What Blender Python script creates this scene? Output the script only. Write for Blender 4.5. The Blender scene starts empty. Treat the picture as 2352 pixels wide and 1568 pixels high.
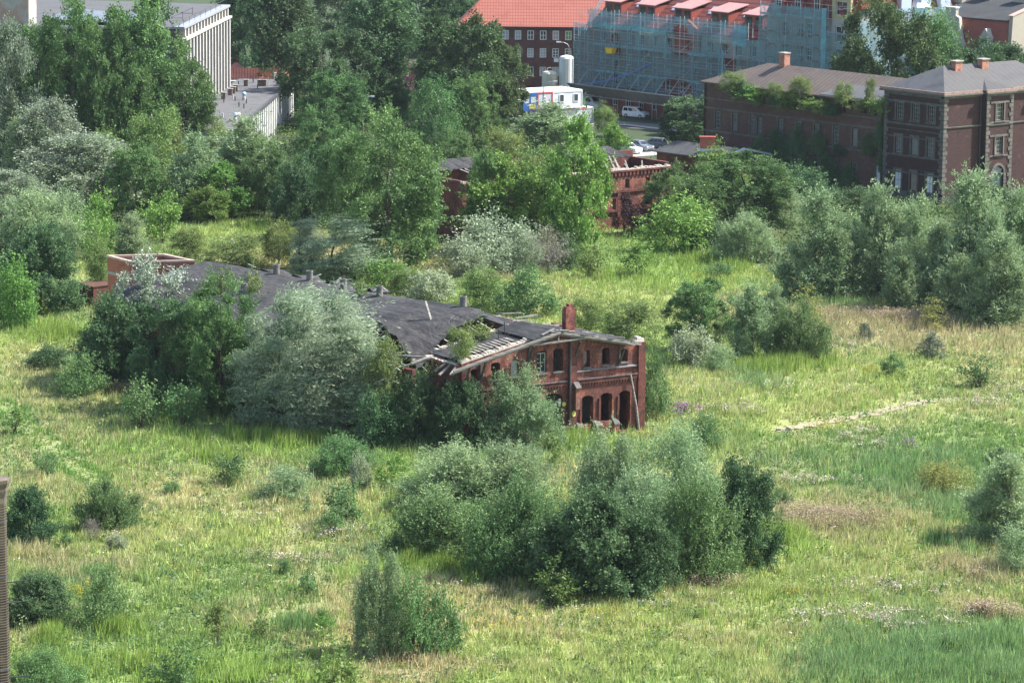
import bpy, math, random
import numpy as np
from mathutils import Vector, Matrix

# ------------------------------------------------------------------ camera, sky, sun, exposure
SC = bpy.context.scene
COL = SC.collection
W, HH = 1024.0, 682.0
F = 3500.0                      # focal length in render pixels
PIT, ROLL, CAMH = math.radians(9.75), 0.0105, 60.0
fwd = np.array([0, math.cos(PIT), -math.sin(PIT)])
r0 = np.array([1.0, 0, 0]); u0 = np.cross(r0, fwd)
RT = r0 * math.cos(ROLL) + u0 * math.sin(ROLL)
UP = -r0 * math.sin(ROLL) + u0 * math.cos(ROLL)
CP = np.array([0, 0, CAMH])
cam = bpy.data.cameras.new("camera"); cam.sensor_width = 36.0; cam.lens = F / W * 36.0
cam.clip_start = 1.0; cam.clip_end = 6000.0
camo = bpy.data.objects.new("camera", cam); COL.objects.link(camo)
camo.matrix_world = Matrix(((RT[0], UP[0], -fwd[0], 0), (RT[1], UP[1], -fwd[1], 0), (RT[2], UP[2], -fwd[2], CAMH), (0, 0, 0, 1)))
SC.camera = camo

SUN_AZ, SUN_EL = math.radians(12.0), math.radians(48.0)     # azimuth from +X towards +Y
wd = bpy.data.worlds.new("World"); SC.world = wd; wd.use_nodes = True
nt = wd.node_tree; bg = nt.nodes["Background"]
sky = nt.nodes.new("ShaderNodeTexSky"); sky.sky_type = 'NISHITA'; sky.sun_disc = False
sky.sun_elevation = SUN_EL; sky.sun_rotation = math.pi / 2 - SUN_AZ
sky.air_density = 1.0; sky.dust_density = 1.5
nt.links.new(sky.outputs[0], bg.inputs[0]); bg.inputs[1].default_value = 0.12
sl = bpy.data.lights.new("sun", 'SUN'); sl.energy = 4.9; sl.angle = math.radians(0.5); sl.color = (1.0, 0.965, 0.90)
so = bpy.data.objects.new("sun", sl); COL.objects.link(so)
sdir = Vector((math.cos(SUN_EL) * math.cos(SUN_AZ), math.cos(SUN_EL) * math.sin(SUN_AZ), math.sin(SUN_EL)))
so.rotation_euler = sdir.to_track_quat('Z', 'Y').to_euler(); so.location = (150, 300, 200)
SC.view_settings.view_transform = 'Standard'; SC.view_settings.look = 'None'
SC.view_settings.exposure = 1.28; SC.view_settings.gamma = 1.0
SC.cycles.max_bounces = 6; SC.cycles.diffuse_bounces = 3; SC.cycles.transparent_max_bounces = 12
SC.cycles.transmission_bounces = 4; SC.cycles.glossy_bounces = 2

# ------------------------------------------------------------------ survey helpers (photo survey grid 2352 x 1568 -> world)
K = 1024.0 / 2352.0
def ray(x, y):
    return fwd * F + RT * (x * K - 512) + UP * (341 - y * K)
def at(x, y, z=0.0):
    d = ray(x, y); return CP + d * ((z - CAMH) / d[2])
def proj(p):
    d = np.asarray(p, float) - CP; z = d @ fwd
    return (512 + F * (d @ RT) / z) / K, (341 - F * (d @ UP) / z) / K
def depth(p): return float((np.asarray(p, float) - CP) @ fwd)
def hgt(p, y):            # height above p whose image row is y
    a, b = 0.0, 60.0
    for _ in range(40):
        m = (a + b) / 2
        if proj((p[0], p[1], p[2] + m))[1] > y: a = m
        else: b = m
    return a

# ------------------------------------------------------------------ materials
def mk(name):
    m = bpy.data.materials.new(name); m.use_nodes = True
    n = m.node_tree.nodes; p = n["Principled BSDF"]; return m, n, m.node_tree.links, p
def rgba(c): return (c[0], c[1], c[2], 1.0)
MATS = {}
def mat(name, cols, scale=1.0, rough=0.85, stretch=(1, 1, 1), detail=6.0, bump=0.0, metal=0.0, pos=None, fine=0.0, fs=9.0, spec=0.3):
    """noise-mottled surface: a colour ramp over object-space noise, plus finer grain"""
    if name in MATS: return MATS[name]
    m, n, l, p = mk(name); MATS[name] = m
    p.inputs["Roughness"].default_value = rough; p.inputs["Metallic"].default_value = metal
    p.inputs["Specular IOR Level"].default_value = spec
    if len(cols) == 1:
        p.inputs["Base Color"].default_value = rgba(cols[0]); return m
    tc = n.new("ShaderNodeTexCoord"); mp = n.new("ShaderNodeMapping"); mp.inputs["Scale"].default_value = stretch
    l.new(tc.outputs["Object"], mp.inputs[0])
    nz = n.new("ShaderNodeTexNoise"); nz.inputs["Scale"].default_value = scale; nz.inputs["Detail"].default_value = detail
    nz.inputs["Roughness"].default_value = 0.65
    l.new(mp.outputs[0], nz.inputs["Vector"])
    rp = n.new("ShaderNodeValToRGB"); e = rp.color_ramp.elements
    ps = pos or [0.32 + 0.36 * i / (len(cols) - 1) for i in range(len(cols))]
    while len(e) < len(cols): e.new(0.5)
    for i, c in enumerate(cols): e[i].position = ps[i]; e[i].color = rgba(c)
    l.new(nz.outputs["Fac"], rp.inputs[0]); out = rp.outputs[0]
    if fine > 0:
        n2 = n.new("ShaderNodeTexNoise"); n2.inputs["Scale"].default_value = fs; n2.inputs["Detail"].default_value = 2.0
        l.new(mp.outputs[0], n2.inputs["Vector"])
        mr = n.new("ShaderNodeMapRange"); mr.inputs[1].default_value = 0.3; mr.inputs[2].default_value = 0.7
        mr.inputs[3].default_value = 1 - fine; mr.inputs[4].default_value = 1 + fine
        l.new(n2.outputs["Fac"], mr.inputs[0])
        mx = n.new("ShaderNodeMix"); mx.data_type = 'RGBA'; mx.blend_type = 'MULTIPLY'; mx.inputs[0].default_value = 1.0
        cb = n.new("ShaderNodeCombineColor")
        for i in range(3): l.new(mr.outputs[0], cb.inputs[i])
        l.new(out, mx.inputs[6]); l.new(cb.outputs[0], mx.inputs[7]); out = mx.outputs[2]
    l.new(out, p.inputs["Base Color"])
    if bump:
        b = n.new("ShaderNodeBump"); b.inputs["Strength"].default_value = bump; b.inputs["Distance"].default_value = 0.05
        l.new(nz.outputs["Fac"], b.inputs["Height"]); l.new(b.outputs[0], p.inputs["Normal"])
    return m
def striped(name, cols, axis, period, dark, width=0.2, axis2=None, period2=1.0, scale=0.8, rough=0.8, tilt=None):
    """mottled surface with regular dark seams (tile courses, standing seams, cladding joints)"""
    if name in MATS: return MATS[name]
    m = mat(name, cols, scale, rough, fine=0.15); n = m.node_tree.nodes; l = m.node_tree.links; p = n["Principled BSDF"]
    src = p.inputs["Base Color"].links[0].from_socket
    tc = n.new("ShaderNodeTexCoord"); sp = n.new("ShaderNodeSeparateXYZ"); l.new(tc.outputs["Object"], sp.inputs[0])
    def seam(ax, per, wd_):
        a = n.new("ShaderNodeMath"); a.operation = 'DIVIDE'; l.new(sp.outputs[ax], a.inputs[0]); a.inputs[1].default_value = per
        f = n.new("ShaderNodeMath"); f.operation = 'FRACT'; l.new(a.outputs[0], f.inputs[0])
        g = n.new("ShaderNodeMath"); g.operation = 'LESS_THAN'; l.new(f.outputs[0], g.inputs[0]); g.inputs[1].default_value = wd_
        return g.outputs[0]
    s = seam(axis, period, width)
    if axis2 is not None:
        s2 = seam(axis2, period2, width); mxx = n.new("ShaderNodeMath"); mxx.operation = 'MAXIMUM'
        l.new(s, mxx.inputs[0]); l.new(s2, mxx.inputs[1]); s = mxx.outputs[0]
    mx = n.new("ShaderNodeMix"); mx.data_type = 'RGBA'; l.new(s, mx.inputs[0]); l.new(src, mx.inputs[6]); mx.inputs[7].default_value = rgba(dark)
    l.new(mx.outputs[2], p.inputs["Base Color"]); return m
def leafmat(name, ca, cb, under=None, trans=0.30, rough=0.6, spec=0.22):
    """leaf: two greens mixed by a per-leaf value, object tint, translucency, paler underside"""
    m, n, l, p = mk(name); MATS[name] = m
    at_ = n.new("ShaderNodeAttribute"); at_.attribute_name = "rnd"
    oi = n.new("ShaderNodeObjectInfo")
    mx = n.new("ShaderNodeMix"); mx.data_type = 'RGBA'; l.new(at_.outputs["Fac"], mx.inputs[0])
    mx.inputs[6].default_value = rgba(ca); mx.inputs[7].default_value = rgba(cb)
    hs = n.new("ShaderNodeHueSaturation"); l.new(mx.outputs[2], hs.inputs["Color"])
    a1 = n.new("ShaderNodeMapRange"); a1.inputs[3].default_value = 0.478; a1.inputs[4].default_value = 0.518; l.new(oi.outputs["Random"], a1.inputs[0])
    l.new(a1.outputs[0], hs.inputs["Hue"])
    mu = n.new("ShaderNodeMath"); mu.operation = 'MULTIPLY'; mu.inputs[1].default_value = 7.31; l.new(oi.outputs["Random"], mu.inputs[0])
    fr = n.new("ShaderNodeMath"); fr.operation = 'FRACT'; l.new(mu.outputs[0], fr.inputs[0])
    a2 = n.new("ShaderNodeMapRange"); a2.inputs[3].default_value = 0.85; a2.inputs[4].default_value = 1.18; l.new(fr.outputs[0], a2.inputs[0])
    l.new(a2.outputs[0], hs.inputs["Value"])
    col = hs.outputs[0]
    if under:
        ge = n.new("ShaderNodeNewGeometry"); m2 = n.new("ShaderNodeMix"); m2.data_type = 'RGBA'
        l.new(ge.outputs["Backfacing"], m2.inputs[0]); l.new(col, m2.inputs[6]); m2.inputs[7].default_value = rgba(under); col = m2.outputs[2]
    l.new(col, p.inputs["Base Color"]); p.inputs["Roughness"].default_value = rough; p.inputs["Specular IOR Level"].default_value = spec
    tr = n.new("ShaderNodeBsdfTranslucent"); l.new(col, tr.inputs[0])
    ms = n.new("ShaderNodeMixShader"); ms.inputs[0].default_value = trans
    l.new(p.outputs[0], ms.inputs[1]); l.new(tr.outputs[0], ms.inputs[2])
    l.new(ms.outputs[0], n["Material Output"].inputs["Surface"]); return m
def vcolmat(name, rough=0.9, trans=0.0, noise=0.0, scale=2.0):
    m, n, l, p = mk(name); MATS[name] = m
    a = n.new("ShaderNodeAttribute"); a.attribute_name = "Col"; col = a.outputs["Color"]
    if noise:
        tc = n.new("ShaderNodeTexCoord"); nz = n.new("ShaderNodeTexNoise"); nz.inputs["Scale"].default_value = scale; nz.inputs["Detail"].default_value = 8.0
        nz.inputs["Roughness"].default_value = 0.75
        l.new(tc.outputs["Object"], nz.inputs["Vector"])
        mr = n.new("ShaderNodeMapRange"); mr.inputs[1].default_value = 0.3; mr.inputs[2].default_value = 0.7; mr.inputs[3].default_value = 1 - noise; mr.inputs[4].default_value = 1 + noise
        l.new(nz.outputs["Fac"], mr.inputs[0]); hv = n.new("ShaderNodeHueSaturation"); l.new(col, hv.inputs["Color"]); l.new(mr.outputs[0], hv.inputs["Value"]); col = hv.outputs[0]
    l.new(col, p.inputs["Base Color"]); p.inputs["Roughness"].default_value = rough; p.inputs["Specular IOR Level"].default_value = 0.15
    if trans:
        tr = n.new("ShaderNodeBsdfTranslucent"); l.new(col, tr.inputs[0]); ms = n.new("ShaderNodeMixShader"); ms.inputs[0].default_value = trans
        l.new(p.outputs[0], ms.inputs[1]); l.new(tr.outputs[0], ms.inputs[2]); l.new(ms.outputs[0], n["Material Output"].inputs["Surface"])
    return m
def netmat(name, col, alpha):
    m, n, l, p = mk(name); MATS[name] = m
    p.inputs["Base Color"].default_value = rgba(col); p.inputs["Roughness"].default_value = 0.7
    tp = n.new("ShaderNodeBsdfTransparent"); ms = n.new("ShaderNodeMixShader")
    tc = n.new("ShaderNodeTexCoord"); nz = n.new("ShaderNodeTexNoise"); nz.inputs["Scale"].default_value = 0.45; nz.inputs["Detail"].default_value = 5.0
    l.new(tc.outputs["Object"], nz.inputs["Vector"])
    mr = n.new("ShaderNodeMapRange"); mr.inputs[1].default_value = 0.3; mr.inputs[2].default_value = 0.72; mr.inputs[3].default_value = alpha - 0.14; mr.inputs[4].default_value = alpha + 0.2
    l.new(nz.outputs["Fac"], mr.inputs[0]); l.new(mr.outputs[0], ms.inputs[0]); l.new(tp.outputs[0], ms.inputs[1]); l.new(p.outputs[0], ms.inputs[2])
    l.new(ms.outputs[0], n["Material Output"].inputs["Surface"]); return m

# ------------------------------------------------------------------ object helpers
def tag(o, label=None, cat=None, group=None, kind=None):
    if label: o['label'] = label
    if cat: o['category'] = cat
    if group: o['group'] = group
    if kind: o['kind'] = kind
    return o
def thing(name, label, cat, loc=(0, 0, 0), rz=0.0, group=None):
    o = bpy.data.objects.new(name, None); COL.objects.link(o); o.empty_display_size = 0.5
    o.location = [float(c) for c in loc]; o.rotation_euler = (0, 0, rz); return tag(o, label, cat, group)
def link(name, me, parent=None, label=None):
    o = bpy.data.objects.new(name, me); COL.objects.link(o)
    if parent is not None: o.parent = parent
    if label: o['label'] = label
    return o
def npmesh(name, V, Fc, m, rnd=None, col=None):
    V = np.asarray(V, np.float32); Fc = np.asarray(Fc, np.int32); k = Fc.shape[1]
    me = bpy.data.meshes.new(name)
    me.vertices.add(len(V)); me.vertices.foreach_set("co", V.ravel())
    me.loops.add(Fc.size); me.loops.foreach_set("vertex_index", Fc.ravel())
    me.polygons.add(len(Fc)); me.polygons.foreach_set("loop_start", np.arange(0, Fc.size, k, dtype=np.int32))
    if rnd is not None:
        a = me.attributes.new("rnd", 'FLOAT', 'FACE'); a.data.foreach_set("value", np.asarray(rnd, np.float32))
    if col is not None:
        a = me.attributes.new("Col", 'FLOAT_COLOR', 'POINT'); c4 = np.ones((len(V), 4), np.float32); c4[:, :3] = col; a.data.foreach_set("color", c4.ravel())
    me.materials.append(m); me.update(calc_edges=True); return me
class MB:
    """collects boxes, bars, tubes, walls and builds ONE mesh object"""
    def __init__(s, M=None): s.v = []; s.f = []; s.M = M; s.cuts = []
    def add(s, vs, fs):
        o = len(s.v); s.cuts.append((o, len(s.f)))
        for p in vs:
            p = Vector([float(c) for c in p]); s.v.append(tuple(s.M @ p) if s.M else tuple(p))
        s.f += [tuple(i + o for i in f) for f in fs]; return s
    def box(s, x0, x1, y0, y1, z0, z1):
        return s.add([(x0, y0, z0), (x1, y0, z0), (x1, y1, z0), (x0, y1, z0), (x0, y0, z1), (x1, y0, z1), (x1, y1, z1), (x0, y1, z1)],
                     [(3, 2, 1, 0), (4, 5, 6, 7), (0, 1, 5, 4), (1, 2, 6, 5), (2, 3, 7, 6), (3, 0, 4, 7)])
    def hexa(s, b, t):      # bottom quad, top quad
        return s.add(list(b) + list(t), [(3, 2, 1, 0), (4, 5, 6, 7), (0, 1, 5, 4), (1, 2, 6, 5), (2, 3, 7, 6), (3, 0, 4, 7)])
    def bar(s, p, q, w=0.1, h=None):
        p = Vector([float(c) for c in p]); q = Vector([float(c) for c in q]); h = h or w; d = (q - p).normalized()
        a = d.cross(Vector((0, 0, 1)));  a = Vector((1, 0, 0)) if a.length < 1e-3 else a.normalized()
        b = a.cross(d).normalized(); a *= w / 2; b *= h / 2
        return s.hexa([p - a - b, p + a - b, p + a + b, p - a + b], [q - a - b, q + a - b, q + a + b, q - a + b])
    def tube(s, pts, rad, n=8, cap=True):
        pts = [Vector([float(c) for c in p]) for p in pts]; o = []; fs = []
        if not hasattr(rad, '__len__'): rad = [rad] * len(pts)
        for i, p in enumerate(pts):
            d = (pts[min(i + 1, len(pts) - 1)] - pts[max(i - 1, 0)]).normalized()
            a = d.cross(Vector((0.3, 0.9, 0.1)));  a = d.cross(Vector((1, 0, 0))) if a.length < 1e-3 else a
            a.normalize(); b = d.cross(a)
            for k in range(n):
                t = 2 * math.pi * k / n; o.append(p + a * (rad[i] * math.cos(t)) + b * (rad[i] * math.sin(t)))
        for i in range(len(pts) - 1):
            for k in range(n): fs.append((i * n + k, i * n + (k + 1) % n, (i + 1) * n + (k + 1) % n, (i + 1) * n + k))
        if cap: fs.append(tuple(range(n))[::-1]); fs.append(tuple(range((len(pts) - 1) * n, len(pts) * n)))
        return s.add(o, fs)
    def lathe(s, c, prof, n=20):        # prof: list of (r, z)
        o = []; fs = []
        for r, z in prof:
            for k in range(n): t = 2 * math.pi * k / n; o.append((c[0] + r * math.cos(t), c[1] + r * math.sin(t), c[2] + z))
        for i in range(len(prof) - 1):
            for k in range(n): fs.append((i * n + k, i * n + (k + 1) % n, (i + 1) * n + (k + 1) % n, (i + 1) * n + k))
        fs.append(tuple(range(n))[::-1]); fs.append(tuple(range((len(prof) - 1) * n, len(prof) * n)))
        return s.add(o, fs)
    def slab(s, pts, t):    # polygon (3d points, roughly flat) given thickness t downwards
        n = len(pts); lo = [(p[0], p[1], p[2] - t) for p in pts]
        return s.add(list(pts) + lo, [tuple(range(n)), tuple(range(n, 2 * n))[::-1]] + [(i, i + n, (i + 1) % n + n, (i + 1) % n) for i in range(n)])
    def wall(s, x0, x1, y, th, z0, top, ops=(), cuts=()):
        """wall in the plane y, from x0 to x1, thickness th towards +y, top(x) profile, openings (a, b, z0, z1, arch rise)"""
        tp = top if callable(top) else (lambda x: top)
        xs = sorted(set([x0, x1] + [o[0] for o in ops] + [o[1] for o in ops] + [c for c in cuts if x0 < c < x1]))
        for a, b in zip(xs[:-1], xs[1:]):
            mid = (a + b) / 2; z = z0; seg = []
            for o in sorted([o for o in ops if o[0] <= mid <= o[1]], key=lambda o: o[2]):
                if o[2] > z: seg.append((z, z, o[2], o[2]))
                z = o[3]
            seg.append((z, z, tp(b), tp(a)))
            for za, zb, zc, zd in seg:
                s.add([(a, y, za), (b, y, zb), (b, y, zc), (a, y, zd), (a, y + th, za), (b, y + th, zb), (b, y + th, zc), (a, y + th, zd)], [(0, 1, 2, 3), (7, 6, 5, 4)])
            s.add([(a, y, tp(a)), (b, y, tp(b)), (b, y + th, tp(b)), (a, y + th, tp(a))], [(0, 1, 2, 3)])
        for x, fl in ((x0, 0), (x1, 1)): s.add([(x, y, z0), (x, y + th, z0), (x, y + th, tp(x)), (x, y, tp(x))], [(0, 1, 2, 3)])
        for o in ops:
            a, b, c, d = o[:4]; r = o[4] if len(o) > 4 else 0
            s.add([(a, y, c), (b, y, c), (b, y, d), (a, y, d), (a, y + th, c), (b, y + th, c), (b, y + th, d), (a, y + th, d)],
                  [(0, 1, 5, 4), (1, 2, 6, 5), (2, 3, 7, 6), (3, 0, 4, 7)])
            if r:
                N = 6
                for sgn in (-1, 1):
                    cx = (a + b) / 2; hw = (b - a) / 2; arc = [(cx + sgn * hw * math.cos(math.pi / 2 * k / N), d - r + r * math.sin(math.pi / 2 * k / N)) for k in range(N + 1)]
                    co = (cx + sgn * hw, d)
                    for k in range(N):
                        (ax, az), (bx, bz) = arc[k], arc[k + 1]
                        s.add([(co[0], y, co[1]), (ax, y, az), (bx, y, bz), (ax, y + th, az), (bx, y + th, bz), (co[0], y + th, co[1])], [(0, 1, 2), (1, 3, 4, 2), (5, 4, 3)])
        return s
    def split(s, name, m, parent=None):
        """one object per added piece"""
        cs = s.cuts + [(len(s.v), len(s.f))]
        for (v0, f0), (v1, f1) in zip(cs[:-1], cs[1:]):
            q = MB(); q.v = s.v[v0:v1]; q.f = [tuple(i - v0 for i in f) for f in s.f[f0:f1]]; q.build(name, m, parent)
    def build(s, name, m, parent=None, label=None, smooth=False):
        me = bpy.data.meshes.new(name); me.from_pydata(s.v, [], s.f); me.materials.append(m)
        me.validate(); me.update()
        if smooth:
            for p in me.polygons: p.use_smooth = True
        return link(name, me, parent, label)
def frame(o, rz, z=0.0):
    return Matrix.Translation((float(o[0]), float(o[1]), z)) @ Matrix.Rotation(rz, 4, 'Z')
def copy_tree(o, parent=None):
    c = o.copy(); COL.objects.link(c)
    if parent is not None: c.parent = parent
    for ch in list(o.children): copy_tree(ch, c)
    return c
RNG = np.random.default_rng(7)
# ------------------------------------------------------------------ ground: soil and sward sheet out to the horizon
def vnoise(x, y, sc, seed):
    r = np.random.default_rng(seed); T = r.random((256, 256)).astype(np.float32)
    x = np.asarray(x) / sc + 1000.3; y = np.asarray(y) / sc + 1000.7
    xi = np.floor(x).astype(int); yi = np.floor(y).astype(int); fx = x - xi; fy = y - yi
    fx = fx * fx * (3 - 2 * fx); fy = fy * fy * (3 - 2 * fy)
    g = lambda i, j: T[(xi + i) % 256, (yi + j) % 256]
    return (g(0, 0) * (1 - fx) + g(1, 0) * fx) * (1 - fy) + (g(0, 1) * (1 - fx) + g(1, 1) * fx) * fy
def fbm(x, y, sc, seed): return (vnoise(x, y, sc, seed) + .5 * vnoise(x, y, sc / 2.1, seed + 1) + .25 * vnoise(x, y, sc / 4.3, seed + 2)) / 1.75
# sward types: straw, pink seed heads, lime herbs, plain green, blue-green reed, yellow-green
PAL = np.array([(.53, .475, .245), (.46, .395, .225), (.33, .46, .11), (.185, .30, .095), (.19, .315, .13), (.405, .475, .155)])
TH = np.array([.55, .8, .75, .42, 1.0, .6])
PATCH = [  # survey x, y, half width, half height, type, weight
 (440, 1130, 130, 35, 0, 2), (150, 930, 120, 45, 0, 1.5), (60, 850, 60, 40, 0, 1.5), (500, 1080, 120, 30, 5, 1.5), (2060, 745, 330, 45, 1, 2.0), (1920, 700, 90, 25, 4, 2),
 (1900, 1190, 190, 50, 1, 2.2), (2260, 1315, 110, 35, 1, 2.2), (2250, 1425, 90, 18, 0, 2), (130, 1285, 150, 20, 1, 1.4), (1180, 1390, 170, 35, 0, 1.2), (1430, 1480, 200, 50, 0, .8),
 (620, 1410, 180, 40, 0, .8), (960, 1515, 120, 14, 1, 2), (1570, 630, 190, 45, 2, 1.6), (1480, 690, 120, 50, 5, 1.5), (640, 1020, 190, 26, 2, 2.4), (1000, 1310, 110, 16, 2, 2),
 (430, 1545, 330, 50, 2, 1.6), (130, 1530, 120, 40, 2, 1), (1310, 1012, 110, 22, 2, 2.4), (1810, 1240, 90, 40, 2, 2.2), (1700, 830, 150, 18, 2, 1.6), (130, 765, 110, 28, 2, 1.5),
 (2150, 1540, 260, 70, 4, 3), (2130, 1090, 170, 55, 4, 2.0), (600, 1335, 150, 45, 3, 1.0), (440, 1290, 160, 35, 3, 1.0), (1760, 880, 90, 20, 4, 1.5), (1660, 1000, 90, 25, 3, 1),
 (500, 540, 120, 30, 5, 2), (200, 600, 40, 90, 5, 1.5), (1500, 560, 90, 40, 2, 1), (1460, 285, 60, 12, 2, 3), (720, 990, 230, 26, 3, 1.2), (560, 1240, 150, 40, 5, .8), (330, 900, 80, 14, 1, 1.6),
 (120, 1010, 150, 60, 0, .7), (2250, 1000, 130, 40, 3, .9), (1990, 1010, 120, 28, 3, .8), (1750, 1400, 160, 40, 3, .8), (2280, 870, 120, 40, 0, .8), (1950, 860, 120, 30, 5, 1), (90, 1250, 60, 60, 3, .8)]
def _pp():
    out = []
    for x, y, rx, ry, t, w in PATCH:
        c = at(x, y); a = at(x + rx, y); b = at(x, y - ry); out.append((c[0], c[1], abs(a[0] - c[0]), abs(b[1] - c[1]), t, w))
    return out
PP = _pp()
def sward(x, y):
    """weights (n, 6) of the sward types at world points"""
    n = len(x); Wt = np.zeros((n, 6)); wx = x + 6 * (fbm(x, y, 9, 50) - .5); wy = y + 14 * (fbm(x, y, 9, 60) - .5)
    base = [.74, .36, .48, .95, .40, .86]
    for t in range(6): Wt[:, t] = base[t] * np.clip((fbm(x, y * .6, 11 + 2 * t, 100 + 10 * t) - .34) * 3.4, 0, 1) + .35 * base[t] * np.clip((vnoise(x, y * .7, 2.2, 300 + t) - .55) * 4, 0, 1)
    for cx, cy, rx, ry, t, w in PP:
        d = ((wx - cx) / rx) ** 2 + ((wy - cy) / ry) ** 2; Wt[:, t] += .8 * w * np.exp(-d * .9)
    return Wt
def sward_col(x, y, sharp=1.6):
    Wt = (sward(x, y) + 1e-4) ** sharp; Wt /= Wt.sum(1)[:, None]; return Wt @ PAL
FOREST = [(-20, 240), (500, 250), (980, 170), (1200, 255), (1350, 330), (1400, 480), (1040, 570), (760, 540), (620, 500), (330, 520), (170, 600), (-20, 760)]
RIGHTWOOD = [(1480, 450), (1560, 300), (1900, 430), (2400, 400), (2400, 700), (2080, 690), (1830, 640), (1600, 560)]
def inpoly(px, py, poly):
    r = np.zeros(len(px), bool); j = len(poly) - 1
    for i in range(len(poly)):
        xi, yi = poly[i]; xj, yj = poly[j]
        r ^= ((yi > py) != (yj > py)) & (px < (xj - xi) * (py - yi) / (yj - yi + 1e-9) + xi); j = i
    return r
def wpoly(p): return [tuple(at(x, y)[:2]) for x, y in p]
WF, WR = wpoly(FOREST), wpoly(RIGHTWOOD)
def relief(x, y):
    return .22 * (fbm(x, y, 14, 900) - .5) * np.clip((y - 180) / 30, 0, 1) * np.clip((470 - y) / 40, 0, 1)
def make_ground():
    gx = np.concatenate([[-2500, -1200, -600, -300, -180, -120], np.arange(-90, 121, 1.0), [150, 200, 320, 650, 1300, 2600]])
    gy = np.concatenate([[-400, 0, 100, 160, 190], np.arange(205, 470, 1.0), np.arange(472, 640, 4.0), [680, 760, 900, 1200, 1800, 2600, 4200]])
    X, Y = np.meshgrid(gx, gy); x = X.ravel(); y = Y.ravel(); nx, ny = len(gx), len(gy)
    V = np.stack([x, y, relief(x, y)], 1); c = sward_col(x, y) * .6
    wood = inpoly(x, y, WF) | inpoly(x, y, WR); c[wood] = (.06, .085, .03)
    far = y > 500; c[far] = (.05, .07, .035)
    i = np.arange(nx - 1)[None, :] + nx * np.arange(ny - 1)[:, None]; i = i.ravel()
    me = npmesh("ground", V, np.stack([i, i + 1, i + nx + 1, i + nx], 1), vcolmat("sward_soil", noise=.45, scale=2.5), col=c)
    for p in me.polygons: p.use_smooth = True
    return tag(link("ground", me), "rough wasteland ground under grass and herbs", kind='structure')
make_ground()
def strip(name, pts, width, z, m, label):
    mb = MB(); P = [at(*p) for p in pts]; o = []
    rg = random.Random(3)
    for i, p in enumerate(P):
        d = P[min(i + 1, len(P) - 1)] - P[max(i - 1, 0)]; d /= np.linalg.norm(d); nrm = np.array([-d[1], d[0], 0])
        w = width * (rg.uniform(.35, 1.35) if len(P) > 4 else 1.0); o.append(p + nrm * w / 2); o.append(p - nrm * w / 2)
    o = [(q[0], q[1], z + (relief(np.array([q[0]]), np.array([q[1]]))[0] if z < .06 and name == 'path' else 0)) for q in o]
    mb.add(o, [(2 * i, 2 * i + 1, 2 * i + 3, 2 * i + 2) for i in range(len(P) - 1)])
    return tag(mb.build(name, m), label, kind='structure')
M_DIRT = mat("trodden_earth", [(.20, .205, .09), (.31, .265, .18), (.24, .21, .12)], 1.4, fine=.25)
M_ASPH = mat("asphalt", [(.10, .10, .10), (.15, .15, .145), (.12, .115, .11)], .35, fine=.15)
M_PAVE = mat("pavement_slabs", [(.34, .32, .29), (.42, .40, .36)], .8, fine=.12)
PATHS = [[(1790, 989), (1815, 984), (1870, 972), (1920, 966), (1960, 957), (2010, 948), (2060, 935), (2110, 924), (2150, 918)],
         [(-10, 925), (30, 955), (60, 985), (90, 1005), (125, 1030), (160, 1060), (195, 1092), (215, 1110)]]
PATHS[0] = [tuple(np.array(a) + (np.array(b) - a) * k / 6 + np.array([0, random.Random(k + int(a[0])).uniform(-1.2, 1.2)])) for a, b in zip(PATHS[0][:-1], PATHS[0][1:]) for k in range(6)]
strip("path", PATHS[0], 1.7, .06, M_DIRT, "pale trodden dirt path")
0 and strip("path", PATHS[1], .8, .05, mat("worn_track", [(.24, .30, .10), (.36, .33, .21), (.20, .32, .09)], .9, fine=.2), "worn track with bare patches")
# street in front of the scaffolded house
strip("road", [(1000, 268), (1400, 283), (1560, 296), (2300, 380)], 8.0, .02, M_ASPH, "grey asphalt street")
strip("pavement", [(1250, 284), (1440, 288), (1540, 300), (1600, 306)], 1.6, .14, M_PAVE, "pale slab pavement along the street")
strip("yard", [(1420, 352), (1480, 348), (1560, 345), (1640, 345)], 9.0, .03, M_PAVE, "paved yard with parked cars")

# ------------------------------------------------------------------ sward: every blade of the meadow in one object
PATHW = [np.array([at(*p)[:2] for p in q]) for q in PATHS]
def dist_path(x, y, k):
    d = np.full(len(x), 99.0); P = PATHW[k]
    for a, b in zip(P[:-1], P[1:]):
        ab = b - a; t = np.clip(((x - a[0]) * ab[0] + (y - a[1]) * ab[1]) / (ab @ ab), 0, 1)
        d = np.minimum(d, np.hypot(x - a[0] - t * ab[0], y - a[1] - t * ab[1]))
    return d
def field_points(n, seed, y0=218, y1=440):
    r = np.random.default_rng(seed); x = r.uniform(-84, 100, n); y = 1 / r.uniform(1 / y1 ** 1, 1 / y0, n)
    ok = (np.abs(x) < y * .152 + 11) & ~inpoly(x, y, WF) & ~inpoly(x, y, WR)
    q = RUINW; lx = (x - q[0]) * q[2] + (y - q[1]) * q[3]; ly = -(x - q[0]) * q[3] + (y - q[1]) * q[2]
    ok &= ~((lx < 0) & (lx > -19) & (ly > -.3) & (ly < 52)); return x[ok], y[ok], r
RUINW = (11.58, 303.82, math.cos(math.radians(33)), math.sin(math.radians(33)))
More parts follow.
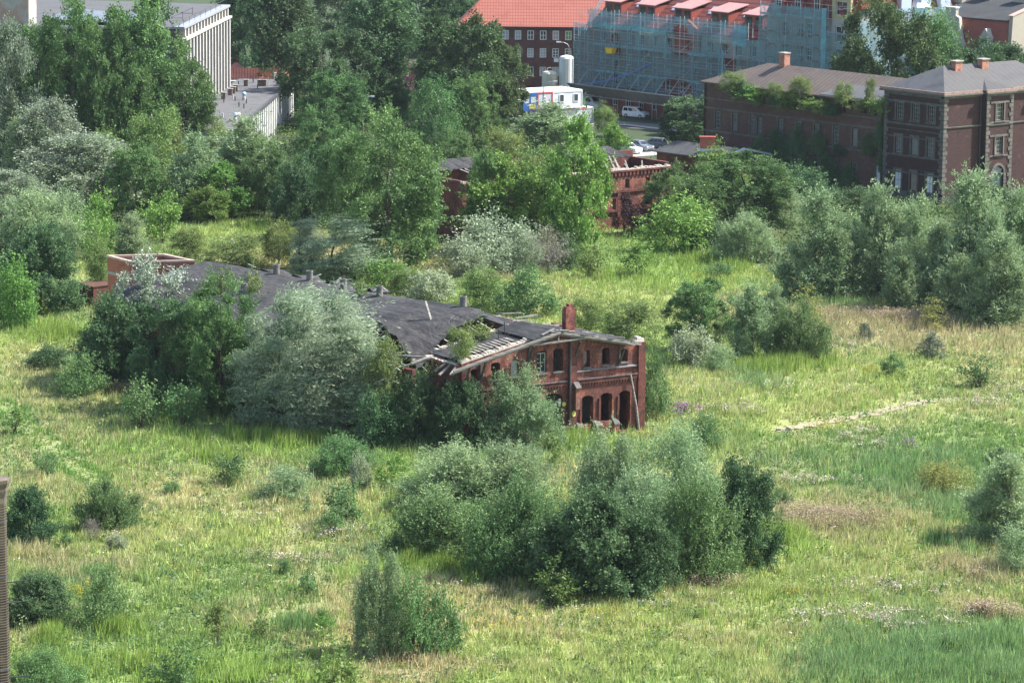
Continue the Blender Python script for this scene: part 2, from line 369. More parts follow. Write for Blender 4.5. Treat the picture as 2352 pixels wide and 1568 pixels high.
def blades(x, y, h, w, colr, nb, spread, lean, r):
    n = len(x); m = n * nb
    bx = np.repeat(x, nb) + r.normal(0, 1, m) * np.repeat(spread, nb); by = np.repeat(y, nb) + r.normal(0, 1, m) * np.repeat(spread, nb)
    hh = np.repeat(h, nb) * r.uniform(.55, 1.25, m); ww = np.repeat(w, nb) * r.uniform(.7, 1.3, m)
    th = r.uniform(0, math.pi, m); lx = r.normal(.10, lean, m) * hh; ly = r.normal(0, lean, m) * hh
    z = relief(bx, by) - .02; V = np.empty((m, 3, 3), np.float32)
    V[:, 0] = np.stack([bx - ww * np.cos(th), by - ww * np.sin(th), z], 1); V[:, 1] = np.stack([bx + ww * np.cos(th), by + ww * np.sin(th), z], 1)
    V[:, 2] = np.stack([bx + lx, by + ly, z + hh], 1)
    c = np.repeat(colr * r.uniform(.72, 1.25, (n, 1)), nb, 0) * r.uniform(.72, 1.3, (m, 1)); c = np.repeat(c, 3, 0)
    return V.reshape(-1, 3), np.arange(3 * m).reshape(-1, 3), c
def make_grass():
    x, y, r = field_points(430000, 11)
    Wt = sward(x, y) * r.uniform(.35, 1.65, (len(x), 6)); t = Wt.argmax(1)
    dens = fbm(x, y, 3.0, 77); tus = vnoise(x, y * .9, 1.5, 88) * .6 + vnoise(x, y, .7, 89) * .4; keep = r.random(len(x)) < np.clip(.15 + .5 * dens + .9 * (tus - .3), 0, 1)
    d0, d1 = dist_path(x, y, 0), dist_path(x, y, 1)
    keep &= ~((d0 < .65 + .5 * (vnoise(x, y, 1.5, 5) - .3)) & (r.random(len(x)) < np.clip(.2 + 1.5 * vnoise(x, y, 6, 8), 0, .93))); keep &= ~((d1 < .35) & (r.random(len(x)) < .7))
    x, y, t, d1, tus, d0 = x[keep], y[keep], t[keep], d1[keep], tus[keep], d0[keep]; n = len(x)
    h = TH[t] * (.35 + .6 * fbm(x, y, 4, 31) + 1.3 * tus ** 2) * np.clip(.35 + .5 * d1, .3, 1) * np.clip(.05 + .28 * d0, .1, 1); c = PAL[t] * (1 + .25 * (vnoise(x, y, 1.3, 19)[:, None] - .5))
    mix = sward_col(x, y, 1.3); c = .65 * c + .35 * mix
    c[d1 < 1.6] = c[d1 < 1.6] * .25 + np.array([.13, .29, .06]) * .75
    V, Fc, cc = blades(x, y, h, np.full(n, .045), c, 5, np.full(n, .13), .28, r)
    tag(link("grass", npmesh("grass", V, Fc, vcolmat("grass_blades", trans=.3), col=cc)), "sunlit meadow of straw, lime and green grass", kind='stuff')
    # low leafy forbs and dark tussocks between the blades
    x, y, r = field_points(90000, 21); k = fbm(x, y, 5, 400) + .4 * vnoise(x, y, 1.2, 402) > .64; x, y = x[k], y[k]; n = len(x)
    pal = np.array([(.12, .21, .05), (.20, .29, .08), (.10, .19, .08), (.26, .30, .16)]); c = pal[(vnoise(x, y, 6, 410) * 4).astype(int) % 4]
    V, Fc = leaf_cloud(np.stack([x, y, relief(x, y) + .12], 1), r, 5, (.26, .26, .16), .13, .24, .7)
    tag(link("ground_herbs", npmesh("ground_herbs", V, Fc, vcolmat("herb_leaves", trans=.3), col=np.repeat(np.repeat(c, 5, 0) * r.uniform(.75, 1.25, (n * 5, 1)), 4, 0))), "low leafy herbs among the grass", kind='stuff')
    # knee high weeds standing in loose clumps
    x, y, r = field_points(2600, 23); n = len(x); sz = r.uniform(.2, .62, n) * (.6 + .8 * fbm(x, y, 12, 430)); pal = np.array([(.09, .17, .04), (.13, .22, .06), (.19, .28, .08), (.11, .19, .09), (.24, .27, .13)])
    c = pal[r.integers(0, 5, n)]; P0 = np.repeat(np.stack([x, y, relief(x, y)], 1), 60, 0); s6 = np.repeat(sz, 60); P0 = P0 + r.normal(0, 1, (n * 60, 3)) * np.stack([s6 * .55, s6 * .55, 0 * s6], 1); P0[:, 2] += s6 * 1.9 * r.random(n * 60) ** 1.3
    V, Fc = leaf_cloud(P0, r, 1, (.02, .02, .02), .10, .17, .5)
    tag(link("weed_clumps", npmesh("weed_clumps", V, Fc, MATS["herb_leaves"], col=np.repeat(np.repeat(c, 60, 0) * r.uniform(.7, 1.3, (n * 60, 1)), 4, 0))), "knee high leafy weeds standing in loose clumps", kind='stuff')
def leaf_cloud(P, r, per, sig, la, lb, upb):
    """per leaf-quads around each point of P"""
    m = len(P) * per; p = np.repeat(P, per, 0) + r.normal(0, 1, (m, 3)) * np.array(sig)
    b = nrm(r.normal(0, 1, (m, 3)) * [1, 1, .7]); nn = nrm(r.normal(0, .8, (m, 3)) + [0, 0, upb]); a = nrm(np.cross(b, nn)); s = r.uniform(.65, 1.3, (m, 1))
    V = np.stack([p, p + b * lb * .5 * s + a * la * .5 * s, p + b * lb * s, p + b * lb * .5 * s - a * la * .5 * s], 1)
    return V.reshape(-1, 3), np.arange(4 * m).reshape(-1, 4)
def nrm(v): return v / (np.linalg.norm(v, axis=-1, keepdims=True) + 1e-9)
make_grass()
def in_patches(plist, n, seed):
    r = np.random.default_rng(seed); xs = []; ys = []
    for x, y, rx, ry, k in plist:
        c = at(x, y); a = abs(at(x + rx, y)[0] - c[0]); b = abs(at(x, y - ry)[1] - c[1]); q = int(n * k)
        th = r.uniform(0, 2 * math.pi, q); rr = r.random(q) ** .8 * (1.25 + .35 * r.normal(0, 1, q)); xs.append(c[0] + a * rr * np.cos(th)); ys.append(c[1] + b * rr * np.sin(th))
    x, y = np.concatenate(xs), np.concatenate(ys); k = fbm(x, y * .8, 3.4, seed) + .5 * (vnoise(x, y, .9, seed + 9) - .5) > .47; return x[k], y[k], r
def stalks(name, label, plist, n, seed, h, col, tip, nb=4, w=.05, tipsize=0.0, spread=0):
    x, y, r = in_patches(plist, n, seed); n = len(x); hh = h * r.uniform(.6, 1.3, n); c = np.array(col)[r.integers(0, len(col), n)]
    V, Fc, cc = blades(x, y, hh, np.full(n, w), c, nb, np.full(n, .16), .16, r)
    if tip is not None:
        tz = np.stack([x, y, relief(x, y) + hh * .95], 1); tv, tf = leaf_cloud(tz, r, 6, (.16, .16, .05), tipsize, tipsize, 1.2)
        tc = np.array(tip)[r.integers(0, len(tip), n)]; Fq = tf
        # triangles from quads so the mesh stays uniform
        t3 = np.concatenate([Fq[:, [0, 1, 2]], Fq[:, [0, 2, 3]]]) + len(V); V = np.concatenate([V, tv]); Fc = np.concatenate([Fc, t3]); cc = np.concatenate([cc, np.repeat(tc, 24, 0) * r.uniform(.8, 1.2, (len(tv), 1))])
    tag(link(name, npmesh(name, V, Fc, vcolmat(name + "_leaf", trans=.3), col=cc)), label, kind='stuff')
LIME = [(.25, .36, .07), (.20, .31, .07), (.31, .39, .10)]
stalks("goldenrod", "tall upright lime green stalks not yet in flower",
  [(1250, 1300, 1000, 240, 1.6), (1900, 900, 420, 150, .5), (300, 1050, 300, 120, .35), (640, 1018, 110, 14, 1), (760, 1012, 60, 14, .5), (520, 1015, 60, 10, .4), (940, 1300, 25, 12, .3), (1010, 1312, 40, 12, .4), (1090, 1325, 50, 12, .4), (1320, 1015, 80, 14, .8), (120, 1475, 30, 14, .3), (270, 1455, 40, 12, .3),
   (1640, 610, 90, 20, .7), (1440, 650, 90, 18, .5), (1830, 840, 70, 10, .5), (1650, 1330, 40, 8, .3), (420, 950, 40, 14, .3), (1740, 850, 70, 10, .3), (1530, 1340, 40, 8, .2), (150, 770, 70, 16, .6), (590, 525, 60, 10, .3), (1790, 1240, 40, 20, .3), (360, 1540, 120, 22, .5), (700, 1545, 90, 22, .4), (100, 1540, 60, 16, .3), (1560, 835, 60, 8, .3), (470, 1060, 60, 10, .2)], 900, 31, 1.15, LIME, None, nb=5)
stalks("reeds", "blue green reeds in a damp hollow",
  [(2150, 1535, 240, 50, 3), (2330, 1490, 60, 40, .7), (2120, 1095, 120, 35, 1.2), (2240, 1190, 70, 25, .6), (2200, 1255, 60, 15, .4), (1920, 690, 70, 12, .7), (2100, 1250, 70, 12, .4), (250, 1330, 60, 12, .3), (690, 1440, 50, 10, .2)], 1500, 41, .95, [(.19, .32, .11), (.23, .37, .14), (.15, .26, .09), (.28, .39, .13)], None, nb=5, w=.06)
stalks("seed_grass", "pinkish seed heads of tall grass",
  [(2100, 735, 260, 16, 1.6), (1930, 690, 60, 10, .3), (950, 1518, 120, 9, .5), (300, 905, 90, 9, .5), (2260, 1420, 80, 10, .5), (1560, 1350, 120, 8, .4), (1180, 1330, 50, 8, .2), (1740, 545, 40, 8, .2), (470, 900, 60, 8, .2), (2250, 1320, 80, 20, .5), (1910, 1195, 130, 25, .7)], 1100, 51, .95, [(.38, .33, .19), (.40, .34, .21), (.32, .30, .15)], [(.44, .36, .26), (.38, .30, .21)], nb=3, w=.035, tipsize=.10)
stalks("white_umbels", "faded white flower heads among the grass",
  [(1300, 1350, 1000, 200, 1.0), (1950, 900, 400, 150, .6), (1990, 1015, 70, 18, .7), (2010, 1435, 170, 26, 1.4), (1700, 945, 60, 12, .2), (640, 1190, 120, 25, .35), (760, 1230, 90, 14, .3), (2050, 1360, 160, 18, .4), (2250, 930, 120, 30, .4), (1860, 1110, 110, 10, .3), (1480, 1340, 90, 8, .25), (1950, 800, 90, 20, .25), (1600, 1400, 120, 20, .2), (680, 1290, 90, 10, .15), (270, 1245, 22, 10, .12), (1700, 895, 120, 14, .2)], 520, 61, .65, [(.19, .25, .09)], [(.46, .40, .32), (.60, .55, .46), (.38, .32, .26)], nb=3, w=.04, tipsize=.115)
stalks("yellow_flowers", "small yellow flowers scattered in the grass",
  [(1300, 1350, 1000, 200, .5), (1150, 1440, 60, 12, .5), (1640, 640, 70, 12, .3), (1420, 1420, 60, 10, .3), (1830, 1370, 80, 8, .2), (180, 1370, 40, 18, .3), (1600, 1455, 50, 8, .2), (2290, 1400, 30, 8, .1), (1470, 1005, 25, 8, .2), (2000, 855, 50, 8, .2), (400, 1325, 60, 10, .1), (1880, 985, 60, 6, .2), (2210, 700, 30, 6, .1)], 150, 71, .6, [(.22, .30, .07)], [(.62, .44, .03), (.55, .40, .05)], nb=3, w=.04, tipsize=.085)
stalks("purple_flowers", "purple flower spikes beside the ruin", [(1570, 950, 45, 9, 1), (2090, 1030, 18, 6, .2)], 120, 81, .8, [(.2, .2, .12)], [(.32, .14, .32), (.26, .12, .26)], nb=3, w=.04, tipsize=.12)
# ------------------------------------------------------------------ masonry and roofing materials
INNER = mat("dim_inner_plaster", [(.05, .045, .042), (.10, .09, .085), (.16, .145, .13)], .5, fine=.2)  # grey plaster, its colour darkened for the dim interior
RED = mat("ruin_brick", [(.04, .026, .024), (.155, .052, .039), (.095, .040, .033), (.24, .078, .051), (.20, .105, .085), (.36, .28, .24)], .8, pos=[.30, .40, .48, .56, .64, .74], fine=.40, fs=6.0, stretch=(1, 1, .55), bump=.3)
SOOT = mat("sooty_brick", [(.045, .025, .022), (.12, .04, .032), (.19, .062, .045)], .9, fine=.3, fs=7.0, bump=.3)
MORTAR = mat("crumbling_masonry", [(.34, .12, .08), (.50, .45, .38), (.55, .50, .43), (.30, .12, .08)], 1.6, fine=.3, bump=.5)
STONE = mat("weathered_stone", [(.085, .08, .075), (.16, .15, .14)], 1.2, fine=.2)
FELT = mat("roofing_felt", [(.010, .010, .011), (.024, .024, .0255), (.048, .046, .046), (.017, .0175, .019), (.066, .060, .054)], .45, rough=.8, stretch=(1, .30, 1), fine=.45, fs=5.0, bump=.6, pos=[.3, .42, .52, .62, .72])
def _laps(m):
    n = m.node_tree.nodes; l = m.node_tree.links; p = n["Principled BSDF"]; src = p.inputs["Base Color"].links[0].from_socket
    tc = n.new("ShaderNodeTexCoord"); mp = n.new("ShaderNodeMapping"); mp.inputs["Rotation"].default_value = (0, 0, math.radians(-11.3)); l.new(tc.outputs["Object"], mp.inputs[0])
    wv = n.new("ShaderNodeTexWave"); wv.bands_direction = 'X'; wv.wave_profile = 'SAW'; wv.inputs["Scale"].default_value = .30; wv.inputs["Distortion"].default_value = 1.6; wv.inputs["Detail"].default_value = 3; wv.inputs["Detail Scale"].default_value = .6
    l.new(mp.outputs[0], wv.inputs[0]); mr = n.new("ShaderNodeMapRange"); mr.inputs[1].default_value = 0; mr.inputs[2].default_value = .12; mr.inputs[3].default_value = .35; mr.inputs[4].default_value = 1; l.new(wv.outputs["Fac"], mr.inputs[0])
    hv = n.new("ShaderNodeHueSaturation"); l.new(src, hv.inputs["Color"]); l.new(mr.outputs[0], hv.inputs["Value"]); l.new(hv.outputs[0], p.inputs["Base Color"])
_laps(FELT)
WOOD = mat("grey_planks", [(.11, .098, .085), (.21, .195, .175), (.31, .295, .27)], 2.0, stretch=(.6, .6, 3), fine=.25)
DARKWOOD = mat("dark_timber", [(.05, .042, .036), (.11, .095, .08)], 1.5, fine=.2)
CONC = mat("concrete", [(.25, .24, .215), (.36, .345, .315)], 1.4, fine=.2)
PURPLE = mat("house_brick", [(.022, .014, .014), (.055, .026, .024), (.038, .020, .019), (.080, .036, .030)], .55, fine=.42, fs=6.0, stretch=(1, 1, 1.8))
TRIM = mat("sandstone_trim", [(.075, .070, .063), (.155, .144, .126)], .9, fine=.2)
GLASS = mat("window_glass", [(.02, .025, .03)], rough=.08, spec=.6)
WHITE = mat("white_paint", [(.70, .70, .69), (.80, .80, .79)], 1.0, rough=.5)
OLDWHITE = mat("flaking_paint", [(.40, .40, .38), (.60, .60, .57)], 1.5, rough=.7)
METAL = mat("galvanised_steel", [(.36, .38, .40), (.48, .50, .52)], 2.0, rough=.45, metal=.4)
DKMETAL = mat("dark_metal", [(.05, .05, .055), (.08, .08, .085)], 2.0, rough=.5)
GREYROOF = mat("grey_sheet_roof", [(.10, .105, .115), (.15, .155, .165)], .3, fine=.12)
def cpx(x0, y0, k): return lambda x, y: ((x0 + x / k) * .91875, (y0 + y / k) * .91875)
def window(par, M, x0, x1, z0, z1, y, nx=2, nz=3, mf=WHITE, mp=GLASS, t=.07, d=.08, name='window'):
    f = MB(M); w = t
    f.box(x0, x0 + w, y, y + d, z0, z1).box(x1 - w, x1, y, y + d, z0, z1).box(x0 + w, x1 - w, y, y + d, z0, z0 + w).box(x0 + w, x1 - w, y, y + d, z1 - w, z1)
    for i in range(1, nx): c = x0 + (x1 - x0) * i / nx; f.box(c - w * .35, c + w * .35, y + .01, y + d - .01, z0 + w, z1 - w)
    for j in range(1, nz): c = z0 + (z1 - z0) * j / nz; f.box(x0 + w, x1 - w, y + .015, y + d - .015, c - w * .3, c + w * .3)
    o = f.build(name, mf, par)
    MB(M).add([(x0 + .02, y + d * .6, z0 + .02), (x1 - .02, y + d * .6, z0 + .02), (x1 - .02, y + d * .6, z1 - .02), (x0 + .02, y + d * .6, z1 - .02)], [(0, 1, 2, 3)]).build('pane', mp, o)
    return o

# ------------------------------------------------------------------ the ruined red brick shed in the middle
RO = (11.58, 303.82); RA = math.radians(33)
ruin = thing('ruined_shed', "long ruined red brick shed with collapsed black felt roof", 'ruin', (*RO, 0), RA)
IRM = frame(RO, RA).inverted()
def rl(f, x, y, z): return IRM @ Vector([float(c) for c in at(*f(x, y), z)])
gab = lambda x: 7.5 + 1.95 * (1 - abs(-x - 9.6) / 9.6) + (.35 if x > -.9 else 0)
up = [(2.03, .38, 6.27, 7.42), (4.0, .42, 6.2, 7.7), (6.03, .36, 6.15, 7.67), (9.0, .52, 6.05, 8.05), (10.7, .50, 6.05, 8.0), (13.47, .42, 6.0, 7.5), (15.46, .46, 5.92, 7.4), (17.57, .42, 5.83, 7.02)]
lo = [(1.92, .60, .15, 3.7), (3.88, .62, 1.15, 3.68), (5.87, .62, 1.05, 3.62), (9.6, 1.1, .0, 4.15), (13.6, 1.1, .0, 4.15), (15.75, .6, 1.1, 3.65), (17.6, .6, 1.1, 3.65)]
ops = [(-s - h, -s + h, a, b, .16) for s, h, a, b in up] + [(-s - h, -s + h, a, b, .3 if h < 1 else .5) for s, h, a, b in lo]
MB().wall(-18.9, 0, 0, .55, -.6, gab, ops, [-9.6, -.9]).build('facade', RED, ruin)
b = MB()
for x0, x1 in ((-.62, .12), (-8.0, -7.15), (-12.75, -12.3), (-18.95, -18.3)): b.box(x0, x1, -.22, -.003, -.6, 7.2 if x0 < -12 else (7.9 if x0 > -1 else 8.7))
b.box(-18.2, -12.8, -.16, -.004, 4.75, 5.1).box(-12.2, -8.1, -.16, -.004, 4.75, 5.1).box(-7.1, -.7, -.16, -.004, 4.75, 5.12)
for k in range(58): x = -18.1 + k * .3; b.box(x, x + .14, -.13, -.005, 4.55, 4.745)
for s, h, z0, z1 in lo[:3] + lo[5:]: b.box(-s - h - .24, -s - h - .02, -.12, -.005, .3, 3.3)
b.build('pilaster', SOOT, ruin)
b = MB()
b.box(-7.1, -.7, -.24, -.165, 5.12, 5.2).box(-18.2, -8.1, -.24, -.165, 5.1, 5.18)
b.hexa([(-7.1, -.16, 5.83), (-.7, -.16, 5.83), (-.7, -.004, 5.83), (-7.1, -.004, 5.83)], [(-7.1, -.12, 5.9), (-.7, -.12, 5.9), (-.7, -.004, 6.0), (-7.1, -.004, 6.0)])
b.build('string_course', mat("slate_band", [(.05, .05, .058), (.16, .15, .15), (.09, .085, .09)], 1.2, fine=.25), ruin)
b = MB()
for s, h, z0, z1 in up: b.box(-s - h - .06, -s + h + .06, -.14, .2, z0 - .12, z0 + .01)
for s in (6.75, 4.9, 2.95): b.hexa([(-s - .3, -.45, .85), (-s + .3, -.45, .85), (-s + .3, -.01, .85), (-s - .3, -.01, .85)], [(-s - .3, -.42, .95), (-s + .3, -.42, .95), (-s + .3, -.01, 1.35), (-s - .3, -.01, 1.35)])
b.hexa([(-7.55, -.75, 4.5), (-7.0, -.75, 4.5), (-7.0, -.23, 4.5), (-7.55, -.23, 4.5)], [(-7.55, -.72, 4.58), (-7.0, -.72, 4.58), (-7.0, -.23, 5.0), (-7.55, -.23, 5.0)])
b.box(-8.75, -7.9, -.35, -.225, 1.02, 1.2).split('stone_sill', STONE, ruin)
b = MB()
for s in (6.75, 4.9, 2.95): b.box(-s - .28, -s + .28, -.38, -.012, -.6, .84)
b.box(-7.5, -7.05, -.6, -.23, 2.6, 4.49).split('buttress', RED, ruin)
MB().tube([(-7.93, -.3, 8.9), (-7.93, -.3, 1.2)], .09, 8).build('downpipe', DKMETAL, ruin)
for s, h, z0, z1 in (up[4],): window(ruin, None, -s - h + .02, -s + h - .02, z0 + .03, z1 - .22, .22, 2, 2, OLDWHITE, t=.06)
MB().box(-13.85, -13.09, .2, .3, 6.0, 7.42).build('boarded_window', CONC, ruin)
MB().box(-8.86, -8.62, .1, .2, 2.9, 3.6).build('notice', OLDWHITE, ruin)
MB().add([(-8.35 + .22 * math.cos(k * .63), -.03, 3.1 + .2 * math.sin(k * .63)) for k in range(10)], [tuple(range(10))]).add([(-7.45 + .2 * math.cos(k * .63) * (1 + .2 * (k % 2)), -.24, 2.2 + .27 * math.sin(k * .63)) for k in range(10)], [tuple(range(10))]).split('yellow_paint_patch', mat("yellow_paint", [(.50, .47, .08), (.62, .58, .16)], 3.0), ruin)
# broken crown of the gable wall and the side walls
b = MB(); rg = random.Random(5)
for k in range(76):
    x = -18.9 + k * .25; z = gab(x + .12); hgt_ = rg.uniform(.04, .22) + (.25 if x > -.8 else 0) + (.10 if x < -12 else 0)
    b.hexa([(x, .01, z - .05), (x + .25, .01, z - .05), (x + .25, .54, z - .05), (x, .54, z - .05)], [(x, .02, z + hgt_), (x + .25, .02, z + hgt_ * rg.uniform(.6, 1)), (x + .25, .53, z + hgt_), (x, .53, z + hgt_)])
b.build('wall_crown', MORTAR, ruin)
b = MB(); MS = Matrix(((0, 1, 0, -18.9), (-1, 0, 0, 0), (0, 0, 1, 0), (0, 0, 0, 1)))
MB(MS).wall(-5.6, 0, 0, .5, -.6, 7.35, [(-4.6, -3.6, 1.0, 3.6, .3), (-2.2, -1.2, 1.0, 3.6, .3)]).build('side_wall', SOOT, ruin)
MB().box(-.5, -.002, .56, 14, -.6, 7.6).build('side_wall', SOOT, ruin)
b = MB()
for k in range(14): b.box(-19.12, -18.9, .25 + k * .38, .25 + k * .38 + .2, 6.75, 7.2)
b.box(-19.2, -18.9, .1, 5.5, 7.2, 7.38).build('corbel_cornice', RED, ruin)
b = MB()
for k in range(19):
    y = .3 + k * .28; z = 7.36 + rg.uniform(.02, .16); b.box(-19.15, -18.45, y, y + .26, 7.385, z)
b.build('wall_crown', MORTAR, ruin)
gb2 = lambda x: gab(min(x, -1)) - .05
MB().wall(-18.4, -.5, 5.5, .45, -.6, gb2, [(-s - h, -s + h, a, b_, .15) for s, h, a, b_ in up] + [(-9.9, -8.3, 0, 3.6, .3)], [-9.6]).build('cross_wall', INNER, ruin)
b = MB()
for k in range(66):
    x = -18.0 + k * .25; z = gb2(x); b.box(x, x + .25, 5.48, 5.96, z - .02, z + rg.uniform(.05, .3))
b.build('wall_crown', MORTAR, ruin)
MB().box(-18.3, -.6, .6, 5.4, 4.35, 4.5).build('upper_floor', DARKWOOD, ruin)
# roof over the front block
def felt(pts, name='roof_felt', t=.07, parent=ruin, jag=0.0): return MB().slab(pts, t).build(name, FELT, parent)
rz_ = lambda x: gab(min(x, -.95)) + .10
def ragged(x0, x1, y0, y1, dz, n=24, seed=1, ya=.35):
    r = random.Random(seed); b = MB(); lo_, hi_ = [], []
    for k in range(n + 1):
        x = x0 + (x1 - x0) * k / n; lo_.append((x, y0 + r.uniform(-ya, ya) * .5, rz_(x) + dz)); hi_.append((x, y1 + r.uniform(-ya, ya), rz_(x) + dz + r.uniform(-.04, .06)))
    for k in range(n): b.slab([lo_[k], lo_[k + 1], hi_[k + 1], hi_[k]], .06)
    return b.build('roof_felt', FELT, ruin)
ragged(-9.6, -1.6, -.95, 5.2, .22, 22, 2, .2)
ragged(-12.2, -9.6, -.85, 5.2, .22, 8, 3, .3)
ragged(-18.7, -12.2, .62, 5.3, .02, 18, 4, .25)
b = MB()
for y, z in ((-.95, 0), (-.72, -.22)):
    b.bar((-20.3, y, rz_(-19) - .45 + z), (-9.5, y, rz_(-9.6) + .1 + z), .13, .2)
b.bar((-9.5, -.9, rz_(-9.6) + .08), (-.9, -.9, rz_(-.9) + .1), .12, .2).bar((-9.5, -.7, rz_(-9.6) - .15), (-1.5, -.7, rz_(-1.5) - .1), .1, .12)
b.bar((-12.4, -.8, 8.75), (-5.4, -.8, 8.95), .12, .16).bar((-9.55, -.8, 8.8), (-9.55, -.8, 9.6), .12, .12)
b.split('verge_beam', WOOD, ruin)
for x in (-18.6, -17.0, -12.1, -7.3, -2.6):
    z = rz_(x) - .15; MB().bar((x, -.15, z - 1.7), (x, -.85, z - .25), .14, .16).bar((x, -.08, z - 1.9), (x, -.08, z - .2), .14, .14).build('eave_bracket', DARKWOOD, ruin)
b = MB()
for k in range(10): x = -16.9 + k * .42; b.bar((x, .9, rz_(x) + .13), (x + .1, 2.6 + rg.uniform(-.1, .2), rz_(x) + .13), .3, .05)
for k in range(4): x = -11.2 + .9 * k; b.bar((x, -.7, rz_(x) + .33), (x + 1.6, -.2 + .3 * k, rz_(x + 1.6) + .33), .18, .06)
for k in range(6): x = -9.3 + rg.uniform(0, 7.6); y = rg.uniform(-.5, 4.5); b.bar((x, y, rz_(x) + .3), (x + rg.uniform(.8, 2), y + rg.uniform(-.4, .4), rz_(x) + .28 - .2), .14, .05)
for y0, q in ((4.2, (-21.7, 5.4, 6.7)), (4.9, (-21.4, 4.2, 7.2)), (2.6, (-20.7, 1.4, 6.9)), (1.9, (-20.9, .4, 6.75)), (1.2, (-20.4, -.6, 6.85))): b.bar((-18.2, y0, 7.62), q, .16, .14)
b.bar((-22.6, 7.4, 7.6), (-18.9, 4.6, 7.4), .2, .12).split('loose_plank', WOOD, ruin)
b = MB().tube([(-13.0, 2.3, rz_(-13)), (-13.25, 2.1, rz_(-13) + 1.6)], .05, 6).tube([(-13.2, 3.1, rz_(-13)), (-13.2, 3.1, rz_(-13) + .8)], .05, 6).build('vent_pipe', DKMETAL, ruin)
MB().tube([(-1.45, -.12, 5.2), (-1.2, -.75, 2.4), (-1.05, -1.1, -.2)], [.10, .11, .12], 8).build('leaning_pole', WOOD, ruin)
# chimney, its top broken
c = rl(cpx(1280, 740, 4.354), 642, 362, 9.2); chx, chy = c.x, c.y
b = MB().box(chx - .55, chx + .5, chy, chy + .62, 7.5, 11.05)
for k, (dx, w, h) in enumerate(((-.5, .3, .2), (-.2, .35, .42), (.1, .25, .26), (-.35, .5, .12))): b.box(chx + dx, chx + dx + w, chy + .03 * k + .02, chy + .5, 11.05, 11.05 + h)
b.build('chimney', RED, ruin)
# main hall: sagging felt sheet, torn towards the front
MHL = Matrix.Translation((-10.9, 0, 0)) @ Matrix.Rotation(math.radians(11.3), 4, 'Z')
def hz(T, w):
    q = w + 3.5; z = 9.75 - (.08 * q + .0067 * q * q if q > 0 else -.24 * q)
    z += .28 * float(fbm(np.array([T * 1.0]), np.array([w * 1.0]), 5.0, 40)[0] - .5) - .5 * math.exp(-((T - 27) / 8) ** 2) * math.exp(-((w + 1) / 5) ** 2)
    if T < 18 and w > -2: z -= 2.1 * ((18 - T) / 10) ** 1.7 * min(1, (w + 2) / 8.0)
    if T < 12 and w < -2: z -= .28 * (12 - T) * min(1, (-w - 2) / 3)
    return z
def wl(T): return float(np.interp(T, [6, 7.4, 10, 13, 15, 17, 18.6, 20, 21.5, 22.5, 60], [7.2, 7.0, 5.9, 4.6, 3.9, 3.5, 3.4, 3.8, 5.0, 9.4, 9.4]))
def wr(T): return float(np.interp(T, [7, 9, 10, 14, 20, 30, 34, 40, 60], [-2.2, -2.4, -5.6, -8.2, -8.0, -8.8, -6.2, -6.0, -6.6]))
def sheet(name, T0, T1, fl, fr, zf, seed, n=30, dT=.55, front=False):
    r = random.Random(seed); b = MB(MHL); rows = []; T = T0
    while T <= T1:
        a, c_ = fr(T) + r.uniform(-.25, .25), fl(T) + r.uniform(-.25, .25); row = []
        for k in range(n + 1):
            w = a + (c_ - a) * k / n; Ta = T
            if front: tf = float(np.interp(w, [-8, -5, -3, -1, 1, 3.5, 7.2], [13, 10.5, 9.0, 9.6, 9.9, 9.3, 7.8])); Ta = T1 - (T1 - T) * (T1 - tf) / (T1 - T0) + r.uniform(-.12, .12)
            row.append((-w, Ta, zf(Ta, w) + r.uniform(-.02, .02)))
        rows.append(row); T += dT
    o = []; fs = []
    for row in rows: o += row
    m = n + 1
    for i in range(len(rows) - 1):
        for k in range(n): fs.append((i * m + k, i * m + k + 1, (i + 1) * m + k + 1, (i + 1) * m + k))
    ob = b.add(o, fs).build(name, FELT, ruin); md = ob.modifiers.new("thickness", 'SOLIDIFY'); md.thickness = .12; md.offset = -1; return ob
sheet('hall_roof', 7.5, 49.5, wl, wr, hz, 8, n=44, dT=.45, front=True)
sheet('fallen_roof_piece', 12.5, 23, lambda T: 9.2, lambda T: 3.4, lambda T, w: 6.6 - .14 * w + .5 * math.sin(T * .9 + w), 9, 16)
sheet('torn_roof_piece', 7.2, 15.5, lambda T: -3.2 - .12 * (T - 7), lambda T: -6.3, lambda T, w: 9.0 + .12 * (T - 11) + .16 * (w + 4), 10, 10)
sheet('torn_roof_piece', 29, 47, lambda T: -6.6, lambda T: -8.9, lambda T, w: 9.0 + .3 * math.sin(T * 1.3) + .12 * (w + 6), 12, 10)
b = MB(MHL)
for k in range(9):
    T = 14.6 + k * .62 + rg.uniform(-.25, .25); w = wl(T); z = hz(T, w); b.bar((-w + .3, T, z - .2), (-w - rg.uniform(.5, 1.5), T - rg.uniform(.2, .9), z - rg.uniform(.2, .7)), rg.uniform(.12, .26), .06)
for k in range(16):
    T = rg.uniform(10, 24); w = rg.uniform(3.2, 8.5); z = rg.uniform(6.0, 7.2); a = rg.uniform(0, 3.1); L = rg.uniform(.7, 2.0)
    b.bar((-w, T, z), (-w - L * math.cos(a), T + L * math.sin(a), z + rg.uniform(-.3, .8)), .18, .05)
for k in range(26):
    T = rg.uniform(6.6, 13); w = rg.uniform(-8.6, -4.6); z = 8.4 + .1 * (T - 9); a = rg.choice([rg.uniform(-.3, .3), rg.uniform(1.1, 1.9)]); L = rg.uniform(1, 3.2)
    b.bar((-w, T, z), (-w + L * math.cos(a), T + L * math.sin(a), z + rg.uniform(-.2, .3)), .16, .07)
b.bar((-.6, 13.2, hz(13.2, .6) + .05), (-.75, 13.8, hz(13.5, .6) + 1.7), .28, .06)
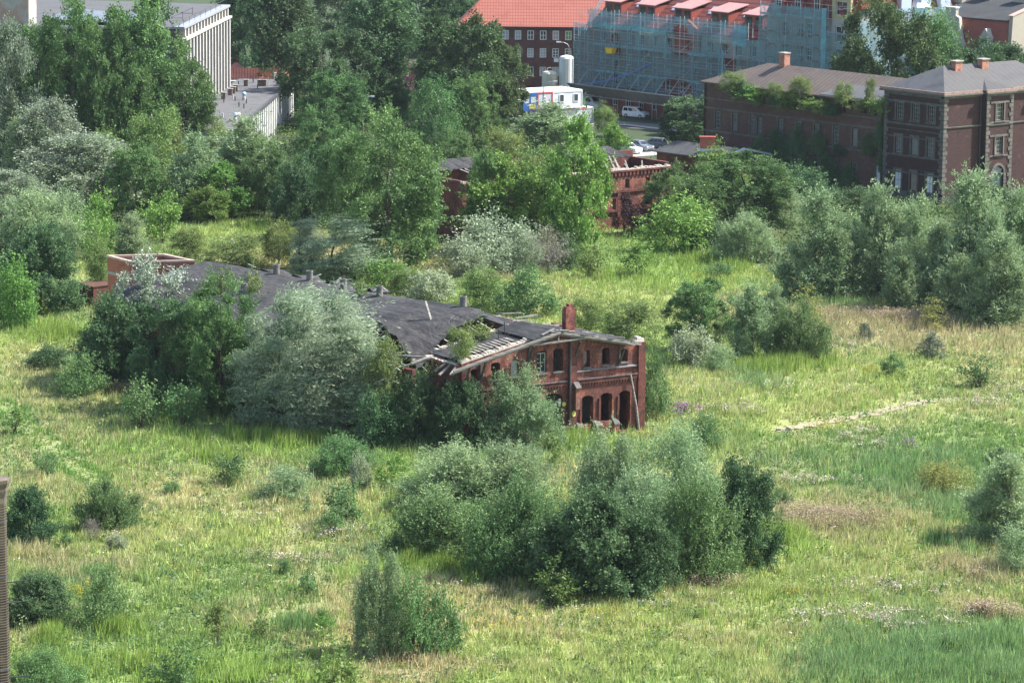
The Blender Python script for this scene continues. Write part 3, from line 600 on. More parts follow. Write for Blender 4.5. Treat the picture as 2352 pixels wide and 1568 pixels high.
for k in range(9): w = 6 - .95 * k; T = float(np.interp(w, [-8, -5, -3, -1, 1, 3.5, 7.2], [13, 10.5, 9.0, 9.6, 9.9, 9.3, 7.8])); b.bar((-w, T + .3, hz(T, w) - .2), (-w + .5, T - rg.uniform(.6, 1.8), hz(T, w) - rg.uniform(.4, 1.3)), .22, .06)
for k in range(8): T = rg.uniform(26, 48); b.bar((6.6 + rg.uniform(0, 2), T, 9.1), (7.2 + rg.uniform(0, 1.5), T + rg.uniform(-1, 1), 9.4), .2, .05)
b.split('loose_plank', WOOD, ruin)
MB(MHL).box(-9.3, -8.85, 6.2, 50, -.6, 6.6).build('hall_wall', SOOT, ruin)
MB(MHL).box(8.6, 9.05, 6.2, 50, -.6, 8.2).build('hall_wall', SOOT, ruin)
MB(MHL).box(-8.8, 8.5, 49.6, 50, -.6, 7.2).build('hall_wall', SOOT, ruin)
for T, w in ((13.5, -3.6), (24.7, -3.6), (29.7, -3.6), (34.5, -3.6), (39.3, -3.6), (18.6, 4.5), (40.2, 3.9), (36.2, 3.0)):
    z = (hz(T, w) if not (T < 22 and w > 2) else 8.2) - .35
    MB(MHL).lathe((-w, T, z), [(.31, 0), (.31, 1.25), (.34, 1.27), (.34, 1.4), (.27, 1.4), (.26, 1.1)], 14).build('roof_vent', mat("weathered_concrete", [(.12, .115, .105), (.20, .19, .175)], 2.0, fine=.25), ruin)
# scraps of felt, laths and broken brick lying on the hall roof
b = MB(MHL); rq = random.Random(77)
for k in range(150):
    T = rq.uniform(9.5, 48) if k < 110 else rq.uniform(10, 17); w = rq.uniform(-7.5, 8); 
    if w > wl(T) - .4 or w < wr(T) + .3: continue
    z = hz(T, w) + .04; a = rq.uniform(0, 3.14); L = rq.uniform(.15, .9); q_ = rq.uniform(.05, .3 if k % 3 else .07); dx, dy = L * math.cos(a), L * math.sin(a)
    b.bar((-w, T, z), (-w + dx, T + dy, hz(T + dy, w - dx) + .05), q_, .05)
o = b.build('roof_debris', mat("dull_debris", [(.05, .047, .043), (.13, .12, .11), (.03, .03, .03)], 1.2, fine=.3), ruin); o['kind'] = 'stuff'
# rubble inside
b = MB()
for k in range(60): x = rg.uniform(-18, -1); y = rg.uniform(1, 5.2); s_ = rg.uniform(.1, .35); b.box(x, x + s_, y, y + s_ * 1.4, -.1, rg.uniform(.05, .5))
b.build('rubble', SOOT, ruin)
# brick annex box at the far end, with its own parapet, and rusty lean-to
C6 = cpx(230, 600, 3.51)
P4 = [at(*C6(330, 186), 9.5), at(*C6(900, 178), 9.5), at(*C6(640, 122), 9.5), at(*C6(135, 133), 9.5)]
annex = thing('brick_annex', "flat roofed brick box with pale parapet at far end of the ruin", 'outbuilding', (P4[0][0], P4[0][1], 0))
q = [(p[0] - P4[0][0], p[1] - P4[0][1]) for p in P4]; ctr = (sum(a for a, _ in q) / 4, sum(b_ for _, b_ in q) / 4)
sc_ = lambda k: [(ctr[0] + (a - ctr[0]) * k, ctr[1] + (b_ - ctr[1]) * k) for a, b_ in q]
def ringwall(b, o, i, z0, z1):
    for k in range(4):
        a, c_ = o[k], o[(k + 1) % 4]; e, g = i[(k + 1) % 4], i[k]
        b.hexa([(*a, z0), (*c_, z0), (*e, z0), (*g, z0)], [(*a, z1), (*c_, z1), (*e, z1), (*g, z1)])
    return b
BB = mat("annex_brick", [(.22, .075, .05), (.33, .12, .075), (.27, .10, .07)], .7, fine=.25, fs=7.0)
ringwall(MB(), q, sc_(.9), -.2, 9.35).build('wall', BB, annex)
ringwall(MB(), sc_(1.03), sc_(.88), 9.352, 9.55).build('parapet', mat("parapet_coping", [(.36, .24, .19), (.45, .36, .30)], 1.0, fine=.2), annex)
ringwall(MB(), sc_(1.006), sc_(.95), 7.7, 8.0).build('concrete_band', CONC, annex)
MB().add([(*p, 8.9) for p in sc_(.9)], [(0, 1, 2, 3)]).build('roof', GREYROOF, annex)
lt = at(*C6(10, 405), 2.35); lean = thing('rusty_lean_to', "low rusty red lean-to of upright sheets left of the brick box", 'shed', (lt[0], lt[1], 0), RA + .2)
striped("rusty_sheet", [(.09, .025, .02), (.13, .038, .028)], 0, .35, (.06, .02, .02))
MB().box(0, 3.6, 0, .12, 0, 2.3).box(0, .12, .13, 2.4, 0, 2.3).build('wall', MATS["rusty_sheet"], lean)
MB().slab([(-.1, -.1, 2.35), (3.7, -.1, 2.35), (3.7, 2.5, 2.5), (-.1, 2.5, 2.5)], .08).build('roof', mat("rust", [(.06, .03, .022), (.11, .05, .035)], 1.5), lean)

# ------------------------------------------------------------------ second ruin behind the trees
CB = cpx(1490, 330, 5.113); CQ = cpx(1000, 400, 4.704)
o2 = at(*CB(250, 1235)); r2 = thing('gutted_brick_ruin', "gutted two storey brick ruin with open roof half hidden by trees", 'ruin', (o2[0], o2[1], 0), math.radians(38))
g2 = []
for x in (-20, -17.2, -14.4, -11.6, -8.8, -6, -3.2, 1.75, 5.1, 8.3): g2 += [(x - .3, x + .4, 5.0, 6.15), (x - .8, x + .8, 2.6, 3.95, .6)]
MB().wall(-24, 9, 0, .5, -.5, 7.3, g2).build('facade', RED, r2)
b = MB()
for k in range(54): b.box(-23.8 + k * .6, -23.5 + k * .6, -.2, -.004, 6.6, 7.1)
b.box(-24, 9, -.25, -.003, 7.1, 7.31).box(-24, 9, -.22, -.003, 4.55, 4.85).box(-24, 9, -.28, -.003, 2.2, 2.45)
for x in (-23.9, -17.8, -9.4, .05, 8.5): b.box(x, x + .5, -.3, -.26, 0, 4.5)
b.build('corbel_cornice', SOOT, r2)
b = MB()
for k in range(120): x = -24 + k * .275; b.box(x, x + .27, -.05, .5, 7.315, 7.33 + rg.uniform(.02, .28))
b.build('wall_crown', MORTAR, r2)
MB().box(-24, 9, 7.6, 8.1, -.5, 8.6).box(8.5, 9, .51, 7.59, -.5, 7.8).box(-24, -23.5, .51, 7.59, -.5, 7.6).build('back_wall', SOOT, r2)
for x0, x1, y0 in ((-2.6, 6.2, 4.6), (-24, -15, 5.6)):
    b = MB(); n = 14
    for k in range(n):
        a = x0 + (x1 - x0) * k / n; c_ = x0 + (x1 - x0) * (k + 1) / n; e = y0 + rg.uniform(-.5, .5)
        b.slab([(a, e, 8.35 + rg.uniform(-.15, .1)), (c_, e + rg.uniform(-.2, .2), 8.35), (c_, 9.4, 9.1), (a, 9.4, 9.1)], .1)
    b.build('roof_felt', FELT, r2)
b = MB()
for x in (-1.6, -.9, -.2, .9, 1.6): b.bar((x, .6, 6.2), (x + 1.5, 4.4, 8.5), .22, .12)
for k in range(10): x = rg.uniform(.5, 6); b.bar((x, rg.uniform(.8, 2), 6.3), (x + rg.uniform(.5, 2), rg.uniform(2, 5), rg.uniform(6.8, 8)), .14, .07)
for x in (-21.5, -20.8, -18): b.bar((x, 3.8, 8.5), (x + 1.6, .3, 7.4), .25, .1)
b.split('loose_plank', WOOD, r2)
# low house with black felt roof and red chimney
o3 = at(*CB(1570, 345), 3.6); hb = thing('black_roofed_house', "low brick house with black felt gable roof and red chimney block", 'house', (o3[0], o3[1], 0), math.radians(-2))
IH = frame(o3, math.radians(-2)).inverted(); hl = lambda x, y, z: IH @ Vector([float(c) for c in at(*CB(x, y), z)])
pk = hl(1890, 210, 5.0); rt_ = hl(2250, 285, 3.6); lf = hl(720, 235, 3.6); pf = hl(1065, 110, 5.0); L_ = lf
e1 = Vector((0, 0, 3.6)); e2 = Vector((rt_.x, rt_.y, 3.6)); rd = Vector((pk.x, pk.y, 5.0)); back = Vector((L_.x, L_.y, 0)) ; rb = Vector((pf.x, pf.y, 5.0)); e3 = e1 + back; e4 = e2 + back
MB().slab([e1, rd, rd + back, e3], .14).slab([rd, e2, e4, rd + back], .14).build('roof', mat("black_felt", [(.055, .056, .058), (.085, .085, .088)], .5, fine=.2), hb)
MB().bar(e1, rd, .12, .28).bar(rd, e2, .12, .28).build('bargeboard', mat("pale_blue_metal", [(.45, .52, .60), (.55, .62, .68)], 1.0, rough=.5), hb)
inn = lambda p, k: Vector((rd.x + (p.x - rd.x) * k, rd.y + (p.y - rd.y) * k + .25, p.z))
i1, i2 = inn(e1, .9), inn(e2, .9); i3, i4 = i1 + back * .97, i2 + back * .97
MB().hexa([(i1.x, i1.y, -.2), (i2.x, i2.y, -.2), (i4.x, i4.y, -.2), (i3.x, i3.y, -.2)], [(i1.x, i1.y, 3.4), (i2.x, i2.y, 3.4), (i4.x, i4.y, 3.4), (i3.x, i3.y, 3.4)]).build('wall', SOOT, hb)
MB().bar(e1 * .45 + rd * .55, e2 * .45 + rd * .55, .1, .2).bar(rd - Vector((0, 0, 1.2)), rd, .1).build('tie_beam', OLDWHITE, hb)
cc = hl(1420, 200, 4.7); MB().box(cc.x - 1.0, cc.x + 1.1, cc.y - .3, cc.y + .4, 3.9, 6.15).build('chimney', mat("new_red_brick", [(.36, .10, .07), (.46, .15, .10)], 1.5, fine=.2), hb)
MB().box(cc.x - 1.1, cc.x + 1.2, cc.y - .4, cc.y + .5, 6.152, 6.3).build('chimney_cap', mat("new_red_brick", []), hb)
MB().box(cc.x - 1.08, cc.x + 1.18, cc.y - .45, cc.y + .52, 4.25, 4.62).build('flashing', mat("pale_blue_metal", []), hb)
# ------------------------------------------------------------------ dark brick house with long wing (right)
C2 = cpx(2160, 130, 3.92); C1 = cpx(1750, 130, 4.704)
ho = at(*C2(757, 1405), 1.2); HA = math.radians(40)
house = thing('brick_house', "dark three storey brick house with sandstone trim and grey hipped metal roof", 'house', (ho[0], ho[1], 0), HA)
MA = Matrix(((0, 1, 0, 0), (-1, 0, 0, 0), (0, 0, 1, 0), (0, 0, 0, 1)))      # wall A: local x along the front towards the corner
FL = [(1.32, 3.85), (6.15, 8.48), (10.65, 12.95)]
CA = (-8.0, -5.1, -2.2)
oa = [(c - .62, c + .62, a, b_) for c in CA for a, b_ in FL]
MB(MA).wall(-10.7, 0, 0, .5, -.3, 14.3, oa).build('wall', PURPLE, house)
BX = 9.95
ob_ = [(BX - .72, BX + .72, a, b_) for a, b_ in FL[1:]] + [(BX - 1.05, BX + 1.05, .6, 4.6, .9)]
MB().wall(0, 7.3, 0, .5, -.3, 14.3).wall(12.5, 18, 0, .5, -.3, 14.3).wall(7.3, 12.5, -.85, .5, -.3, 14.3, ob_).box(7.302, 7.6, -.35, .3, -.3, 14.28).box(12.2, 12.498, -.35, .3, -.3, 14.28)\
    .wall(18, 25, -.95, .5, -.3, 14.3, [(20.6, 22, 6.15, 8.5), (20.6, 22, 10.65, 12.95)]).box(18.002, 18.3, -.45, .3, -.3, 14.28).box(.5, 25, 11, 11.4, -.3, 14.2).box(24.6, 25, .5, 11, -.3, 14.2).box(.002, .5, 10.3, 10.69, -.3, 14.2).build('wall', PURPLE, house)
t = MB(MA); y0, y1 = -.07, -.004
for z0, z1 in ((9.95, 10.25), (13.9, 14.3), (9.3, 9.42), (5.75, 5.95), (8.3, 8.42), (12.95, 13.2), (3.55, 3.75), (.95, 1.2)): t.box(-10.75, -.5, y0, y1, z0, z1)
t.box(-10.8, 0, -.14, -.072, 10.1, 10.2)
for c in CA:
    for a, b_ in FL: t.box(c - .85, c - .63, -.09, -.003, a - .15, b_ + .3).box(c + .63, c + .85, -.09, -.003, a - .15, b_ + .3).box(c - .62, c + .62, -.09, -.003, b_ + .002, b_ + .28).box(c - .95, c + .95, -.2, -.1, a - .18, a - .03)
for k in range(22): z = 1.3 + k * .58; w = .75 if k % 2 else .5; t.box(-w, .06, -.1, -.071, z, z + .5); t.box(-10.76, -10.7 + w, -.1, -.071, z, z + .5)
t.box(-10.9, .1, -.16, -.005, -.3, .95); t.build('stone_trim', TRIM, house)
t = MB()
for x0, x1, y in ((-.05, 7.28, 0), (7.25, 12.55, -.85), (12.56, 17.98, 0), (17.95, 25, -.95)):
    t.box(x0, x1, y - .1, y - .004, 9.98, 10.2).box(x0, x1, y - .16, y - .101, 10.1, 10.2).box(x0, x1, y - .14, y - .004, -.3, .95).box(x0, x1, y - .08, y - .004, 13.95, 14.3)
for k in range(22):
    z = 1.3 + k * .58; w = .8 if k % 2 else .52
    t.box(-.06, w, -.1, -.005, z, z + .5)
    for xx, sg in ((7.28, 1), (12.52, -1)): t.box(min(xx, xx + sg * w), max(xx, xx + sg * w), -.95, -.855, z, z + .5)
for a, b_ in FL[1:]:
    t.box(7.85, 12.0, -.93, -.856, b_ - .1, b_ + .16) if False else None
    for z0, z1 in ((a - .35, a - .1), (b_ + .02, b_ + .28)): t.box(8.1, 11.7, -.94, -.857, z0, z1)
    t.box(BX - .95, BX - .73, -.97, -.858, a, b_).box(BX + .73, BX + .95, -.97, -.858, a, b_).box(BX - 1.1, BX + 1.1, -1.08, -.98, a - .2, a - .05)
for k in range(9):
    a0, a1 = math.pi * k / 9, math.pi * (k + 1) / 9 - .03
    t.hexa([(BX + 1.06 * math.cos(a0), -.95, 3.55 + 1.06 * math.sin(a0)), (BX + 1.4 * math.cos(a0), -.95, 3.55 + 1.4 * math.sin(a0)), (BX + 1.4 * math.cos(a0), -.857, 3.55 + 1.4 * math.sin(a0)), (BX + 1.06 * math.cos(a0), -.857, 3.55 + 1.06 * math.sin(a0))],
           [(BX + 1.06 * math.cos(a1), -.95, 3.55 + 1.06 * math.sin(a1)), (BX + 1.4 * math.cos(a1), -.95, 3.55 + 1.4 * math.sin(a1)), (BX + 1.4 * math.cos(a1), -.857, 3.55 + 1.4 * math.sin(a1)), (BX + 1.06 * math.cos(a1), -.857, 3.55 + 1.06 * math.sin(a1))])
for k in range(6): z = .6 + k * .5; t.box(BX - 1.5, BX - 1.07, -.95, -.857, z, z + .42).box(BX + 1.07, BX + 1.5, -.95, -.857, z, z + .42)
t.build('stone_trim', TRIM, house)
OLDFR = mat("old_window_paint", [(.17, .165, .155), (.32, .31, .30)], 2.0)
DUSTY = mat("dusty_pane", [(.05, .055, .06), (.14, .145, .15)], 1.5, rough=.35); PALEG = mat("boarded_pane", [(.16, .155, .15), (.26, .255, .245)], 1.8, rough=.6)
for i, c in enumerate(CA):
    for j, (a, b_) in enumerate(FL):
        if j == 0: continue
        window(house, MA, c - .6, c + .6, a + .02, b_ - .02, .14, 3, 4, OLDFR, (GLASS, DUSTY, GLASS, PALEG)[(i * 2 + j) % 4], t=.09)
BOARD = mat("white_boarding", [(.60, .60, .58), (.72, .72, .70)], 1.2, fine=.08); PLANKY = striped("old_plank_boarding", [(.24, .19, .13), (.34, .28, .20)], 1, .18, (.08, .06, .05))
for c in (-8.0, -2.2):
    o = MB(MA).box(c - .55, c + .55, .1, .18, 1.36, 3.8).build('boarded_window', BOARD, house)
    MB(MA).box(c - .03, c + .03, .085, .098, 1.36, 3.8).box(c - .55, c + .55, .08, .097, 2.5, 2.56).build('batten', OLDFR, o)
MB(MA).box(-5.65, -4.55, .1, .18, 1.36, 3.8).build('boarded_window', PLANKY, house, "window boarded with old brown planks")
for a, b_ in FL[1:]: window(house, None, BX - .7, BX + .7, a + .02, b_ - .02, -.7, 3, 4, OLDFR, t=.09)
MB().box(BX - .68, BX - .4, -.712, -.702, 6.2, 7.2).build('yellow_blind', mat("yellow_cloth", [(.62, .52, .16)]), house)
d = MB().box(BX - 1.0, BX - .02, -.7, -.62, .6, 3.4).box(BX + .02, BX + 1.0, -.7, -.62, .6, 3.4).build('door', mat("door_green", [(.035, .06, .055), (.06, .09, .08)], 2.0), house)
MB().add([(BX + .95 * math.cos(math.pi * k / 10), -.66, 3.5 + .95 * math.sin(math.pi * k / 10)) for k in range(11)], [tuple(range(11))]).build('fanlight', mat("dusty_glass", [(.16, .17, .18), (.24, .25, .26)], 2.0, rough=.3), house)
MB().tube([(7.0, -.14, 14.0), (7.0, -.14, .2)], .09, 8).build('downpipe', DKMETAL, house)
MB().box(16.0, 16.8, -.05, -.003, 5.6, 6.5).build('white_plate', BOARD, house)
# roof: gutter parapet, hips, seams
ez = 14.72; rgz = float(hgt((*[v for v in (frame(ho, HA) @ Vector((5.4, 5.4, 0)))[:2]], 0), C2(792, 132)[1]))
MB().box(-.55, 7.0, -.55, 11.4, 14.3, 14.5).box(7.0, 12.8, -1.35, 3, 14.3, 14.5).box(12.8, 17.7, -.55, 3, 14.3, 14.5).box(17.7, 25.5, -1.45, 11.4, 14.3, 14.5).build('cornice', mat("dark_cornice", [(.075, .07, .064), (.13, .122, .11)], 1.0, fine=.25), house)
GUT = mat("leafy_gutter_brick", [(.16, .09, .07), (.30, .22, .18), (.22, .12, .09)], 1.5, fine=.3)
g = MB()
for x0, x1, y in ((-.45, 6.9, -.45), (6.95, 12.85, -1.25), (12.9, 17.6, -.45), (17.65, 25, -1.35)): g.box(x0, x1, y, y + .25, 14.502, 14.85)
g.box(-.45, -.2, -.19, 11.3, 14.502, 14.85).build('roof_edge', GUT, house)
seamr = striped("seamed_metal_roof", [(.042, .041, .042), (.066, .062, .061), (.054, .050, .049)], 0, 1.0, (.035, .035, .038), .12, scale=.35, rough=.55)
plainr = mat("bleached_metal_roof", [(.055, .056, .060), (.090, .092, .096), (.068, .068, .072)], .4, rough=.6, fine=.12)
A_, B_, Cc, D_ = (-.2, -.2, ez), (25, -.2, ez), (25, 11, ez), (-.2, 11, ez); R1, R2 = (5.4, 5.4, rgz), (19.6, 5.4, rgz)
r_ = MB().add([A_, B_, R2, R1], [(0, 1, 2, 3)]).add([B_, Cc, R2], [(0, 1, 2)]).add([Cc, D_, R1, R2], [(0, 1, 2, 3)])
r_.add([(7.2, -1.0, ez), (12.6, -1.0, ez), (9.9, 2.2, ez + 1.25)], [(0, 1, 2)]).add([(7.2, -1.0, ez), (9.9, 2.2, ez + 1.25), (7.2, .6, ez)], [(0, 1, 2)]).add([(12.6, -1.0, ez), (12.6, .6, ez), (9.9, 2.2, ez + 1.25)], [(0, 1, 2)]); r_.build('roof', seamr, house)
MB().add([A_, R1, D_], [(0, 1, 2)]).build('roof', plainr, house)
CHB = mat("chimney_brick", [(.16, .06, .045), (.33, .13, .085), (.40, .22, .16), (.24, .08, .06)], 1.8, fine=.3)
IHh = frame(ho, HA).inverted()
for px_, py_, w in ((930, 178, 1.3), (1190, 158, 1.25)):
    cand = []
    for k in range(60):
        z = ez + (rgz - ez) * k / 59; p = IHh @ Vector([float(c) for c in at(*C2(px_, py_), z)]); cand.append((abs(ez + (rgz - ez) * (p.y + .2) / 5.6 - z), k, z, p))
    _, _, z, p = min(cand); o = MB().box(p.x - w / 2, p.x + w / 2, p.y, p.y + .9, z - .5, z + 1.15).build('chimney', CHB, house)
    MB().box(p.x - w / 2 - .14, p.x + w / 2 + .14, p.y - .14, p.y + 1.04, z + 1.152, z + 1.3).build('chimney_cap', CONC, o)
p = frame(ho, HA).inverted() @ Vector([float(c) for c in at(*C2(828, 325), ez + .15)]); MB().tube([(p.x, p.y, ez - .2), (p.x, p.y, ez + 1.1)], .09, 8).build('vent_pipe', DKMETAL, house)
# the long wing
wing = thing('house_wing', "long brick wing with brown seamed roof and plants growing from its eaves", 'house', (ho[0], ho[1], 0), HA)
WC = [(-12.35, .42), (-11.25, .42), (-16.9, .5), (-20.5, .5), (-24.2, .5), (-27.8, .5), (-31.3, .5), (-35.5, .5), (-37.0, .45), (-40.5, .5), (-44, .5)]
ow = [(c - h, c + h, a, b_) for c, h in WC for a, b_ in ((6.1, 8.5), (1.3, 3.9))] + [(c - .3, c + .3, 10.6, 11.3) for c in (-13.2, -15.2, -19, -22.5, -26)]
MWA = MA @ Matrix.Translation((0, .7, 0))
WBR = mat("wing_brick", [(.055, .032, .028), (.105, .052, .043), (.08, .045, .036), (.13, .065, .052), (.09, .085, .055)], .45, fine=.32, fs=6.0, stretch=(1, 1, 1.8)); MB(MWA).wall(-46.9, -10.7, 0, .45, -.3, 12.3, ow).build('wall', WBR, wing)
MB().box(.7, 11.4, 46.4, 46.9, -.3, 12.3).box(11, 11.4, 11.4, 46.39, -.3, 12.3).build('wall', PURPLE, wing)
t = MB(MWA)
t.box(-46.9, -10.72, -.05, -.004, 8.75, 9.0).box(-46.9, -10.72, -.05, -.004, 5.5, 5.75).box(-46.9, -10.72, -.08, -.004, -.3, .95).box(-46.9, -10.72, -.09, -.004, 10.1, 10.3)
for c, h in WC:
    for a, b_ in ((6.1, 8.5), (1.3, 3.9)): t.box(c - h - .22, c - h - .01, -.06, -.003, a, b_ + .2).box(c + h + .01, c + h + .22, -.06, -.003, a, b_ + .2).box(c - h - .2, c + h + .2, -.14, -.062, a - .16, a - .02)
t.build('stone_trim', TRIM, wing)
for i, (c, h) in enumerate(WC):
    window(wing, MWA, c - h + .02, c + h - .02, 6.12, 8.48, .14, 3, 4, OLDFR if i != 7 else DARKWOOD, (GLASS, DUSTY, PALEG, GLASS, DUSTY)[i % 5], t=.085)
    if i < 2: MB(MWA).box(c - h + .03, c + h - .03, .1, .17, 1.33, 3.87).build('boarded_window', BOARD, wing)
    else: window(wing, MWA, c - h + .02, c + h - .02, 1.32, 3.88, .14, 3, 4, OLDFR, t=.06)
# scrawl on the two white boards
g = MB(MWA); rs = random.Random(4)
for c in (-12.35, -11.25):
    for k in range(9): x = c + rs.uniform(-.25, .25); z = 1.7 + k * .2; g.bar((x, .09, z), (x + rs.uniform(-.25, .25), .09, z + rs.uniform(.1, .3)), .02, .035)
g.build('graffiti', DKMETAL, wing)
wz = float(hgt((*[v for v in (frame(ho, HA) @ Vector((6.0, 32, 0)))[:2]], 0), C1(920, 176)[1])); we = 12.55
brownr = striped("brown_seamed_roof", [(.088, .070, .062), (.135, .103, .087), (.105, .083, .072), (.155, .113, .094)], 1, .8, (.05, .042, .04), .14, scale=.3, rough=.7)
MB().add([(.1, 10.9, we), (.1, 39.5, we), (6, 32.5, wz), (6, 10.0, wz)], [(0, 1, 2, 3)]).add([(11.9, 47.3, we), (6, 39.5, wz), (6, 10, wz), (11.9, 10.9, we)], [(0, 1, 2, 3)]).add([(.1, 39.5, we), (.1, 47.3, we), (6, 39.5, wz), (6, 32.5, wz)], [(0, 1, 2, 3)]).build('roof', brownr, wing)
MB().add([(.1, 47.3, we), (11.9, 47.3, we), (6, 39.5, wz)], [(0, 1, 2)]).build('roof', plainr, wing)
MB().slab([(.3, 11.0, we + .16), (.3, 23.5, we + .16), (3.2, 21.0, we + .16 + .492 * (wz - we)), (3.2, 11.0, we + .16 + .492 * (wz - we))], .06).build('roof_patch', mat("dark_roof_patch", [(.105, .108, .115), (.135, .138, .145)], .4), wing)
MB().box(0, .5, 10.9, 47.3, 12.31, 12.5).build('cornice', DARKWOOD, wing)
yy = min((abs(proj(tuple((frame(ho, HA) @ Vector((6.0, q_ * .25, wz)))[:]))[0] - C1(993, 0)[0]), q_ * .25) for q_ in range(60, 180))[1]; p = Vector((6.0, yy, wz)); o = MB().box(p.x - .55, p.x + .55, p.y - .55, p.y + .55, wz - .8, wz + 1.6).build('chimney', CHB, wing); MB().box(p.x - .63, p.x + .63, p.y - .63, p.y + .63, wz + 1.602, wz + 1.75).build('chimney_cap', CONC, o)

# ------------------------------------------------------------------ house wrapped in scaffolding and nets
CS = cpx(1430, 0, 4.9)
sb = at(*CS(530, 1395)); SA = math.radians(-50); FS = frame(sb, SA)
st = thing('renovated_house', "long brick house under renovation with red tiled roof and dormers", 'house', (sb[0], sb[1], 0), SA)
BRN = mat("brown_brick", [(.16, .055, .045), (.22, .08, .06), (.13, .05, .04)], .6, fine=.25); RENDER = mat("grey_render", [(.34, .33, .30), (.42, .41, .38)], .5, fine=.1)
TILE = striped("red_roof_tiles", [(.36, .095, .065), (.44, .13, .09), (.40, .11, .075)], 0, .42, (.15, .035, .03), .2, 2, .36, scale=.5)
TILE2 = striped("brown_roof_tiles", [(.19, .055, .045), (.24, .07, .055)], 2, .62, (.09, .025, .03), .22, scale=.5)
PINKT = striped("new_pink_tiles", [(.36, .245, .24), (.42, .295, .29)], 0, .45, (.33, .10, .09), .25, 1, .5, scale=.5)
FRAMED = mat("dormer_cladding", [(.22, .05, .035), (.27, .065, .045)], 1.0)
wn = []
for k in range(12):
    x = -5.2 + k * 3.25
    for z in (1.2, 4.6, 8.0, 11.5): wn.append((x - .65, x + .65, z, z + 1.75))
MB().wall(-6.9, 33.4, 1.5, .45, 0, 14.5, wn).box(-6.9, -6.5, 1.96, 15, 0, 14.5).box(-10.6, -6.92, 4, 4.4, 0, 13.9).build('wall', BRN, st)
MB().wall(2.9, 33.3, 1.42, .075, 10.9, 14.45, [o for o in wn if o[2] > 11 and o[0] > 2.95]).build('render_band', RENDER, st)
for a, b_, c, d in wn: window(st, None, a + .02, b_ - .02, c + .02, d - .02, 1.66, 2, 2, WHITE, t=.08)
MB().slab([(-7.2, .9, 14.55), (33.4, .9, 14.55), (33.4, 9.5, 21.5), (-7.2, 9.5, 21.5)], .2).slab([(33.4, 18, 14.55), (-7.2, 18, 14.55), (-7.2, 9.5, 21.5), (33.4, 9.5, 21.5)], .2).build('roof', TILE2, st)
dz = lambda y: 14.55 + (y - .9) * 6.95 / 8.6
for x in (-3.6, 4.6, 13.2, 21.8, 29.5):
    o = MB().box(x - 2.0, x + 2.0, 2.4, 6.2, 15.4, 17.95).build('dormer', FRAMED, st)
    MB().slab([(x - 2.3, 1.9, 18.05), (x + 2.3, 1.9, 18.05), (x + 2.3, 7.2, 19.3), (x - 2.3, 7.2, 19.3)], .12).build('roof', PINKT, o)
    for dx in (-1.0, 1.0): MB().box(x + dx - .6, x + dx + .6, 2.33, 2.395, 16.1, 17.6).build('window', GLASS, o)
for x in (.5, 9.0, 17.6, 25.8):
    y = 4.2; MB().hexa([(x - .55, y, dz(y) + .02), (x + .55, y, dz(y) + .02), (x + .55, y + 1.3, dz(y + 1.3) + .02), (x - .55, y + 1.3, dz(y + 1.3) + .02)], [(x - .55, y, dz(y) + .14), (x + .55, y, dz(y) + .14), (x + .55, y + 1.3, dz(y + 1.3) + .14), (x - .55, y + 1.3, dz(y + 1.3) + .14)]).build('skylight', mat("pale_skylight", [(.45, .48, .55)], rough=.2), st)
# gable feature over the open part of the net
MB().wall(12.9, 18.7, .98, .5, 11.4, lambda x: 14.6 + 1.8 * (1 - abs(x - 15.8) / 2.9), [(15.9, 16.5, 11.6, 13.3)], [15.8]).build('gable', mat("brown_gable", [(.24, .075, .055), (.28, .09, .065)], 1.0), st)
# taller corner section, mansard, yellow bay, far side wing
wn2 = [(x - .6, x + .6, z, z + 2.3) for x in (37.6, 41.0, 43.0, 46.3) for z in (1.2, 4.8, 8.4, 11.9, 15.3)]
MB().wall(33.6, 48.4, 1.3, .45, 0, 18.7, wn2).box(33.41, 33.8, 1.8, 14, 0, 18.6).build('wall', RENDER, st)
for a, b_, c, d in wn2: window(st, None, a + .02, b_ - .02, c + .02, d - .02, 1.45, 2, 3, WHITE, t=.09)
MB().hexa([(33.5, 1.2, 18.75), (48.4, 1.2, 18.75), (48.4, 12, 18.75), (33.5, 12, 18.75)], [(34.6, 2.9, 23), (48.4, 2.9, 23), (48.4, 11, 23), (34.6, 11, 23)]).build('mansard_roof', TILE2, st)
for x in (36.6, 40.8, 45): o = MB().box(x - 1.2, x + 1.2, .9, 3.2, 19.2, 22.8).build('dormer', FRAMED, st); window(o, None, x - .6, x + .6, 19.7, 22, .8, 2, 2, WHITE)
YEL = mat("yellow_render", [(.40, .34, .19), (.46, .39, .23)], .6)
wb = [(49.2, 51.6, 19.3, 21.5)] + [(49.2, 51.6, z, z + 2.4) for z in (1.2, 4.8, 8.4, 11.9, 15.3)]
MB().wall(48.45, 52.4, .6, .45, 18.75, 24, wb[:1]).box(48.42, 48.44, 1.06, 4, 18.75, 24).build('bay', YEL, st); MB().wall(48.45, 52.4, .6, .45, 0, 18.7, wb[1:]).box(52.0, 52.4, 1.06, 10, 0, 18.7).build('bay', RENDER, st)
for a, b_, c, d in wb: window(st, None, a + .02, b_ - .02, c + .02, d - .02, .8, 2, 2, WHITE, t=.1)
SR = Matrix.Translation((52.5, .6, 0)) @ Matrix.Rotation(math.radians(85), 4, 'Z')
wn3 = [(x - .6, x + .6, z, z + 2.2) for x in range(3, 20, 4) for z in (1.2, 4.8, 8.4, 11.9, 15.3)]
MB(SR).wall(0, 22, 1.3, .4, 0, 18.7, wn3).build('wall', RENDER, st)
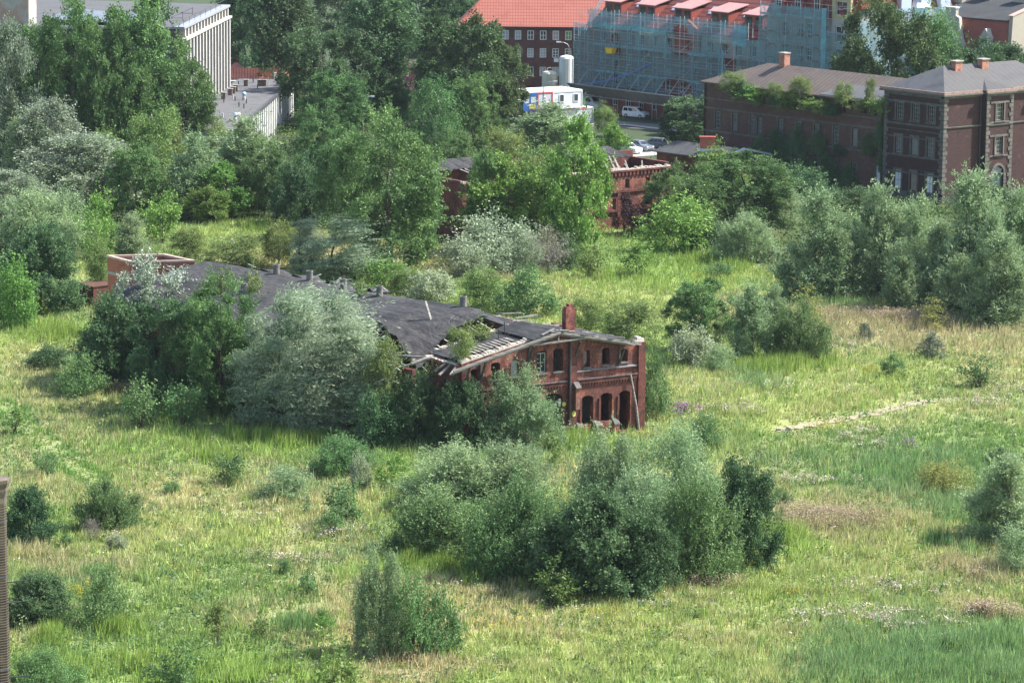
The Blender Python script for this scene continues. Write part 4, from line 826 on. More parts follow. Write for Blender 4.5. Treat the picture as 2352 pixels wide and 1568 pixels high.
MB(SR).hexa([(0, 1.2, 18.75), (22, 1.2, 18.75), (22, 12, 18.75), (0, 12, 18.75)], [(0, 3.2, 23.5), (22, 3.2, 23.5), (22, 10, 23.5), (0, 10, 23.5)]).build('mansard_roof', TILE2, st)
for x in range(4, 21, 4): MB(SR).box(x - 1, x + 1, 1.1, 3.4, 19.6, 22.6).build('dormer', FRAMED if x < 10 else mat("pale_blue_panel", [(.50, .56, .66)]), st)
MB(SR).lathe((15.5, 2.5, 18.7), [(2.2, 0), (2.2, 1.4), (1.2, 2.6), (1.0, 3.2), (1.3, 3.3), (.3, 4.6)], 8).build('turret', METAL, st)
# scaffolding: tubes, decks, safety nets, protective fan
sf = thing('scaffolding', "steel scaffolding with torn blue green safety nets along the renovated house", 'scaffolding', (sb[0], sb[1], 0), SA)
m1 = MB(); xs = [-10.5, -9.0, -6.8] + [-3.66 + 3.14 * k for k in range(12)]; xs = xs[:15]
for x in xs:
    top = 14.2 if x < -6.9 else 16.9
    for y in (0, .95): m1.bar((x, y, 0), (x, y, top), .06)
for z in (2.4, 4.55, 6.8, 9.0, 11.2, 13.3, 15.2):
    m1.bar((-10.6, 0, z + 1.0), (31, 0, z + 1.0), .045).bar((-10.6, 0, z + .5), (31, 0, z + .5), .045)
for k in range(3, 14, 3):
    for z in (2.4, 4.55, 6.8, 9.0, 11.2): m1.bar((xs[k], -.03, z), (xs[k] + 3.14, -.03, z + 2.15), .05)
for k in range(6): x = 33.5 + 2.95 * k; m1.bar((x, 0, 0), (x, 0, 20.6), .06).bar((x, .9, 0), (x, .9, 20.4), .06)
for z in range(2, 21, 2): m1.bar((33.5, 0, z + .8), (48.3, 0, z + .8), .045).bar((48.3, -.4, z + .8), (52.6, -.4, z + .8), .045)
for z in (8, 12, 16): m1.bar((33.5, -.02, z), (36.4, -.02, z + 2), .05).bar((36.4, -.02, z + 2), (33.5, -.02, z + 4), .05)
for x in (33.6, 48.2): m1.bar((x, -.05, 19.9), (x + 4.5, -.05, 20.6), .06)
m1.build('frame_tubes', mat("scaffold_tube", [(.46, .48, .50), (.58, .60, .62)], 2.0, rough=.5), sf)
for x in np.arange(0, 22, 3.0): MB(SR).bar((x, -.2, 0), (x, -.2, 20.5), .06).build('standard', METAL, sf)
for z in (2.4, 4.55, 6.8, 9.0, 11.2, 13.3): MB().box(-10.6 if z < 13 else -6.8, 31, .08, .9, z - .06, z).box(-10.6 if z < 13 else -6.8, 31, .03, .07, z, z + .16).build('deck', CONC, sf)
RW = striped("red_white_toe_board", [(.34, .33, .33), (.42, .41, .40)], 0, 3.2, (.30, .07, .06), .5)
for z in (4, 6, 8, 10, 12, 14, 16, 18.6): MB().box(33.5, 48.3, .05, .9, z - .06, z).box(33.5, 48.3, 0, .04, z, z + .2).build('deck', RW, sf)
NET = netmat("dense_safety_net", (.135, .27, .28), .43); NETL = netmat("light_safety_net", (.18, .38, .42), .47); NETP = netmat("bright_net", (.16, .40, .45), .66)
def net(M, x0, x1, z0, z1, y, m, holes=(), sag=.12, seed=1, zt=None, d=.5):
    r = random.Random(seed); b = MB(M); nx = max(2, int((x1 - x0) / d)); nz = max(2, int((z1 - z0) / d)); o = []; fs = []
    for j in range(nz + 1):
        for i in range(nx + 1):
            x = x0 + (x1 - x0) * i / nx; top = zt(x) if zt else z1; z = z0 + (top - z0) * j / nz
            o.append((x, y - sag * (abs(math.sin(x * 1.0 + .6 * math.sin(z * .7 + seed))) * abs(math.sin(z * 1.4 + .5 * math.sin(x * .6))) + .35 * math.sin(x * 3.1 + z * .8)) - r.uniform(0, .07), z))
    for j in range(nz):
        for i in range(nx):
            x = x0 + (x1 - x0) * (i + .5) / nx; z = z0 + (z1 - z0) * (j + .5) / nz
            if any(((x - hx) / rx) ** 2 + ((z - hz_) / rz) ** 2 < 1 for hx, hz_, rx, rz in holes): continue
            k = j * (nx + 1) + i; fs.append((k, k + 1, k + nx + 2, k + nx + 1))
    return b.add(o, fs).build('safety_net', m, sf)
HO = [(15.6, 12.9, 3.1, 2.2), (15.6, 14.6, 2.0, 1.2), (14.9, 5.6, 3.4, 1.5), (17.3, 4.2, 1.9, 1.6), (-.2, 12.3, .9, 1.0), (.4, 10.2, 1.2, .6), (.1, 8.0, .5, .7), (.1, 6.0, .6, .8), (3.6, 3.9, 2.1, .6)]
net(None, -10.6, -6.9, 3.6, 13.4, -.06, NET, seed=2); net(None, -10.6, -6.8, 13.0, 14.2, -.08, NETL, seed=3)
net(None, -6.8, 25.2, 3.4, 14.3, -.06, NET, HO, seed=4, d=.35); net(None, 28.4, 33.4, .5, 14.3, -.06, NET, seed=5); net(None, -6.8, 31, 14.2, 16.9, -.1, NETL, [(15.8, 14.6, 1.8, 1.2)], sag=.3, seed=6, zt=lambda x: 16.75 + .12 * math.sin(x * 1.0))
net(None, -6.8, 12.2, 13.9, 14.6, -.16, NETP, sag=.2, seed=7); net(None, 25.0, 27.6, 5.0, 12.3, -.1, NETP, [(26.9, 9, 1.6, 5)], seed=8); net(None, 27.5, 30.6, 13.2, 16.4, -.14, NETP, seed=18)
net(None, 33.5, 48.3, .5, 18.4, -.06, NET, seed=9); net(None, 33.5, 48.3, 18.4, 20.2, -.08, NETL, seed=10); net(None, 47.2, 48.3, 10, 20.3, -.3, NETP, seed=11, d=.4); net(None, 48.4, 52.5, .5, 16.8, -.5, NET, seed=12)
net(SR, 1.0, 22, .5, 17.2, -.25, NETL, seed=13, d=1.0); net(SR, 1.0, 22, 17.2, 20.2, -.3, NETL, seed=14, d=1.0)
for k, x in enumerate(xs[2:13:2]): net(None, x - .1, x + .12, 3.6, 14.2, -.2, NETL, HO, sag=.1, seed=30 + k, d=.11)
for k, z in enumerate((6.6, 10.9)): net(None, -6.8, 25.2, z, z + .4, -.2, NETL, HO, sag=.15, seed=50 + k, d=.2)
for k in range(0, 5, 2): net(None, 33.5 + 2.95 * k - .1, 33.5 + 2.95 * k + .12, .5, 18.4, -.2, NETL, sag=.1, seed=60 + k, d=.11)
MB().slab([(-9.6, -2.3, 4.4), (19.5, -2.3, 4.4), (19.5, -.1, 2.75), (-9.6, -.1, 2.75)], .08).build('protective_fan', mat("fan_boards", [(.22, .215, .21), (.30, .295, .29)], .6, fine=.15), sf)
b = MB().bar((-9.6, -2.33, 4.46), (19.5, -2.33, 4.46), .1)
for x in xs[2:11]: b.bar((x, -2.25, 4.42), (x, 0, 6.8), .09)
b.split('fan_strut', METAL, sf)
ch = tag(MB().tube([(-9 + 18 * k / 12, -2.5 + 2.2 * (k / 12), 4.4 + 4.6 * (k / 12) ** 1.6 - .25 * math.sin(k / 12 * 3.14)) for k in range(13)], .11, 8).build('blue_hose', mat("blue_hose", [(.14, .20, .48)])), "long blue hose slung from the containers up the scaffolding", 'hose'); ch.matrix_world = FS
bk = thing('hoist_bucket', "yellow hoist bucket hanging in front of the scaffolding nets", 'bucket', FS @ Vector((-.35, -.9, 9.9)), SA)
MB().hexa([(-.62, -.4, 0), (.62, -.4, 0), (.62, .4, 0), (-.62, .4, 0)], [(-.85, -.5, .8), (.85, -.5, .8), (.85, .5, .8), (-.85, .5, .8)]).box(-.92, .92, -.56, .56, .802, .9).build('skip', mat("yellow_paint_metal", [(.72, .48, .04)], rough=.5), bk)
MB().bar((-.8, 0, .9), (0, 0, 2.2), .05).bar((.8, 0, .9), (0, 0, 2.2), .05).bar((0, 0, 2.2), (0, 0, 7.0), .05).build('cable', METAL, bk)
ll = thing('ladder_hoist', "pale ladder hoist leaning on the roof edge at left end of the scaffolding", 'hoist', FS @ Vector((-7.6, -.4, 13.2)), SA)
MB().bar((0, 0, 0), (3.4, 3.0, 8.5), .16).bar((.5, 0, 0), (3.9, 3.0, 8.5), .16).build('rail', WHITE, ll)

# ------------------------------------------------------------------ red roofed office block
CR = cpx(1160, 0, 4.9)
rb_ = at(*CR(1330, 1130)); rh = thing('red_roofed_block', "brown brick block with bright red tiled hipped roof and white windows", 'house', (rb_[0], rb_[1], 0), 0)
cw = [-11.7 + 2.17 * k for k in range(-3, 6)]; wr_ = [(c - .56, c + .56, z, z + 1.62) for c in cw for z in (2.75, 5.95, 9.0)]
MB().wall(-19.2, 6, 0, .4, 0, 11.3, wr_).box(-19.2, -18.8, .41, 13, 0, 11.3).build('wall', mat("brown_red_brick", [(.075, .033, .029), (.105, .046, .039), (.14, .065, .055)], .7, fine=.3), rh)
MB().box(-19.6, 6, -.45, -.004, 11.05, 11.3).build('eaves_board', DKMETAL, rh)
MB().add([(-19.9, -.6, 11.32), (6, -.6, 11.32), (6, 7.2, 18.2), (-13.4, 7.2, 18.2)], [(0, 1, 2, 3)]).add([(-19.9, 15, 11.32), (-19.9, -.6, 11.32), (-13.4, 7.2, 18.2)], [(0, 1, 2)]).add([(6, 15, 11.32), (-19.9, 15, 11.32), (-13.4, 7.2, 18.2), (6, 7.2, 18.2)], [(0, 1, 2, 3)]).build('roof', striped("bright_roof_tiles", [(.29, .095, .065), (.35, .125, .088), (.32, .108, .075)], 0, .48, (.22, .06, .05), .2, 2, .5, scale=.5), rh)
MB().bar((-19.9, -.6, 11.4), (-13.4, 7.2, 18.25), .3).bar((-13.4, 7.2, 18.25), (6, 7.2, 18.25), .3).build('ridge_tiles', mat("dark_ridge", [(.30, .09, .07)]), rh)
BLIND = [GLASS, mat("net_curtain", [(.34, .34, .34), (.42, .42, .42)], 1.5), mat("green_blind", [(.20, .30, .10)]), mat("pink_curtain", [(.42, .33, .32)])]
for i, (a, b_, c, d) in enumerate(wr_): window(rh, None, a + .02, b_ - .02, c + .02, d - .02, .1, 2, (1, 3, 2)[i % 3], WHITE, BLIND[2] if (i == 26) else BLIND[(0, 1, 0, 3, 1)[i % 5]], t=.11)
MB().box(-3.3, -2.5, -.4, -.003, 5.25, 5.85).build('air_conditioner', WHITE, rh)
# silos
for (px_, r, h, lab) in ((1250, 1.26, 7.3, "tall white steel silo standing by the scaffolding"), (1048, 1.35, 4.7, "short cream silo with a lifting hoop on top")):
    g_ = at(*CR(px_, 1200)); s_ = thing('silo', lab, 'silo', (g_[0], g_[1], 0), 0, 'silos behind the containers')
    mS = mat("silo_white" if r < 1.3 else "silo_cream", [(.66, .66, .64), (.76, .76, .74)] if r < 1.3 else [(.50, .47, .38), (.62, .59, .50), (.42, .37, .28)], .8, stretch=(1, 1, .3), rough=.5)
    MB().lathe((0, 0, 0), [(r, 0), (r, h - .5), (r * .85, h - .2), (r * .3, h), (.05, h + .03)], 24).build('shell', mS, s_, smooth=False)
    q_ = MB()
    for k in range(6): a = k * math.pi / 3 + .4; q_.bar((r * 1.02 * math.cos(a), r * 1.02 * math.sin(a), 0), (r * 1.02 * math.cos(a), r * 1.02 * math.sin(a), h - .5), .13)
    q_.build('rib', mS, s_)
    if r > 1.3: MB().tube([(-.5, 0, h - .1), (-.45, 0, h + .35), (0, 0, h + .5), (.45, 0, h + .35), (.5, 0, h - .1)], .08, 8).build('lifting_hoop', mS, s_)
# site containers
co = at(*CR(1580, 1500)); CAa = math.radians(33); IC = frame(co, CAa).inverted()
PANEL = striped("container_panel", [(.52, .54, .58), (.58, .60, .64)], 0, 1.2, (.40, .42, .46), .05); LITE = mat("container_white", [(.68, .70, .72), (.76, .77, .78)], .6, rough=.5)
CRED = mat("container_red", [(.50, .04, .035), (.58, .06, .05)], 1.0, rough=.5); CBLU = mat("container_blue", [(.03, .10, .34), (.05, .14, .42)], 1.0, rough=.5)
def xl(px_, py_, z, y=0): return float((IC @ Vector([float(c) for c in at(*CR(px_, py_), z)])).x)
c1 = thing('site_container', "grey lower site container with red and white roof edge", 'container', (co[0], co[1], 0), CAa, 'site containers')
MB().box(-12, 0, 0, 2.44, .1, 2.3).build('body', PANEL, c1); MB().box(-12.05, .05, -.06, 2.5, 2.302, 2.55).build('roof_edge', striped("red_white_edge", [(.66, .62, .60), (.72, .66, .64)], 0, 2.4, (.55, .10, .08), .45), c1)
MB().box(-.1, .06, -.06, .1, .1, 2.3).box(-12.05, -11.9, -.06, .1, .1, 2.3).build('corner_post', LITE, c1)
o_ = IC @ Vector([float(c) for c in at(*CR(1448, 1312), 2.6)]); ux0 = o_.x; uy = o_.y
for nm, lab, ra, rb2, mm in (('site_container', "white site container with two small windows above the grey one", 1448, 1097, LITE), ('site_container', "pale site container in a red frame with a small window", 1096, 918, PANEL), ('site_container', "blue framed site container with a yellow sign", 916, 746, CBLU)):
    xa, xb = xl(ra, 1312 + (1448 - ra) * .065, 2.6), xl(rb2, 1312 + (1448 - rb2) * .065, 2.6); Mc = frame(co, CAa) @ Matrix.Translation((xb, uy, 2.56)); L = xa - xb
    c_ = thing(nm, lab, 'container', Mc.translation, CAa, 'site containers'); hC = 2.75
    MB().box(.05, L - .05, 0, 5.9, 0, hC).build('body', PANEL if mm is CBLU else mm, c_)
    MB().box(.02, L - .02, -.05, 5.95, hC + .002, hC + .14).build('roof', LITE, c_)
    fr = MB().box(0, .16, -.05, .1, 0, hC).box(L - .16, L, -.05, .1, 0, hC).box(.16, L - .16, -.05, -.004, hC - .2, hC).box(.16, L - .16, -.05, -.004, 0, .16)
    if mm is CBLU:
        fr.box(.16, L - .16, -.04, -.004, .17, 1.2).box(L / 2 - .12, L / 2 + .12, -.05, -.005, 1.2, hC - .2).box(.16, L - .16, -.05, -.005, hC - .5, hC - .2)
        sg = MB().box(L * .42, L * .85, -.08, -.052, .3, 1.0).build('sign', mat("yellow_sign", [(.66, .54, .10)]), c_); MB().box(L * .47, L * .8, -.09, -.082, .55, .75).build('lettering', mat("sign_ink", [(.45, .36, .06)]), sg)
    elif mm is PANEL: MB().box(L * .55, L * .82, -.02, -.004, .75, 1.25).build('notice', mat("notice_white", [(.75, .72, .72)]), c_); MB().box(L * .6, L * .77, -.03, -.022, .9, 1.1).build('notice_mark', CRED, c_)
    fr.build('frame', CRED if mm is PANEL else (CBLU if mm is CBLU else LITE), c_)
    for wx, ww in {1448: ((.30, .95), (.78, .95)), 1096: ((.47, .45),), 916: ()}[ra]:
        z0 = 1.0 if ra == 1448 else 1.5; z1 = 2.3 if ra == 1448 else 2.05; window(c_, None, L * wx - ww / 2, L * wx + ww / 2, z0, z1, -.07, 1, 1, WHITE, mat("dark_blind", [(.07, .08, .085)], rough=.3), t=.12, d=.065)
tag(MB(frame(co, CAa)).box(-12, 0, 2.6, 8.4, .05, 2.3).build('site_container', PANEL), "grey site container carrying the upper row", 'container', 'site containers')

# ------------------------------------------------------------------ vehicles
TYRE = mat("tyre_rubber", [(.02, .02, .02), (.03, .03, .03)], 4.0, rough=.9); CARGL = mat("car_glass", [(.015, .02, .025)], rough=.06, spec=.7)
def vehicle(label, cat, p, rz, paint, L, prof, group=None, name='parked_car'):
    """prof: list of (z, x0, x1, halfwidth) outlines, lofted; the last two make the glasshouse"""
    v = thing(name, label, cat, (p[0], p[1], .03), rz, group); b = MB(); n = len(prof)
    ring = lambda q: [(q[1], -q[3] * .9, q[0]), (q[1] + .12, -q[3], q[0]), (q[2] - .2, -q[3], q[0]), (q[2], -q[3] * .82, q[0]), (q[2], q[3] * .82, q[0]), (q[2] - .2, q[3], q[0]), (q[1] + .12, q[3], q[0]), (q[1], q[3] * .9, q[0])]
    o = []; fs = []
    for q in prof: o += ring(q)
    for i in range(n - 1):
        for k in range(8): fs.append((i * 8 + k, i * 8 + (k + 1) % 8, (i + 1) * 8 + (k + 1) % 8, (i + 1) * 8 + k))
    fs += [tuple(range(8))[::-1], tuple(range((n - 1) * 8, n * 8))]
    b.add(o, fs).build('body', paint, v)
    q, r = prof[-2], prof[-1]; A, B = ring(q), ring(r)
    def pane(i, j, a0, a1, h0=.12, h1=.82, off=.015):
        P0, P1, T0, T1 = (Vector(w) for w in (A[i], A[j], B[i], B[j])); nr = ((P1 - P0).cross(T0 - P0)).normalized()
        f = lambda s, t_: (P0.lerp(P1, s)).lerp(T0.lerp(T1, s), t_) + nr * off
        return [f(a0, h0), f(a1, h0), f(a1, h1), f(a0, h1)]
    MB().add(pane(3, 4, .06, .94), [(0, 1, 2, 3)]).build('windscreen', CARGL, v); MB().add(pane(7, 0, .1, .9), [(0, 1, 2, 3)]).build('rear_window', CARGL, v)
    for i, j in ((1, 2), (5, 6)):
        for a0, a1 in ((.03, .33), (.37, .66), (.70, .97)) if L < 5 else ((.66, .97),): MB().add(pane(i, j, *((a0, a1) if i == 1 else (1 - a1, 1 - a0)), .1, .8), [(0, 1, 2, 3)]).build('side_window', CARGL, v)
    w = prof[1][3]
    for x in (-L * .31, L * .32):
        for s in (-1, 1):
            M = Matrix.Translation((x, s * (w - .08), .32)) @ Matrix.Rotation(math.pi / 2, 4, 'X'); o = MB(M).lathe((0, 0, -.11), [(.26, 0), (.325, .03), (.325, .19), (.26, .22)], 18).build('wheel', TYRE, v); MB(M).lathe((0, 0, -.118), [(.19, 0), (.2, .02), (.2, .21), (.19, .236)], 12).build('rim', METAL, o)
    for s in (-1, 1): MB().box(L / 2 - .12, L / 2 + .02, s * w * .62 - .17, s * w * .62 + .17, .68, .84).build('headlight', mat("lamp_glass", [(.6, .62, .65)], rough=.1), v)
    MB().box(L / 2 - .1, L / 2 + .03, -w * .55, w * .55, .3, .55).build('grille', TYRE, v); return v
VWHT = mat("white_car_paint", [(.74, .75, .76)], rough=.25, spec=.5); VGRY = mat("silver_car_paint", [(.22, .25, .29)], rough=.25, metal=.3, spec=.5); VDRK = mat("grey_car_paint", [(.16, .17, .18)], rough=.3, spec=.5)
VANP = [(.22, -2.1, 2.1, .84), (.5, -2.17, 2.17, .87), (.95, -2.15, 2.14, .87), (1.03, -2.13, 1.35, .84), (1.74, -2.0, .45, .72)]
CARP = [(.2, -2.1, 2.1, .85), (.5, -2.18, 2.2, .88), (.88, -2.15, 2.12, .88), (.95, -2.05, 1.0, .82), (1.5, -1.5, .15, .66)]
BIGP = [(.25, -2.7, 2.75, .95), (.6, -2.75, 2.85, 1.0), (1.15, -2.75, 2.7, 1.0), (1.3, -2.75, 1.95, .97), (2.35, -2.7, .95, .86)]
vp = at(*CS(780, 1440)); vehicle("white compact van parked beside the road under the scaffolding", 'van', vp, math.radians(-36), VWHT, 4.35, VANP, 'parked cars and vans', 'parked_van')
bp = at(*CS(205, 1340)); vehicle("large white delivery van behind the containers", 'van', bp, math.radians(-45), VWHT, 5.6, BIGP, 'parked cars and vans', 'parked_van')
vehicle("grey blue hatchback in the yard behind the roofless ruin", 'car', at(*CB(575, 235)), math.radians(-52), VGRY, 4.3, CARP, 'parked cars and vans')
vehicle("white car half hidden by leaves left of the blue hatchback", 'car', at(*CB(420, 265)), math.radians(-48), VWHT, 4.2, CARP, 'parked cars and vans')
vehicle("dark grey estate car behind the grey blue hatchback", 'car', at(*CB(730, 200)), math.radians(160), VDRK, 4.4, CARP, 'parked cars and vans')

# ------------------------------------------------------------------ street lamps
def lamp(label, base, top, armx, two=False):
    p = at(*base); h = hgt(p, top[1]); l_ = thing('street_lamp', label, 'street lamp', (p[0], p[1], 0), 0, 'street lamps')
    MB().tube([(0, 0, 0), (0, 0, h * .5), (0, 0, h - .8)], [.13, .10, .075], 8).build('pole', mat("lamp_pole", [(.12, .115, .11), (.17, .165, .155)], 1.5), l_)
    for sg in ((1, -1) if two else (1,)):
        a = armx * sg; MB().tube([(0, 0, h - .8), (a * .12, 0, h - .3), (a * .45, 0, h), (a * .8, 0, h + .05)], .045, 6).build('arm', METAL, l_)
        MB().hexa([(a * .75, -.13, h), (a * 1.15, -.16, h - .02), (a * 1.15, .16, h - .02), (a * .75, .13, h)], [(a * .75, -.1, h + .16), (a * 1.15, -.1, h + .22), (a * 1.15, .1, h + .22), (a * .75, .1, h + .16)]).build('lamp_head', WHITE, l_)
lamp("dark street lamp with curved arm beside the tall white silo", CR(1280, 1180), (0, CR(0, 520)[1]), -1.9)
lamp("street lamp in front of the containers", CR(966, 1560), (0, CR(0, 1000)[1]), 1.9)
lamp("lone street lamp among the trees left of the dense poplar", (833, 330), (0, 222), 1.5)
lamp("street lamp beside the dark gap in the scaffold nets", CS(1900, 1250), (0, CS(0, 670)[1]), -1.7)
lamp("low double headed lamp behind the wing roof", C1(315, 480), (0, C1(0, 235)[1]), 1.6)

# ------------------------------------------------------------------ tall concrete hall (top left), flat annex, tiled house behind
C5 = cpx(400, 0, 4.9); C7 = cpx(0, 0, 4.9); ZA = 6.0
tc = at(*C5(822, 1050), ZA); te = at(*C5(680, 1140), ZA); dd = (te - tc); TA = math.atan2(dd[1], dd[0]) + math.pi      # local +x runs away from the camera along the wall
tw = thing('concrete_hall', "tall pale concrete hall with slender columns and flat grey roof", 'hall', (tc[0], tc[1], 0), TA)
PAL_C = mat("pale_concrete", [(.30, .285, .26), (.38, .365, .335), (.26, .245, .225)], .7, fine=.12, stretch=(1, 1, .4)); PANEL_C = mat("grey_wall_panel", [(.06, .058, .055), (.09, .088, .083)], .8)
ZT = 18.7; LT = 43.0
MB().hexa([(-LT, .55, 0), (0, .55, 0), (0, 60, 0), (-LT - 14, 60, 0)], [(-LT, .55, ZT - .3), (0, .55, ZT - .3), (0, 60, ZT - .3), (-LT - 14, 60, ZT - .3)]).build('wall', PANEL_C, tw)
b = MB()
for k in range(15): x = -.15 - k * 2.9; b.box(x - 1.0, x, -.6, .7, 0, ZT - 2.0)
b.split('column', PAL_C, tw)
b = MB()
for k in range(15): x = -.15 - k * 2.9; b.box(x - .9, x, -.3, .6, ZT - 1.7, ZT - .35)
b.split('attic_pier', PAL_C, tw)
MB().box(-LT - .3, .3, -.8, .6, ZT - 2.0, ZT - 1.7).build('concrete_band', mat("light_concrete", [(.36, .345, .315), (.42, .40, .37)], 1.0, fine=.1), tw)
MB().box(-LT - .3, .3, -.5, .9, ZT - .33, ZT).hexa([(-LT - .3, .9, ZT - .3), (-LT, .9, ZT - .3), (-LT - 14, 60, ZT - .3), (-LT - 14.3, 60, ZT - .3)], [(-LT - .3, .9, ZT), (-LT, .9, ZT), (-LT - 14, 60, ZT), (-LT - 14.3, 60, ZT)]).build('cornice', mat("pale_metal_edge", [(.22, .235, .26), (.28, .295, .32)], .8, rough=.6), tw)
MB().slab([(-LT + .1, 1.0, ZT + .02), (.2, 1.0, ZT + .02), (.2, 30, ZT + .5), (-LT - 6.8, 30, ZT + .1)], .2).build('roof', mat("grey_felt_roof", [(.065, .065, .07), (.095, .095, .10), (.08, .077, .08)], .25, fine=.15, stretch=(1, .3, 1)), tw)
MB().slab([(-LT - 6.8, 30.01, ZT + .1), (.2, 30.01, ZT + .5), (.2, 60, ZT + .8), (-LT - 13.8, 60, ZT + .6)], .2).build('roof', mat("dark_felt_roof", [(.036, .036, .044), (.052, .052, .06)], .25, fine=.15), tw)
b = MB()
for k in range(9): x = -1 - k * 5; b.bar((x, 0, ZT), (x, 0, ZT + .9), .05)
b.bar((-41, 0, ZT + .9), (-1, 0, ZT + .9), .05).build('railing', DKMETAL, tw)
for x in (-22, -31): MB().bar((x, 1.8, ZT), (x, 1.8, ZT + 1.2), .06).bar((x, 1.8, ZT + .3), (x, 3.6, ZT + .3), .06).bar((x, 1.8, ZT + 1.1), (x, 3.6, ZT + .35), .05).build('roof_hoist', DKMETAL, tw)
IT = frame(tc, TA).inverted(); q0 = IT @ Vector([float(c) for c in at(*C7(292, 352), ZT)]); q0.x = -LT - q0.y * .233 + .3
MB().box(q0.x, q0.x + 5.5, q0.y, q0.y + 20, ZT, ZT + 4.4).build('penthouse', mat("patchy_render", [(.26, .25, .235), (.36, .34, .32), (.33, .2, .16)], .35, fine=.12), tw); MB().box(q0.x - .1, q0.x + 5.6, q0.y - .1, q0.y + 1.0, ZT + 4.402, ZT + 4.7).build('penthouse_coping', WHITE, tw)
MB().slab([(-LT + .8, 5, ZT + .25), (-LT + 14, 4, ZT + .25), (-LT + 16, q0.y - 2, ZT + 1.2), (-LT - 2, q0.y - 2, ZT + 1.0)], .15).build('glass_roof', mat("pale_sheet_roof", [(.11, .125, .15), (.15, .165, .19)], .3, rough=.4), tw)
# flat roofed annex at its foot
an = thing('flat_annex', "low flat roofed annex with roof vents at the foot of the concrete hall", 'annex', (tc[0], tc[1], 0), TA)
pn = IT @ Vector([float(c) for c in at(*C5(980, 1520), ZA)]); pf_ = IT @ Vector([float(c) for c in at(*C5(1590, 1005), ZA)]); wd_ = (pn.y + pf_.y) / 2 * 1.0
MB().add([(-62, -.1, ZA), (12, -.1, ZA), (12.5, pf_.y, ZA), (-62, pn.y - .6, ZA)], [(0, 1, 2, 3)]).build('roof', mat("grey_flat_roof", [(.075, .075, .08), (.11, .11, .115), (.09, .087, .088)], .2, fine=.12), an)
b = MB(); f = lambda x: pf_.y + (pn.y - .6 - pf_.y) * (12.5 - x) / 74.5
b.hexa([(-62, f(-62) - .25, ZA - .25), (12.5, f(12.5) - .25, ZA - .25), (12.5, f(12.5) + .15, ZA - .25), (-62, f(-62) + .15, ZA - .25)], [(-62, f(-62) - .25, ZA + .15), (12.5, f(12.5) - .25, ZA + .15), (12.5, f(12.5) + .15, ZA + .15), (-62, f(-62) + .15, ZA + .15)])
b.build('gutter', DKMETAL, an); b = MB()
for k in range(31): x = -61 + 2.4 * k; b.hexa([(x, f(x), 0), (x + 1.0, f(x + 1), 0), (x + 1.0, f(x + 1) + .4, 0), (x, f(x) + .4, 0)], [(x, f(x), ZA - .26), (x + 1.0, f(x + 1), ZA - .26), (x + 1.0, f(x + 1) + .4, ZA - .26), (x, f(x) + .4, ZA - .26)])
b.split('pier', OLDWHITE, an)
MB().hexa([(-62, f(-62) + .3, 0), (12.4, f(12.4) + .3, 0), (12.4, -.2, 0), (-62, -.2, 0)], [(-62, f(-62) + .3, ZA - .27), (12.4, f(12.4) + .3, ZA - .27), (12.4, -.2, ZA - .27), (-62, -.2, ZA - .27)]).build('wall', mat("blue_grey_wall", [(.20, .22, .25), (.28, .30, .33)], .8), an)
def anx(x, y): return IT @ Vector([float(c) for c in at(*C5(x, y), ZA)])
for x, y in ((1053, 1052), (928, 1118), (897, 1142), (860, 1165), (777, 1212), (1222, 1052), (1276, 1052)):
    p = anx(x, y); o = MB().box(p.x - .25, p.x + .25, p.y - .32, p.y + .32, ZA, ZA + .95).build('vent_stack', mat("brown_vent_brick", [(.12, .085, .07), (.18, .13, .11)], 2.0), an); MB().box(p.x - .35, p.x + .35, p.y - .42, p.y + .42, ZA + .952, ZA + 1.05).build('cap', CONC, o)
for x, y in ((1028, 1225), (922, 1485)):
    p = anx(x, y); o = MB().lathe((p.x, p.y, ZA), [(.3, 0), (.3, .45), (.22, .5), (.22, .75)], 12).build('turbine_vent', METAL, an); MB().lathe((p.x, p.y, ZA + .75), [(.2, 0), (.36, .12), (.38, .3), (.25, .48), (.05, .52)], 12).build('turbine', mat("turbine_blue", [(.25, .42, .58)], rough=.3), o)
for x, y in ((895, 1210), (1058, 1265), (1328, 1060), (962, 1045), (783, 1255), (968, 1305), (1028, 1325), (1142, 1010), (770, 1440), (920, 1235), (1195, 1085)):
    p = anx(x, y); MB().tube([(p.x, p.y, ZA), (p.x, p.y, ZA + .7)], .09, 6).build('vent_pipe', OLDWHITE if x in (895, 1328, 770) else DKMETAL, an)
p = anx(952, 1400); MB().lathe((p.x, p.y, ZA), [(.42, 0), (.4, .15), (.25, .32), (.02, .4)], 12).build('dome_light', WHITE, an)
# red tiled house with worker on the ridge
ph = at(*C5(830, 955), 5.6); th_ = thing('tiled_house', "low house with salmon red tiled roof beyond the flat annex", 'house', (ph[0], ph[1], 0), math.radians(2))
IP = frame(ph, math.radians(2)).inverted(); tl = lambda x, y, z: IP @ Vector([float(c) for c in at(*C5(x, y), z)])
e = tl(1590, 945, 5.6); rz1 = 7.3; a1 = tl(830, 838, rz1); a2 = tl(1385, 828, rz1)
SALM = striped("salmon_tiles", [(.52, .20, .14), (.58, .24, .17)], 0, .45, (.30, .09, .07), .2, scale=.6)
MB().add([(-8, 0, 5.6), (e.x, e.y, 5.6), (a2.x, a2.y, rz1), (-8, a1.y, rz1)], [(0, 1, 2, 3)]).add([(-8, a1.y, rz1), (a2.x, a2.y, rz1), (e.x, a2.y * 2, 5.6), (-8, a1.y * 2, 5.6)], [(0, 1, 2, 3)]).build('roof', SALM, th_)
